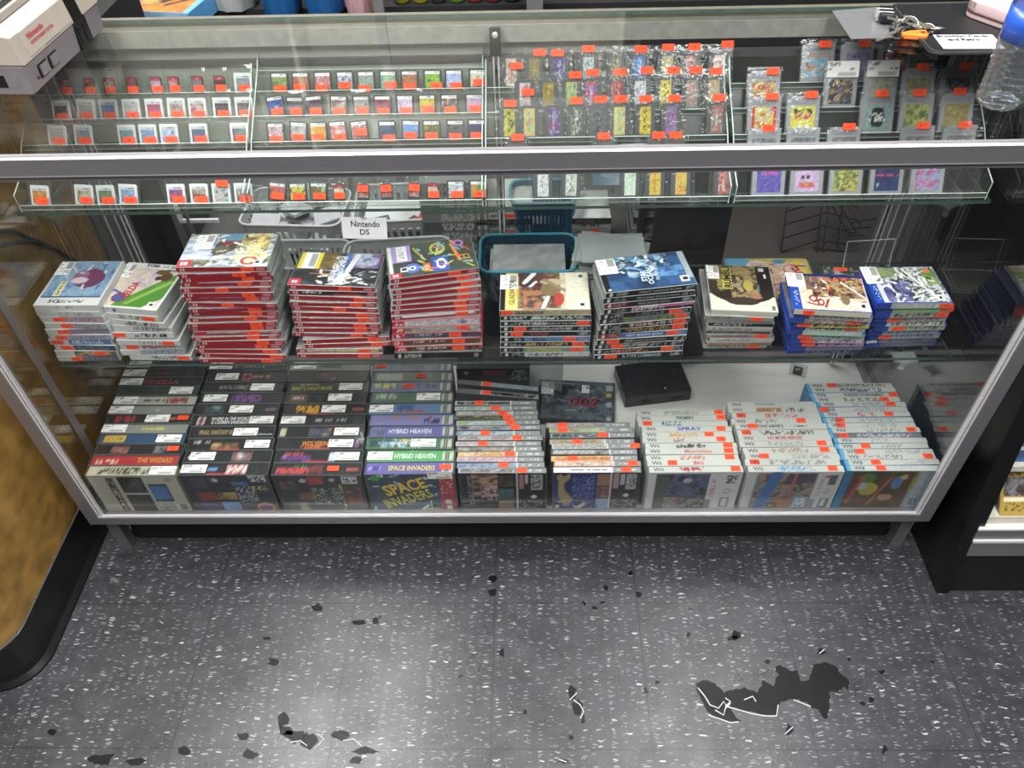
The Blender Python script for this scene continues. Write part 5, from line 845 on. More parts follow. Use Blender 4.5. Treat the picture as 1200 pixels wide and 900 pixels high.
def cart_shell(w, h, d, kind):
    key = ('cart', w, h, kind)
    if key not in MESHC:
        mb = MB()
        if kind == 'gb': prof = [(-w / 2, 0), (w / 2, 0), (w / 2, h), (-w / 2 + .006, h), (-w / 2 + .006, h - .004), (-w / 2, h - .004)]
        elif kind == 'gba': prof = [(-w / 2, .003), (-w / 2 + .003, .003), (-w / 2 + .003, 0), (w / 2, 0), (w / 2, h), (-w / 2 + .003, h), (-w / 2 + .003, h - .003), (-w / 2, h - .003)]
        else: prof = [(-w / 2, 0), (w / 2, 0), (w / 2, h - .003), (w / 2 - .003, h), (-w / 2, h)]
        mb.prism([(a, b) for a, b in prof], 0, d, 'y')
        MESHC[key] = mb.mesh('cartridge_shell', {'gb': GBP, 'gba': GAP, 'ds': DSP, 'w3': W3, 'sw': SWP}[kind], bevel=.0006, seg=1, fix=True)
    return MESHC[key]
KD = {'ds': (.033, .035, .0038), 'w3': (.033, .035, .0038), 'sw': (.021, .031, .0033), 'gb': (.057, .065, .008), 'gba': (.035, .057, .0075)}
NAMEK = {'ds': 'dark grey game card', 'w3': 'white game card', 'sw': 'slim charcoal game card', 'gb': 'square grey cartridge', 'gba': 'upright smoke grey cartridge'}
CIDX = [0]
def wrap_mesh(w, h, d, m):
    key = ('wr', w, h, m.name)
    if key not in MESHC:
        mb = MB(); r = random.Random(3)
        n, q = 6, 8
        P = {}
        def f(u, v): return (-w / 2 + u * w, -.0012 - r.uniform(0, .0012) * (0 < u < 1 and 0 < v < 1), v * h)
        mb.quadgrid(f, n, q); mb.quadgrid(lambda u, v: (w / 2 - u * w, d + .001, v * h), 1, 1)
        mb.quadgrid(lambda u, v: (-w / 2, d + .001 - u * (d + .0022), v * h), 1, 1); mb.quadgrid(lambda u, v: (w / 2, -.0012 + u * (d + .0022), v * h), 1, 1)
        MESHC[key] = mb.mesh('plastic_sleeve', m, smooth=True)
    return MESHC[key]
def cart(px, tier, kind, cols, desc, where, group, st=(.6, .16), hdr=0xD8D8D8, tilt=0., wrap=None, raise_=0., extra=(), wlabel=None, dy=0.):
    w, h, d = KD[kind]; y, z = TIER[tier]; p = at(px, {0: 240, 1: 200, 2: 165, 3: 137, 4: 105}[tier], 'y', y)
    CIDX[0] += 1; sd = CIDX[0]
    t = thing('game_cartridge' if kind in ('gb', 'gba') else 'game_card', desc + ' ' + NAMEK[kind] + ', ' + where, 'game cartridge' if kind in ('gb', 'gba') else 'game card', (p.x, y + .0035 + dy, z + .0013 + raise_ + abs(math.sin(tilt)) * w / 2), 0, group, (LEAN, tilt, 0))
    link('cartridge_shell', cart_shell(w, h, d, kind), t)
    n = (14, 14)
    if kind == 'ds': reg = (.1, .12, .9, .92); ops = [('n', 4, 4, cols), ('r', 0, .8, 1, 1, hdr), ('s', .45, .86, .95, .94, 0x6A6A70, .6)]
    elif kind == 'w3': reg = (.13, .1, .87, .86); ops = [('n', 4, 4, cols), ('r', 0, .84, 1, 1, 0xC8CACC), ('s', .4, .88, .95, .96, 0x6A6A70, .6)]
    elif kind == 'sw': reg = (.08, .22, .92, .94); ops = [('n', 3, 4, cols), ('r', 0, .74, 1, 1, 0xA83040), ('s', .3, .8, .7, .92, 0xE0C0C4, .5)]
    elif kind == 'gb': reg = (.13, .1, .87, .74); ops = [('n', 5, 5, cols)]
    else: reg = (.24, .08, .80, .90); ops = [('n', 3, 6, cols), ('s', .3, .1, .6, .9, cols[-1], .35)]
    ops = ops + list(extra); c = paint(n[0], n[1] if kind != 'gba' else 22, ops, sd)
    mb = MB(); mb.quadgrid(lambda u, v: ((reg[0] + (reg[2] - reg[0]) * u - .5) * w, -.0004, (reg[1] + (reg[3] - reg[1]) * v) * h), n[0], c.shape[0] - 1, c); mb.build('cartridge_label', PRINTG, t)
    if kind == 'gb': mb = MB(); [mb.box(-w * .36 + k * .0, w * .36, -.0005, 0, h * (.80 + .045 * k), h * (.815 + .045 * k)) for k in range(3)]; mb.build('grip_ridge', mat('grey_ridge', 0x77787C, .5), t)
    W_, H_ = w, h
    if wrap: W_, H_, m_ = wrap; link('plastic_sleeve', wrap_mesh(W_, H_, d, m_), t, loc=(0, 0, -.0008))
    if st: link('price_sticker', sticker_mesh(.022 if kind != 'sw' else .019, .0115, sd, 'orange'), t, (( st[0] - .5) * W_, -.0032, st[1] * H_), (PI / 2, 0, 0))
    if wlabel: link('store_label', sticker_mesh(.056, .027, sd, 'white'), t, (0, -.0034, wlabel * H_), (PI / 2, 0, 0))
    return t
def pos(i, n, rowname, trayname):
    return '%s from left, %s, %s' % (ORD[i], rowname, trayname)
RN = {0: 'front row', 1: 'hidden second row', 2: 'third row', 3: 'fourth row', 4: 'back row'}
# tray one
bagw = (.040, .050, PROT); bags = (.034, .046, PROT)
TN = 'leftmost tray'; G = 'game cards in the leftmost clear tray'
rA = [(74, [0x5A4A40, 0x8A8478], 'brown pictured'), (102, [0x4A3A30, 0x8A7A58], 'tan pictured'), (126, [0x2A2A28, 0xB8B8A0, 0x4A3A30], 'black and cream'), (152, [0x5A3A48, 0x9A7A6A], 'plum pictured'), (181, [0x8A88A0, 0xC8B8C8], 'mauve pictured'), (202, [0xA83A48, 0xC8A0A8], 'all red'), (230, [0x5A8A90, 0x8A6A78], 'teal pictured'), (256, [0x2A3A3A, 0x6A3A38], 'dark green pictured')]
for i, (px, c, d_) in enumerate(rA): cart(px, 4, 'sw', c, d_, pos(i, 9, RN[4], TN), G, (.6, .2), wrap=bags)
cart(284, 4, 'w3', [0x5A6A78, 0x9AA0A0], 'grey-blue pictured', pos(8, 9, RN[4], TN), G, (.6, .16), wrap=bagw)
rB = [(70, [0x3A3E48, 0x5A5E60], 'dusky'), (99, [0xC0BEB8, 0x9AA0A0], 'pale'), (126, [0x3A68B0, 0x5A88C0, 0x3A4A58], 'blue pictured'), (153, [0xB8B8BC, 0xC8C8C8], 'nearly blank'), (180, [0x3A60B0, 0xC83A40, 0x4A70B8], 'blue and red pictured'), (206, [0xC8C8C0, 0x8A6A58], 'pale brown figured'), (231, [0xD0D0D0, 0xA83A50], 'red emblem'), (260, [0x3A3A48, 0x5A4A58], 'dark violet'), (286, [0x4A4A50, 0x8A7A78], 'dark pictured')]
for i, (px, c, d_) in enumerate(rB): cart(px, 3, 'w3', c, d_, pos(i, 9, RN[3], TN), G, (.58, .14), wrap=bagw, tilt=[.0, .06, 0, 0, 0, .03, 0, 0, 0][i])
rC = [(64, [0xC0C0BC, 0xA8A8A8], 'blank white'), (95, [0x6A90B8, 0xA8A898], 'pale blue pictured'), (147, [0x5A98C0, 0x7AA870], 'blue and green'), (172, [0x8AB0D0, 0x5A8AC0], 'sky blue'), (197, [0x3A68C8, 0xC8D8E8], 'blue lettered'), (232, [0x3A68B8, 0x6A6A50], 'blue racing'), (280, [0x3A4A50, 0x8A9AA0], 'teal banded')]
for i, (px, c, d_) in enumerate(rC): cart(px, 2, 'w3', c, d_, pos(i, 7, RN[2], TN), G, (.6, .16), wrap=bagw, tilt=[.06, .05, 0, 0, 0, 0, 0][i])
rF = [(46, [0xD8A038, 0xC8782A, 0xE0C050], 'yellow-orange'), (98, [0x2A2A28, 0xC8C0A0, 0x3A3A3A], 'black pictured'), (124, [0x3A60A8, 0x88A050, 0x6A4A38], 'blue and green pictured'), (150, [0x5A88C0, 0xA8C0D8], 'pale blue'), (207, [0x3A50B8, 0xC85038], 'royal blue with red'), (234, [0x6A3A38, 0xC8C0B8], 'maroon lettered'), (260, [0x2A2A2C, 0xC8C8C8, 0x2A2A2C], 'black and white'), (286, [0x4A4A4C, 0xB8B8B8], 'grey lettered')]
for i, (px, c, d_) in enumerate(rF): cart(px, 0, 'w3', c, d_, pos(i, 8, RN[0], TN), G, (.62, .16) if i != 6 else (.6, .7), wrap=bagw, tilt=[.08, .08, .0, .06, 0, 0, 0, 0][i])
# tray two
TN = 'second tray'; G = 'dark grey game cards in the second clear tray'
A = [(327, [0x5A8A48, 0x8A9A58, 0x3A4A38], 'green'), (352, [0xA83A38, 0x8A6A38, 0xC0504A], 'red'), (378, [0xC8C0C0, 0xA84A50, 0xD0C8C8], 'white and red'), (404, [0x2A3A58, 0xA8B8C8, 0x3A4A68], 'navy'), (429, [0x4A6A58, 0x8A9A90, 0x5A5A58], 'grey-green'), (455, [0x3A78C0, 0x88B060, 0x3A60A8], 'bright blue'), (480, [0x7A4A38, 0xA87858, 0x5A6A50], 'brown'), (507, [0x4A8A48, 0x88B838, 0x2A4A38], 'lime green'), (532, [0x7A98D0, 0xA8B8E0, 0x5A78B0], 'light blue'), (560, [0xB0B098, 0xC8C8B0, 0x8A8A70], 'beige')]
for i, (px, c, d_) in enumerate(A): cart(px, 4, 'ds', c, d_ + ' pictured', pos(i, 10, RN[4], TN), G, [(.55, .17), (.45, .24), (.42, .17), (.5, .3), (.4, .12), (.65, .28), (.5, .2), (.7, .2), (.62, .18), (.58, .32)][i])
B = [(325, [0x3A68B8, 0x28488A, 0xB8C8E0], 'blue'), (346, [0x2A2A30, 0x5A5A68, 0xA8A8A8], 'black and grey'), (370, [0x34344A, 0x5A4A58, 0x2A2A2E], 'dark purple'), (397, [0xD0D0CC, 0x6A4A40, 0xC8C8C0], 'white'), (424, [0x26282A, 0xA8A8A0, 0x3A3A3A], 'black and white'), (449, [0x3A2A4A, 0x9A3A40, 0x3A3A78], 'violet crowd'), (475, [0xC8B0C8, 0xB0A8C0, 0x9A7A90], 'lilac'), (501, [0xE0D040, 0xC8B838, 0xC86A48], 'yellow'), (527, [0x34302E, 0x6A5A50, 0xC8B8A8], 'dark brown'), (556, [0xD0C8D0, 0xC090B8, 0xB8A8D0], 'white and pink')]
for i, (px, c, d_) in enumerate(B): cart(px, 3, 'ds', c, d_ + ' pictured', pos(i, 10, RN[3], TN), G, (.56, .2), tilt=[-.15, 0, -.1, .05, 0, 0, 0, 0, 0, 0][i], wrap=(.038, .046, PROT) if i in (1, 4, 7, 9) else None)
Cc = [(323, [0x7A4A58, 0xC8B0B8, 0x4A3A48], 'maroon and white'), (349, [0x8A8E90, 0xB8B8B8], 'grey'), (373, [0xE0B838, 0xC88A30, 0xD8C850], 'yellow-orange'), (397, [0xC8C8C8, 0xB83A40], 'red car'), (422, [0xD0D0D0, 0x9A4A48, 0xB8B8B8], 'white and red'), (454, [0x2A3A58, 0x3A5A78], 'navy'), (481, [0x4A80C0, 0x6A98C8], 'sky blue'), (506, [0x8A8A48, 0x4A5A38, 0xA89858], 'olive'), (534, [0x34383A, 0x6A6A68], 'charcoal'), (559, [0x2A3A68, 0x4A4A58], 'dark blue')]
for i, (px, c, d_) in enumerate(Cc): cart(px, 2, 'ds', c, d_ + ' pictured', pos(i, 10, RN[2], TN), G, [(.5, .16), (.5, .2), (.45, .24), (.6, .18), (.6, .4), (.6, .14), (.5, .24), (.5, .22), (.5, .16), (.5, .2)][i], tilt=[0, .08, 0, -.08, -.08, 0, .05, 0, 0, 0][i])
F = [(325, 'ds', [0x3A6AB8, 0xC86A38, 0x6A4A38], 'blue and orange', .12), (350, 'ds', [0xE0C838, 0xC8C850, 0x3A3A2A], 'yellow', 0), (374, 'ds', [0x8A5A40, 0x5A7A50, 0xC8C8A0], 'brown and green', .03), (398, 'sw', [0x3A6AA0, 0xC8C8B8, 0xD8C060], 'red-headed blue', 0), (426, 'sw', [0xA83A38, 0xC8A8A0], 'small all red', .05), (454, 'sw', [0x9A8A88, 0xC84838], 'small brown', -.03), (485, 'sw', [0xC03A40, 0xC8C0C0], 'tilted red and white', .12), (508, 'sw', [0xC03A40, 0xC8C8B0, 0x4A7A48], 'red and cream', 0), (535, 'ds', [0x2A3458, 0xC8D0D8, 0x2A3458], 'navy lettered', 0), (561, 'ds', [0xD87838, 0x6AA858, 0xC85038], 'orange and green', 0)]
for i, (px, k, c, d_, tl) in enumerate(F): cart(px, 0, k, c, d_ + ' pictured', pos(i, 10, RN[0], TN), G, (.55, .22) if k == 'ds' or i in (3, 7) else (.5, .3), tilt=tl, wrap=(.038, .048, PROT) if k == 'ds' else ((.036, .075, SLEEVE) if i in (4, 5, 6) else (.034, .05, SLEEVE)))
# tray three
TN = 'third tray'; G = 'bagged upright cartridges in the third clear tray'
bg = (.050, .070, SLEEVE)
A = [(599, [0xC87038, 0xE0D8D0, 0xB85828], 'orange'), (626, [0xA89A58, 0x8A7A48, 0xB8A868], 'gold'), (655, [0x3A3A90, 0x5A48A8, 0xC8C890], 'deep purple'), (689, [0x3A88A8, 0xC8D8D8, 0x2A2A30], 'blue and black'), (721, [0x4A4A40, 0x8A8468, 0x2A2A28], 'dark olive'), (748, [0x5A88C8, 0x4A78B8, 0x6A98D0], 'plain blue'), (781, [0x5A98C8, 0xC8A838, 0x88B8D0], 'sky and gold'), (808, [0x3A78A8, 0xC87838, 0x5A3A88], 'multicoloured'), (841, [0xB85848, 0xD8C8B8, 0x8A3A38], 'red and white')]
for i, (px, c, d_) in enumerate(A): cart(px, 4, 'gba', c, d_, pos(i, 9, RN[4], TN), G, [(.7, .55), (.7, .86), (.45, .84), (.5, .93), None, (.55, .9), (.5, .93), (.6, .93), (.75, .98)][i], wrap=bg)
B = [(615, [0xB83038, 0xD8D0D0, 0xA82A38], 'red and white'), (642, [0xB8A038, 0x8A7A28, 0xC8B048], 'gold square'), (669, [0x3A68B8, 0xC8C838, 0x3A98B0], 'blue with yellow script'), (692, [0x4A68C8, 0xC84848, 0xA8B8E0], 'blue and red'), (722, [0x2A6A68, 0xC84848, 0x2A3A3A], 'teal with red script'), (749, [0xB0B4B8, 0xD0D4D8, 0x8A8E94], 'silver'), (778, [0xD8C838, 0xE0D048, 0x6A4A28], 'yellow with upright letters'), (809, [0xB85858, 0x8A9088, 0xC87868], 'faded red'), (834, [0x3A78C8, 0xC8A848, 0x3A68B0], 'blue with bronze centre')]
for i, (px, c, d_) in enumerate(B): cart(px, 3, 'gba', c, d_, pos(i, 9, RN[3], TN), G, [(.62, .5), None, (.65, .9), (.55, .95), (.6, .95), (.72, .98), (.78, .97), (.6, .97), (.55, .93)][i], wrap=bg)
Cc = [(597, [0xB83038, 0xC8D038, 0x2A2A28], 'red with lime stripe'), (620, [0xC88A38, 0xD8C878, 0x5A9A98], 'orange-yellow'), (649, [0xB83A40, 0x3A48A0, 0xC8B8A8], 'red and blue'), (675, [0xB0B4B0, 0x4A5A50, 0xC8C8C0], 'pale grey'), (700, [0x2E3034, 0x6A6E74, 0x3A3A40], 'black wire-patterned'), (725, [0xC8C058, 0xD8D080, 0x6A98B0], 'yellow and pale blue'), (755, [0xE0C828, 0xD8C020, 0x2A2A1A], 'bright yellow'), (785, [0x5A3A7A, 0xA86AA0, 0x3A8A98], 'purple'), (838, [0x5A8A88, 0xB85848, 0x88A8A0], 'teal and red')]
for i, (px, c, d_) in enumerate(Cc): cart(px, 2, 'gba', c, d_, pos(i, 9, RN[2], TN), G, [(.55, .86), None, None, (.5, .9), (.6, .93), (.55, .93), (.5, .92), (.6, .92), (.55, .92)][i], wrap=bg)
for i, px in enumerate((607, 707, 770, 790)): cart(px, 1, 'gba', [0x7A6A58, 0x5A5E64], ['tan', 'ash', 'dun', 'drab'][i], pos(i, 4, RN[1], TN), G, (.5, 1.02), wrap=(.048, .055, SLEEVE))
F = [(636, [0xB8BCBC, 0xE0E4E4, 0x8A9090], 'silver'), (668, [0x9AA098, 0xD8DCD8, 0x7A7A68], 'grey crumpled'), (737, [0x88C068, 0xD8E8D8, 0xC8D8C8], 'green and white'), (766, [0xE09038, 0xD8C838, 0xD06838], 'orange and yellow'), (796, [0xE08848, 0xE0C848, 0xC86848], 'orange'), (846, [0xD8D8D8, 0xC05048, 0xC8B8A8], 'white and red')]
for i, (px, c, d_) in enumerate(F): cart(px, 0, 'gba', c, d_, pos(i, 6, RN[0], TN), G, [None, (.65, .97), (.5, .97), (.3, .9), (.6, .97), (.8, .93)][i], wrap=bg, tilt=[0, .04, 0, 0, 0, 0][i])
# tray four
TN = 'rightmost tray'; G = 'grey cartridges in the rightmost clear tray'
gw = (.062, .072, SLEEVE)
A = [(955, [0x5A98C8, 0x88C0D8, 0xC88858, 0x4A6A58], 'sea blue and coral'), (1000, [0x6A5A90, 0x9A88B0, 0x4A3A68], 'violet'), (1043, [0xB83A68, 0x7A2A58, 0xD8A058], 'magenta and gold')]
for i, (px, c, d_) in enumerate(A): cart(px, 4, 'gb', c, d_, pos(i, 3, RN[4], TN), G, (.65, .86), wrap=gw, raise_=.004)
cart(1081, 4, 'ds', [0x3A3A3E, 0xB8A048, 0x2A2A2C], 'black with gold speck', pos(3, 4, RN[4], TN), G, None)
B = [(892, 'gb', [0x5A9A48, 0xB83838, 0xD8B838, 0x3A58A8], 'four-coloured action', (.72, .88), None), (981, 'gb', [0x3A3A58, 0xB89868, 0x2A2A30, 0x8A8AA0], 'dark knight pictured', None, .9), (1027, 'gb', [0xA8A890, 0xB8B8A0, 0x9A9A80], 'beige blank labelled', None, .9), (1070, 'gb', [0xB8A868, 0x9A9A70, 0x8A5A48], 'tan scroll pictured', (.55, .92), None), (1115, 'gb', [0xA8B0B8, 0x3A3A40, 0xC8CCD0], 'white and black pictured', (.65, .92), None)]
for i, (px, k, c, d_, st, wlb) in enumerate(B): cart(px, 3, k, c, d_, pos(i, 5, RN[3], TN), G, st, wrap=gw, wlabel=wlb)
Cc = [(893, [0xC83838, 0xD8D040, 0xD8C0B0, 0xA83030], 'red and yellow framed', [('r', 0, 0, 1, .08, 0xD8C838), ('r', 0, 0, .08, 1, 0xC83838), ('r', .92, 0, 1, 1, 0xC83838)]), (938, [0xE0D840, 0xE0D848, 0xD8C838], 'bright yellow', [('s', .1, .7, .9, .9, 0x3A3A2A, .6), ('s', .15, .45, .85, .65, 0xC83A68, .6), ('e', .4, .15, .08, .1, 0xE8E8E8), ('e', .7, .15, .08, .1, 0xE8E8E8)]), (1024, [0x9AB8B8, 0x88A8A8, 0xA8C8C8], 'pale teal with black disc', [('e', .5, .5, .3, .42, 0x1A1C1E), ('s', .15, .3, .85, .7, 0xE0E0E0, .45)]), (1069, [0x8AA858, 0xC8C868, 0x5A7A3A, 0xC87858], 'green creature patterned', ()), (1115, [0xB8A868, 0xA89858, 0xC8B878], 'sandy tan', ())]
for i, (px, c, d_, ex) in enumerate(Cc): cart(px, 2, 'gb', c, d_, pos(i, 5, RN[2], TN), G, [(.68, .9), (.68, .93), (.55, .93), (.5, .93), (.5, .95)][i], wrap=gw, extra=ex)
for i, px in enumerate((893, 938, 985, 1070, 1118)): cart(px, 1, 'gb', [0x6A6A70, 0x9A9AA0], ['smudged', 'plain', 'worn', 'faded', 'dull'][i], pos(i, 5, RN[1], TN), G, (.6, .99) if i != 1 else None, wrap=(.060, .066, SLEEVE))
F = [(898, [0x5A48B0, 0x6A58C0, 0x4A3A98], 'purple with pink letters', (), [('TETRIS', .62, .028, .009, 0xE05AA8)], 0x8A8C90), (942, [0xC8A8D8, 0xD8B8E0, 0xB890C8], 'lilac with small figures', [('e', .3, .6, .08, .08, 0x3A3A3A), ('e', .55, .6, .09, .08, 0x3A2A30), ('s', .2, .15, .8, .38, 0xC86848, .7)], (), 0), (987, [0xC8A838, 0x4A7A48, 0xD8C858, 0x3A4A38], 'yellow and green pictured', (), (), 0), (1034, [0x24346A, 0x2A3A78, 0x1E2C5A], 'dark blue pink-lined', [('s', .05, .62, .95, .7, 0xD04A78, .85), ('r', .1, .15, .2, .35, 0xC8C8D0)], (), 0), (1081, [0x3A68A8, 0xD86AA0, 0x8AB0D8, 0x6A4A98], 'blue and pink pictured', [('s', .2, .85, .8, .97, 0xA8D0E8, .8)], (), 0)]
for i, (px, c, d_, ex, tx, _) in enumerate(F):
    o_ = cart(px, 0, 'gb', c, d_, pos(i, 5, RN[0], TN), G, None, wrap=gw, extra=ex)
    for b_, v, w_, h_, cc_ in tx: put_text(o_, b_, w_, h_, cc_, (0, -.0008, v * .065), FR)
    if i == 4: link('store_label', sticker_mesh(.056, .027, 3, 'white'), o_, (0, -.0034, .062), (PI / 2, 0, 0))

# hand-written sign hanging from the shelf front
s_ = at(423, 251, 'y', .236); sg = thing('paper_sign', 'white hand-lettered card hanging from the front edge of the top shelf', 'sign', (s_.x, .2345, .708), R(1), None, (R(-16), R(2), 0))
mb = MB(); mb.box(-.041, .041, 0, .0005, 0, .040); mb.build('card', mat('white_card', 0xE4E4E8, .7, 0, .02), sg)
put_text(sg, 'Nintendo', .052, .0115, 0x16161A, (.002, -.0004, .028), FR, bold=.012); put_text(sg, 'DS', .017, .0105, 0x16161A, (.0, -.0004, .013), FR, bold=.012)
mb = MB(); mb.box(-.005, .005, -.0004, 0, .036, .052); mb.build('clear_tape', PROT, sg)

# ================================================================= BASKETS AND STORAGE BEHIND THE STACKS
GRYP = mat('light_grey_plastic', 0xA9ACAC, .5, 0, .04); TEAL = clear_mat('teal_clear_plastic', 0x5AA0B8, .15, .06, haze=.35, hazecol=0x2E6E8C); TEALE = mat('teal_plastic_rim', 0x2E7C90, .3, 0, .08)
def basket(label, x, y, z, w, d, h, m, rim, rz=0., slots=9, group=None, taper=.86, r=.025):
    t = thing('storage_basket', label, 'basket', (x, y, z), rz, group)
    def ring(s, zz): return [(a * s, b * s, zz) for a, b in rrect(w, d, r, 4)]
    mb = MB(); n = len(ring(1, 0)); lv = [(taper, 0), (taper + .02, h * .22), (taper + (1 - taper) * .8, h * .78), (1, h)]
    # solid bands low and high, slot bars in between
    for (s0, z0), (s1, z1) in ((lv[0], lv[1]), (lv[2], lv[3])):
        A, B = ring(s0, z0), ring(s1, z1); A2, B2 = ring(s0 - .02, z0), ring(s1 - .02, z1)
        for k in range(n):
            j = (k + 1) % n; mb.poly([A[k], A[j], B[j], B[k]]); mb.poly([A2[j], A2[k], B2[k], B2[j]])
    mb.poly([(a, b, .001) for a, b, _ in ring(taper, 0)])
    def lerp(a, b, q): return tuple(a[i] + (b[i] - a[i]) * q for i in range(3))
    s1, z1 = lv[1]; s2_, z2 = lv[2]
    for side in range(4):
        L = w - 2 * r if side % 2 == 0 else d - 2 * r; ns = slots if side % 2 == 0 else max(3, int(slots * d / w))
        for k in range(ns + 1):
            c0 = -L / 2 + L * k / ns; hw_ = L / ns * .22
            P = []
            for cc_, (ss, zz) in ((c0 - hw_, (s1, z1)), (c0 + hw_, (s1, z1)), (c0 + hw_, (s2_, z2)), (c0 - hw_, (s2_, z2))):
                e = {0: (cc_, -d / 2), 1: (w / 2, cc_), 2: (-cc_, d / 2), 3: (-w / 2, -cc_)}[side]; P.append((e[0] * ss, e[1] * ss, zz))
            mb.poly(P); mb.poly([(p[0] * .975, p[1] * .975, p[2]) for p in reversed(P)])
            mb.poly([P[1], (P[1][0] * .975, P[1][1] * .975, P[1][2]), (P[2][0] * .975, P[2][1] * .975, P[2][2]), P[2]]); mb.poly([P[0], P[3], (P[3][0] * .975, P[3][1] * .975, P[3][2]), (P[0][0] * .975, P[0][1] * .975, P[0][2])])
    # corner pieces between slots
    A, B = ring(s1, z1), ring(s2_, z2)
    for k in range(n):
        j = (k + 1) % n
        if Vector(A[k]).xy.length and (Vector(A[k]) - Vector(A[j])).length < .02: mb.poly([A[k], A[j], B[j], B[k]])
    mb.build('basket_body', m, t)
    mb = MB(); mb.tube([(a, b, h) for a, b in rrect(w, d, r, 4)], .0035, 6, closed=True); mb.build('rim', rim, t, smooth=True)
    return t
basket('light grey slotted basket behind the second red stack', -.405, .378, ZS + .0005, .17, .10, .085, GRYP, GRYP, 0, 10)
basket('light grey slotted basket behind the neon-covered red stack', -.215, .355, ZS + .0005, .22, .13, .092, GRYP, GRYP, R(4), 11)
basket('teal clear basket of disc sleeves behind the short black stack', .055, .375, ZS + .0005, .20, .13, .085, TEAL, TEALE, 0, 12)
rb = random.Random(8)
for k in range(7):
    W_ = .15; ob = make_case('disc_sleeve', '%s grey case lying in the teal basket, %s from its top' % (['dark', 'smoky', 'pale', 'black', 'silver', 'dull', 'white-ended'][k], ORD[6 - k]), 'game case', 'cases lying in the teal basket', (.052 + rb.uniform(-.004, .004), .33, ZS + .004 + k * .0102), (W_, .09, .0098), CLEARGREY, top=(10, 6, [('n', 3, 3, [0x7A7E80, 0x9A9E9E])]), front=(30, 2, [('bg', [0x2A2C2E, 0x5A5E60, 0xB8BABA][k % 3]), SF(.3, .7, 0xB8B8B8)]), seed=k)
t = thing('card_sleeve_pile', 'thick pile of empty clear plastic sleeves left of the black back panel', 'plastic sleeves', (.222, .355, ZS + .0005))
tag(t, kind='stuff')
mb = MB()
for k in range(34):
    a = rb.uniform(-.2, .16) - .05; M_ = Matrix.Translation((rb.uniform(-.012, .012), rb.uniform(-.01, .01), .003 + k * .0034)) @ Matrix.Rotation(a, 4, 'Z') @ Matrix.Rotation(rb.uniform(-.03, .03), 4, 'X')
    mb.box(-.064, .064, -.048, .048, 0, .0016, M=M_, mis=(0, 0, 1, 1, 1, 1))
mb.build('sleeve_sheets', [FROST, mat('sleeve_edge', 0xB4BABC, .4)], t)
# storage unit behind the case
UN = mat('dark_storage_board', 0x3B3A38, .6, 0, .1)
st = thing('storage_shelf', 'low dark storage shelf standing behind the glass case', 'shelf', (-.1, .75, 0))
for z in (.415, .06): mb = MB(); mb.box(-.68, .42, -.19, .26, z - .015, z); mb.build('shelf_board', UN, st)
for x in (-.68, .405): mb = MB(); mb.box(x, x + .015, -.19, .26, 0, .62); mb.build('side_panel', UN, st)
mb = MB(); mb.box(-.68, .42, .25, .262, 0, .62); mb.build('back_panel', UN, st)
ZB2 = .4155
basket('pale grey tray basket with loose cards in the storage behind the case', -.225, .66, ZB2, .26, .16, .10, GRYP, GRYP, R(3), 11)
basket('long grey basket of loose cartridges in the storage behind the leftmost red stack', -.50, .66, ZB2, .24, .16, .09, GRYP, GRYP, R(-3), 10)
for k in range(16):
    x = rb.uniform(-.59, -.41); y = rb.uniform(.61, .71)
    o = link('game_cartridge', cart_shell(.057, .065, .008, 'gb'), None, (x, y, ZB2 + .02 + k * .004), (rb.uniform(-1.7, -1.3), rb.uniform(-.3, .3), rb.uniform(0, 6)))
    tag(o, 'loose grey cartridge heaped in the basket behind the tallest red stack', 'game cartridge', 'loose cartridges in the rear basket')
for k, (x, y, c) in enumerate(((-.29, .63, 0x2E3034), (-.215, .625, 0x3A3234), (-.19, .64, 0xB04038))):
    mb = MB(); mb.box(-.017, .017, -.018, .018, 0, .004); mb.box(-.012, .012, -.012, .010, .004, .0044, mi=1)
    tag(mb.build('game_card', [DSP if k < 2 else mat('red_card', 0xB04038, .4), mat('dark_label_%d' % k, [0x5A6A7A, 0xC84A3A, 0xD8B0A8][k], .4)], loc=(x, y, ZB2 + .094 - .03), rot=(R(6), 0, R(20 + 30 * k)), bevel=.0004), ['dark game card lying left in the rear grey tray basket', 'charcoal game card beside a red one in the rear grey tray basket', 'small red game card in the rear grey tray basket'][k], 'game card', 'loose cards in the rear tray basket')
mb = MB(); mb.box(-.34, -.12, .6, .72, ZB2 + .056, ZB2 + .0635); tag(mb.build('card_divider', GRYP), 'grey flat insert inside the rear tray basket', 'insert')
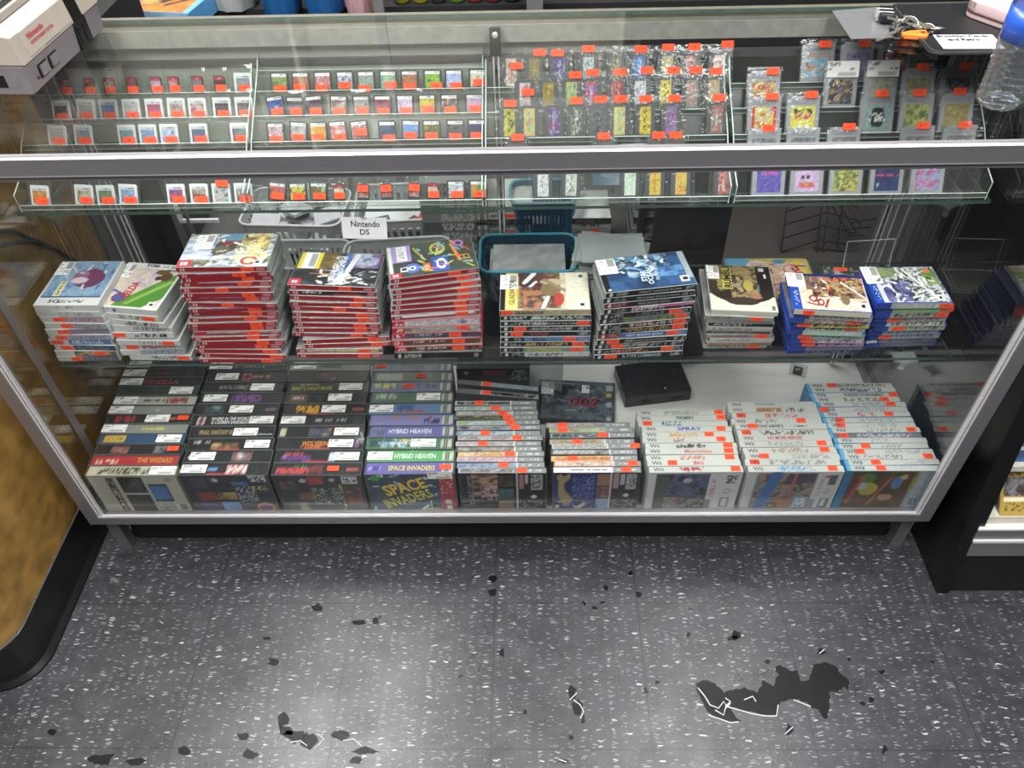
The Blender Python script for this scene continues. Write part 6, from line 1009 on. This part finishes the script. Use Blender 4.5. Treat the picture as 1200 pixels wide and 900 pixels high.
# stack of boxed games with a square logo, seen past the red stack
for k in range(8):
    cl = [0x6A6E70, 0x5A5C60, 0x707478, 0x54585A, 0x8A8E88, 0x6A8A68, 0x3A5A3A, 0x8A4A30][k]
    make_case('boxed_game', '%s boxed game, %s from bottom of the pile behind the case' % (['grey', 'slate', 'light grey', 'dark grey', 'silver', 'green', 'dark green', 'brown'][k], ORD[k]), 'boxed game', 'boxed games piled behind the case', (-.112, .57, ZB2 + k * .0252), (.150, .12, .0246), mat('grey_card_box', 0x6A6C6E, .5), top=(6, 4, [('bg', 0x7A7A78)]), front=(50, 4, n64(cl, [SF(.3, .8, 0xC8C8C4, .25, .75, .6)])), prot=True, stickers=[('front', .88, .9, .03, .014, 'orange')] if k == 7 else [], seed=k)
for k, (x, w, n) in enumerate(((.0, .13, 9), (.20, .09, 7), (.345, .10, 10))):
    for j in range(n):
        make_case('disc_game_case', '%s case, %s from the bottom of the %s pile in the rear storage' % (['grey', 'silver', 'black', 'pale'][j % 4], ORD[j], ['left', 'middle', 'right'][k]), 'game case', 'piled cases in the rear storage', (x, .57 + .003 * (j % 3), ZB2 + j * .0152), (w, .12, .0146), CLEARGREY if j % 3 else BLKP, top=(6, 4, [('n', 3, 3, [0x9A9E9A, 0xB8BAB4])]), front=(30, 2, [('bg', [0x8A8E8C, 0xB8BAB6, 0x2A2C2E, 0xC8C8C4][j % 4]), SF(.1, .7, 0x5A5A5A)]), stickers=[('front', .6, .5, .024, .010, 'orange')] if j in (4, 7) else [], seed=j)
basket('tall teal clear basket in the storage left of the sleeve pile', .09, .615, ZB2 + .0, .15, .10, .15, TEAL, TEALE, 0, 10)
t = thing('teal_disc_rack', 'flat teal clear plastic lid with two dark rings behind the sleeve pile', 'plastic lid', (.262, .62, .575), 0, None, (R(35), 0, 0))
mb = MB(); mb.box(-.06, .07, 0, .10, 0, .003); mb.build('lid_plate', TEAL, t)
for x in (-.025, .035):
    mb = MB(); n = 28
    for k in range(n):
        a, b = 2 * PI * k / n, 2 * PI * (k + 1) / n
        mb.poly([(x + .012 * cos(a), .05 + .016 * sin(a), .0034), (x + .026 * cos(a), .05 + .034 * sin(a), .0034), (x + .026 * cos(b), .05 + .034 * sin(b), .0034), (x + .012 * cos(b), .05 + .016 * sin(b), .0034)])
    mb.build('ring', mat('dark_blue_ring', 0x16405A, .3), t)
# dull floor mat with a black wire rack lying on it, seen through the open back on the right
mb = MB(); mb.prism([(a, b) for a, b in rrect(.62, .40, .03, 5)], 0, .006, 'z'); tag(mb.build('rubber_mat', mat('taupe_mat', 0x2F2B27, .7, 0, .08, 8), loc=(.86, .91, .20)), 'taupe flat board with rounded corners behind the case at right', 'mat')
mb = MB(); mb.box(.55, 1.17, .70, 1.12, .0, .1995); tag(mb.build('low_plinth', BLACKM), 'low black plinth under the taupe board behind the case', 'plinth')
BW = mat('black_wire', 0x121212, .4, .3)
t = thing('wire_rack', 'black wire grid rack standing on the taupe board behind the case', 'wire rack', (.80, .86, .21))
for a, b in (((-.04, 0), (-.02, .12)), ((.06, 0), (.075, .12)), ((.075, -.01), (.095, .12)), ((.115, -.01), (.135, .13))):
    mb = MB(); mb.tube([(a[0], a[1] * .2, 0), (b[0], b[1], .14)], .0028, 6); mb.build('upright_wire', BW, t)
for k in range(6):
    f_ = k / 5; mb = MB(); mb.tube([(-.04 + .02 * f_, .12 * f_, .14 * f_), (.08 + .02 * f_, .12 * f_ + .03, .14 * f_ + .02), (.17, .12 * f_ + .01, .14 * f_ + .005)], .0018, 5); mb.build('cross_wire', BW, t)
for k in range(5):
    mb = MB(); mb.tube([(.05 + .02 * k, .01, .005 + .02 * k), (.16 + .008 * k, .0, -.005 + .028 * k)], .0018, 5); mb.tube([(.06 + .02 * k, .12, .14), (.15 + .008 * k, .02, .03 + .02 * k)], .0018, 5); mb.build('cross_wire', BW, t)
# brown boards on the left behind the case
mb = MB(); mb.box(-.92, -.62, 1.03, 1.08, 0, .62); tag(mb.build('wood_board', mat('brown_wood_board', 0x6E5B42, .6, 0, .2, 6, stretch=(1, 1, 14))), 'brown wooden board upright behind the left end of the case', 'board')
t = thing('open_door_rail', 'black and silver upright door rail behind the left end of the case', 'rail', (-.735, .52, 0))
mb = MB(); mb.box(-.03, .0, 0, .012, 0, .93); mb.build('black_strip', BLACKM, t); mb = MB(); mb.box(.0, .012, 0, .012, 0, .93); mb.box(.03, .036, 0, .01, 0, .93); mb.build('silver_strip', ALUD, t)
mb = MB(); mb.box(.012, .10, .002, .008, .555, .563); mb.box(.012, .02, .0, .01, .563, .60); mb.build('latch', ALUB, t)

# ================================================================= THINGS BEYOND THE CASE, ABOVE ITS BACK RAIL
bc = thing('back_counter', 'dark low counter running along behind the glass case', 'counter', (0, 1.25, 0))
mb = MB(); mb.box(-1.9, 1.9, -.12, .45, .76, .79); mb.build('counter_top', BLACKM, bc)
mb = MB(); mb.box(-1.88, 1.88, -.115, .45, 0, .7599); mb.build('counter_body', BLACKM, bc)
ZC = .7904
make_case('board_game_box', 'orange and blue card box with black script behind the case at the left', 'game box', None, (-.835, 1.0, ZC), (.16, .22, .045), mat('blue_card', 0x4A88B8, .5), rz=R(-10), top=(40, 30, [('bg', 0xC88A30), ('n', 5, 4, [0xC88A30, 0xA86820, 0xD8A848]), ('l', .4, .3, .8, .7, .05, 0x3A2A18), ('l', .5, .2, .9, .5, .03, 0x3A2A18), ('r', .92, 0, 1, 1, 0x6AA0C8)]), front=(20, 8, [('n', 4, 2, [0x5A90C0, 0x88B0D0])]), seed=2)
make_case('board_game_box', 'dark navy box beside the orange one behind the case', 'game box', None, (-.975, 1.02, ZC), (.12, .2, .06), mat('navy_card', 0x1C2C4C, .4), rz=R(4), top=(20, 16, [('n', 3, 3, [0x1A2848, 0x24345A])]), front=(20, 8, [('bg', 0x162440)]))
make_case('picture_book', 'upright yellow-edged box with barcode behind the case', 'box', None, (-.868, 1.05, ZC + .0455), (.05, .02, .07), mat('pale_card', 0xC0A890, .5), top=(8, 4, [('bg', 0xB8A080)]), front=(16, 16, [('n', 3, 3, [0xB89880, 0xD8C0A0]), ('r', .3, .1, .95, .9, 0xE0D040), ('r', .4, .3, .85, .8, 0xE8E8E0), ('s', .45, .35, .8, .75, 0x303030, .5)]))
def bag(label, x, y, w, d, h, m, seed, name='plastic_bag'):
    r = random.Random(seed); mb = MB(); n, q = 28, 12
    ph = [r.uniform(0, 6) for _ in range(5)]
    def f(u, v):
        a = 2 * PI * u; s = 1 + .1 * sin(5 * a + ph[0]) * (.4 + v) + .06 * sin(9 * a + ph[1] + 3 * v) ; s *= (.9 + .25 * math.sin(PI * min(v * 1.1, 1))) * (1 - .25 * v)
        return (w / 2 * s * cos(a), d / 2 * s * sin(a), h * v * (1 + .05 * sin(3 * a + ph[2])))
    mb.quadgrid(f, n, q); mb.poly([f(k / n, 1) for k in range(n)])
    tag(mb.build(name, m, loc=(x, y, ZC), smooth=True), label, 'bag')
bag('grey cloth sack slumped behind the case, right of the orange box', -.695, 1.17, .115, .13, .22, mat('grey_cloth', 0x9A9C9C, .9), 1, 'cloth_sack')
bag('bright blue plastic bag behind the case, left one of two', -.565, 1.12, .10, .12, .22, mat('blue_film', 0x174E82, .35), 2)
bag('bright blue plastic bag behind the case, right one next to the pink cloth', -.455, 1.12, .10, .12, .24, mat('blue_film', 0x1C5C98, .35), 3)
bag('pink and white striped cloth bundle behind the case', -.362, 1.12, .075, .12, .22, mat('pink_cloth', 0xA88488, .9, 0, .25, 14, stretch=(8, 1, 1)), 4, 'cloth_bundle')
mb = MB(); mb.box(-.320, -.296, 1.05, 1.07, ZC, 1.6); tag(mb.build('upright_strip', ALUD), 'grey metal upright behind the case, left of the bottles', 'shelf upright')
for k in range(7):
    col = [0x6A6A20, 0x787020, 0x22281E, 0x4A6A20, 0x6A2A28, 0x5A2226, 0x282A20][k]
    t = thing('drink_bottle', ['dim yellow bottle, leftmost behind the case', 'olive yellow bottle second in the dark row behind the case', 'nearly black bottle in the middle of the dark row behind the case', 'green bottle in the dark row behind the case', 'dull red bottle in the dark row behind the case', 'wine red bottle next to the dull red one behind the case', 'olive black bottle, rightmost in the dark row behind the case'][k], 'bottle', (-.265 + k * .047, 1.16, ZC), 0, 'dark bottles behind the case')
    mb = MB(); mb.lathe([(.018, 0), (.020, .006), (.020, .10), (.019, .13), (.012, .16), (.011, .185)], 20); mb.build('bottle_body', mat('bottle_%d' % k, col, .2), t, smooth=True)
    mb = MB(); mb.lathe([(.013, .185), (.013, .2)], 16); mb.build('bottle_cap', BLKP, t)
    mb = MB(); mb.lathe([(.0204, .02), (.0204, .08)], 20); mb.build('bottle_label', mat('bottle_label_%d' % k, [0x8A8A40, 0x6A7A30, 0x3A3A34, 0x5A7A40, 0x7A5A50, 0x5A3A3A, 0x4A4A40][k], .6), t)
make_case('cardboard_box', 'low grey metal box right of the bottles behind the case', 'box', None, (.075, 1.05, ZC), (.04, .1, .18), ALUD, top=(4, 4, [('bg', 0x4A4A4A)]))
# tall dark shelving against the back wall and pale packed shelving beside it
sh = thing('wall_shelving', 'pale shelving packed with boxes along the back wall', 'shelving', (-1.0, 2.35, 0))
for z in (.9, 1.3, 1.7, 2.1, 2.5): mb = MB(); mb.box(-1.3, 1.45, 0, .24, z - .02, z); mb.build('shelf_board', mat('pale_board', 0xB8B4AA, .6), sh)
mb = MB(); mb.box(-1.3, 1.45, .22, .24, 0, 2.6); mb.build('back_panel', mat('pale_board', 0xB8B4AA, .6), sh)
for x in (-1.3, .07, 1.43): mb = MB(); mb.box(x, x + .02, 0, .24, 0, 2.6); mb.build('side_panel', mat('pale_board', 0xB8B4AA, .6), sh)
cab = thing('dark_wall_cabinet', 'tall dark cabinet against the back wall at the right', 'cabinet', (1.6, 2.35, 0))
mb = MB(); mb.box(-1.1, .95, 0, .24, 0, 2.6); mb.build('cabinet_body', BLACKM, cab); mb = MB(); mb.box(-.05, -.03, -.005, 0, .05, 2.55); mb.build('door_gap', ALUD, cab)

# ================================================================= THINGS ON TOP OF THE CASE
ZTT = ZT + .0003
LG = mat('console_light_grey', 0xA39A8E, .55, 0, .03); DG = mat('console_dark_grey', 0x6C6668, .5, 0, .04); BK = mat('console_black', 0x131213, .3)
cn = thing('game_console', 'boxy two-tone grey retro game console on the left end of the glass top', 'game console', (-.694, .188, ZTT), R(-3))
# local: x = depth behind the front (negative), y along the front, front faces +x
L_, D_, H_ = .256, .20, .088
def npart(mb, n, m, **k): return mb.build(n, m, cn, **k)
prof = [(-.006, 0), (-.002, .044), (-D_ + .01, .044), (-D_ + .016, 0)]
mb = MB(); mb.prism(prof, .0, L_, 'y'); npart(mb, 'lower_housing', DG, bevel=.0015)
a = .164; b = .198
def up(y0, y1, n, m, inset=0.): mb = MB(); mb.prism([(.001 - inset, .045), (-.004 - inset, .086 - inset), (-.016, H_ - inset), (-D_ + .008, H_ - inset), (-D_, .080), (-D_, .045)], y0, y1, 'y'); npart(mb, n, m, bevel=.0012)
up(0, a, 'upper_housing', LG); up(b, L_, 'upper_housing', LG); up(a + .0003, b - .0003, 'vent_strip', BK, .0015)
mb = MB()
for k in range(9): mb.box(-.03 - k * .018, -.024 - k * .018, a + .002, b - .002, H_ - .0013, H_ + .0004)
npart(mb, 'vent_ridge', BK)
mb = MB(); mb.prism([(.0018, .050), (-.0035, .085), (-.0055, .085), (.0, .050)], .022, a - .004, 'y'); npart(mb, 'cartridge_flap', LG, bevel=.0006)
mb = MB(); mb.box(-.0005, .0022, .07, .115, .0492, .0502); npart(mb, 'flap_grip_line', DG)
FM = Matrix(((0, -.15, 1), (1, 0, 0), (0, .99, .15))).to_euler()
put_text(cn, 'Nintendo', .048, .0085, 0xA83A42, (-.0002, .060, .074), FM, bold=.03); put_text(cn, 'ENTERTAINMENT SYSTEM', .07, .005, 0xA83A42, (.0008, .072, .064), FM)
for k, y in enumerate((.035, .068)):
    mb = MB(); mb.box(-.004, -.0022, y - .003, y + .024, .012, .032); npart(mb, 'button_recess', BK)
    mb = MB(); mb.box(-.004, .0006, y, y + .022, .014, .030); npart(mb, 'button', DG, bevel=.0012)
mb = MB(); mb.lathe([(.0025, 0), (.002, .001)], 10, M=Matrix.Translation((-.0035, .025, .016)) @ Matrix.Rotation(PI / 2, 4, 'Y')); npart(mb, 'power_light', mat('dark_red_lens', 0x5A1A1A, .2))
mb = MB(); mb.box(-.006, -.0012, a - .002, b + .006, .001, .044); npart(mb, 'port_panel', BK)
for y in (.168, .187):
    mb = MB(); mb.box(-.002, .0002, y, y + .013, .008, .036); npart(mb, 'controller_port', BK, bevel=.0008)
mb = MB(); mb.box(-.10, -.02, -.0006, .0012, .012, .03, mi=0); npart(mb, 'side_jack_recess', DG)
mb = MB(); mb.box(-.06, -.04, -.0012, .0, .012, .03); npart(mb, 'side_jack', BK)
for x in (-.02, -D_ + .03):
    for y in (.02, L_ - .02): mb = MB(); mb.lathe([(.006, -.0001), (.006, .001)], 10, (x, y, 0)); npart(mb, 'foot', BK)
t = thing('cassette_recorder', 'dark slab device with grey rim lying on top of the grey console', 'device', (-.735, .19, ZTT + H_ + .0006), R(-2))
mb = MB(); mb.box(-.17, 0, -.02, .26, 0, .012); mb.build('rim', mat('device_rim', 0x8A8683, .4), t, bevel=.002)
mb = MB(); mb.box(-.165, -.006, -.014, .254, .0121, .020); mb.build('dark_cover', mat('device_dark', 0x2A2A2B, .25), t, bevel=.002)
mb = MB(); mb.lathe([(.014, .0202), (.014, .0207)], 24, (-.035, .012, 0)); mb.lathe([(.011, .0207), (.011, .021)], 24, (-.035, .012, 0), mi=1); mb.build('round_badge', [GRYP, mat('device_dark', 0x2A2A2B)], t)
mb = MB()
for k in range(3): mb.box(-.044 + .006 * k, -.041 + .006 * k, .006, .018, .021, .0213)
mb.build('badge_mark', GRYP, t)
for y in (.08, .14): mb = MB(); mb.lathe([(.014, .0202), (.012, .023), (.004, .023)], 20, (-.06, y, 0)); mb.build('dial', BK, t)
make_case('white_binder', 'white ribbed sheet stack jutting in behind the grey console', 'papers', None, (-.93, .74, .93), (.14, .12, .02), mat('white_paper', 0xB0ACB0, .6), rz=R(38), top=(30, 30, [('bg', 0xD8D4D8)] + [('r', 0, k / 10, 1, k / 10 + .03, 0x8A8688) for k in range(1, 10)]), seed=1)
mb = MB(); mb.box(-1.10, -.83, .66, .92, .80, .9295); tag(mb.build('storage_crate', BLACKM), 'black crate under the white sheets behind the case', 'crate')
mb = MB(); mb.box(-1.10, -.83, .66, .92, 0, .7995); tag(mb.build('low_cupboard', BLACKM), 'black cupboard under the crate behind the case', 'cupboard')

# clear sleeve, keys, leather mat, paper note, pink mouse, water bottle
P4 = [at(x, y, 'z', ZTT) for x, y in ((975, 13), (997, 46), (1062, 44), (1062, 6))]
mb = MB(); mb.poly([(p.x, p.y, ZTT + .0008) for p in P4]); mb.poly([(p.x, p.y, ZTT + .0001) for p in reversed(P4)])
for k in range(4): q = P4[(k + 1) % 4]; mb.poly([(P4[k].x, P4[k].y, ZTT + .0001), (q.x, q.y, ZTT + .0001), (q.x, q.y, ZTT + .0008), (P4[k].x, P4[k].y, ZTT + .0008)])
tag(mb.build('plastic_sleeve', clear_mat('milky_sleeve', 0xC8CACC, .25, .08, haze=.3, hazecol=0xA8A8AA)), 'milky clear plastic sleeve lying flat beside the keys on the glass top', 'plastic sleeve')
t = thing('leather_mat', 'black leather mat with a rounded corner on the right end of the glass top', 'mat', (.79, .375, ZTT))
mb = MB(); mb.prism([(a_ , b_) for a_, b_ in rrect(.205, .21, .02, 5)], .0001, .004, 'z'); mb.build('mat_body', mat('black_leather', 0x1A1A1C, .45, 0, .3, 200, .3), t, bevel=.001)
mb = MB(); mb.tube([(a_ * .95, b_ * .95, .0042) for a_, b_ in rrect(.205, .21, .02, 5)], .0005, 4, closed=True); mb.build('stitching', mat('grey_stitch', 0x4A4A4C, .8), t)
Pn = [at(x, y, 'z', ZTT + .005) for x, y in ((1105, 35), (1174, 33), (1176, 57), (1127, 57))]
t = thing('paper_note', 'white printed paper note on the black leather mat behind the water bottle', 'note', (.745, .315, ZTT + .0045), R(-2))
mb = MB(); mb.box(-.032, .062, -.030, .024, 0, .0004); mb.build('paper', mat('note_paper', 0xC6C6CA, .7, 0, .02), t)
put_text(t, 'Brooklyn Cards', .080, .0105, 0x0A0A0C, (.012, .0165, .0009), bold=.03); put_text(t, 'and Retro', .05, .010, 0x0A0A0C, (.010, .0045, .0009), bold=.03)
mb = MB()
for k, (x0_, x1_) in enumerate(((-.015, .04), (-.012, .05), (-.005, .045), (-.01, .04))):
    x_ = x0_
    while x_ < x1_: w_ = rb.uniform(.002, .006); mb.box(x_, x_ + w_, -.006 - k * .0062, -.004 - k * .0062, .0004, .0006); x_ += w_ + .002
mb.build('fine_print', lm(0x6A6A70), t)
t = thing('computer_mouse', 'pale pink rounded device lying on the black leather mat behind the bottle', 'computer mouse', (.842, .392, ZTT + .0045), R(33))
mb = MB(); mb.prism([(a_, b_) for a_, b_ in rrect(.060, .112, .024, 8)], .0085, .030, 'z'); mb.build('mouse_shell', mat('pale_pink_plastic', 0xBFA6A8, .35, 0, .03), t, bevel=.005, seg=4, smooth=True)
mb = MB(); mb.prism([(a_, b_) for a_, b_ in rrect(.0575, .1095, .023, 8)], .0, .0085, 'z'); mb.build('mouse_base', mat('pale_pink_plastic', 0xBFA6A8), t, bevel=.002)
mb = MB(); mb.prism([(a_, b_) for a_, b_ in rrect(.0595, .1115, .0238, 8)], .0078, .0088, 'z'); mb.build('seam', mat('mouse_seam_brown', 0x5A3A3A, .5), t)
put_text(t, 'fun', .011, .005, 0x5A4A4C, (-.012, -.02, .0304), (0, 0, -.4), 'emblem')
# keys
t = thing('key_bunch', 'bunch of keys with a black fob and orange tag on the glass top', 'keys', (.68, .345, ZTT))
MET = mat('key_metal', 0xB8B2A8, .25, .8, .1); ORG = mat('orange_plastic', 0xD87828, .4)
def ring_(c, r_, rx=0., ry=0.): M_ = Matrix.Translation(c) @ Matrix.Rotation(rx, 4, 'X') @ Matrix.Rotation(ry, 4, 'Y'); return [tuple(M_ @ Vector((r_ * cos(2 * PI * k / 20), r_ * sin(2 * PI * k / 20), 0))) for k in range(20)]
for c_, r_, rx in (((.034, .018, .006), .012, .3), ((.046, .016, .007), .012, -.3), ((.008, .03, .010), .013, .6), ((-.004, .038, .010), .010, -.7)): mb = MB(); mb.tube(ring_(c_, r_, rx), .0011, 6, closed=True); mb.build('key_ring', MET, t, smooth=True)
def key(x, y, a_, z_=.002, L=.052):
    M_ = Matrix.Translation((x, y, z_)) @ Matrix.Rotation(a_, 4, 'Z') @ Matrix.Rotation(rb.uniform(-.25, .25), 4, 'Y')
    mb = MB(); hd = [(.011 * cos(2 * PI * k / 14), .010 * sin(2 * PI * k / 14)) for k in range(14)]
    o_ = [tuple(M_ @ Vector((p[0], p[1], 0))) for p in hd]; o2 = [tuple(M_ @ Vector((p[0], p[1], .002))) for p in hd]
    mb.poly(list(reversed(o_))); mb.poly(o2)
    for k in range(14): j = (k + 1) % 14; mb.poly([o_[k], o_[j], o2[j], o2[k]])
    mb.box(.009, L, -.0035, .0035, 0, .002, M=M_)
    for k in range(4): mb.box(.02 + k * .007, .023 + k * .007, -.005, -.003, 0, .002, M=M_)
    mb.build('key', MET, t)
key(.012, .022, 2.6); key(.02, .026, 2.9, .006); key(.0, .03, -2.2, .004); key(.03, .02, 1.9, .008); key(-.01, .02, -2.6, .003)
mb = MB(); mb.box(-.022, .022, -.013, .013, 0, .014, M=Matrix.Translation((-.020, .068, .004)) @ Matrix.Rotation(1.35, 4, 'Z')); mb.build('key_fob', BLKP, t, bevel=.004)
for k in range(2): mb = MB(); mb.box(-.0018, .0018, -.0134, .0134, -.001, .0146, M=Matrix.Translation((-.0245 + k * .003, .060 + k * .014, .004)) @ Matrix.Rotation(1.35, 4, 'Z')); mb.build('fob_stripe', mat('fob_silver', 0xC8C8CA, .3, .5), t, bevel=.001)
mb = MB(); mb.prism([(-.018, -.008), (.020, -.018), (.028, -.004), (.026, .008), (.0, .006), (-.016, .0)], .0004, .009, 'z'); mb.build('orange_tag', ORG, t, bevel=.002)
put_text(t, 'BLI', .012, .007, 0x16161A, (.020, -.004, .0094), (0, 0, .1), 'tag_lettering', .04)
mb = MB(); mb.tube([(.026, -.002, .006), (.046, .002, .006)], .0035, 10); mb.build('small_torch', BLKP, t, smooth=True)
mb = MB(); mb.tube([(-.03, -.012, .003), (-.018, -.016, .003), (-.014, -.004, .003), (-.026, .0, .003)], .0022, 6, closed=True); mb.tube([(-.02, .0, .004), (-.005, .012, .008), (.01, .014, .006)], .003, 8); mb.tube([(-.026, .02, .004), (-.01, .026, .01), (.004, .03, .008)], .0035, 8); mb.build('carabiner', BLKP, t, smooth=True)
# water bottle
t = thing('water_bottle', 'clear plastic water bottle with blue label on the glass top', 'bottle', (.727, .112, ZTT))
BOT = clear_mat('bottle_plastic', 0xEEF2F4, .04, .14, haze=.05, hazecol=0xF0F4F8, crumple=.3, cscale=45, power=1.8)
pf = [(.022, .003), (.027, 0), (.0315, .004), (.0325, .012)]
z = .014
while z < .088: pf += [(.0325, z), (.0310, z + .0035), (.0325, z + .007)]; z += .0095
pf += [(.0325, .092), (.0325, .133), (.032, .165), (.030, .18), (.018, .205), (.0125, .212), (.0125, .222)]
mb = MB(); mb.lathe(pf, 36); mb.build('bottle_body', BOT, t, smooth=True)
mb = MB(); mb.lathe([(r_ * .93, z_ + .001) for r_, z_ in pf[1:-6]], 32); mb.build('water', clear_mat('water_surface', 0xF2F7F8, .03, .05, power=3.5), t, smooth=True)
mb = MB(); mb.lathe([(.0332, .092), (.0332, .133)], 36); mb.build('bottle_label', mat('blue_label', 0x1C50B8, .35, coat=.3), t, smooth=True)
mb = MB(); mb.lathe([(.0145, .212), (.0145, .228), (.013, .23)], 24); mb.build('bottle_cap', WHITEP, t)

# ================================================================= CEILING LIGHTS
LAMP = bpy.data.materials.new('lit_diffuser'); LAMP.use_nodes = True
nt = LAMP.node_tree; nt.nodes.remove(nt.nodes['Principled BSDF']); em = nt.nodes.new('ShaderNodeEmission'); em.inputs[0].default_value = (.95, .97, 1, 1); em.inputs[1].default_value = 3.5; nt.links.new(em.outputs[0], nt.nodes['Material Output'].inputs[0])
for k, (x, y, e, nm) in enumerate(((-.9, -1.2, 33, 'ceiling light panel over the floor, front left'), (1.0, -1.2, 27, 'ceiling light panel over the floor, front right'), (-.9, .35, 30, 'ceiling light panel over the case, left'), (.8, .35, 20, 'ceiling light panel over the case, right'), (-.7, 1.7, 14, 'added ceiling panel behind the case, brightening the back wall'))):  # the last panel is added to brighten the unseen back wall
    t = thing('ceiling_light', nm, 'ceiling light', (x, y, 2.7499), 0, 'ceiling light panels')
    mb = MB(); mb.box(-.32, .32, -.62, -.6, -.06, 0); mb.box(-.32, .32, .6, .62, -.06, 0); mb.box(-.32, -.3, -.6, .6, -.06, 0); mb.box(.3, .32, -.6, .6, -.06, 0); mb.build('frame', ALU, t)
    mb = MB(); mb.box(-.3, .3, -.6, .6, -.03, -.02); mb.build('diffuser', LAMP, t)
    ld = bpy.data.lights.new('panel_light', 'AREA'); ld.shape = 'RECTANGLE'; ld.size = .6; ld.size_y = 1.2; ld.energy = e; ld.color = (1., .985, .965)
    lo = bpy.data.objects.new('panel_light', ld); COL.objects.link(lo); lo.location = (x, y, 2.67)
w = bpy.data.worlds.new('shop'); SC.world = w; w.use_nodes = True
w.node_tree.nodes['Background'].inputs[0].default_value = (.9, .9, .9, 1); w.node_tree.nodes['Background'].inputs[1].default_value = .2

# ================================================================= CAMERA
cd = bpy.data.cameras.new('camera'); cam = bpy.data.objects.new('camera', cd); COL.objects.link(cam)
cd.sensor_width = 36; cd.lens = 36 * FPX / 1200; cd.clip_start = .02
M_ = Matrix((CR, CU, -CF)).transposed().to_4x4(); M_.translation = CAM; cam.matrix_world = M_
SC.camera = cam
SC.view_settings.view_transform = 'Standard'; SC.view_settings.look = 'None'; SC.view_settings.gamma = 1; SC.view_settings.use_curve_mapping = False
SC.view_settings.exposure = .8
SC.cycles.transparent_max_bounces = 48; SC.cycles.max_bounces = 8; SC.cycles.use_denoising = True
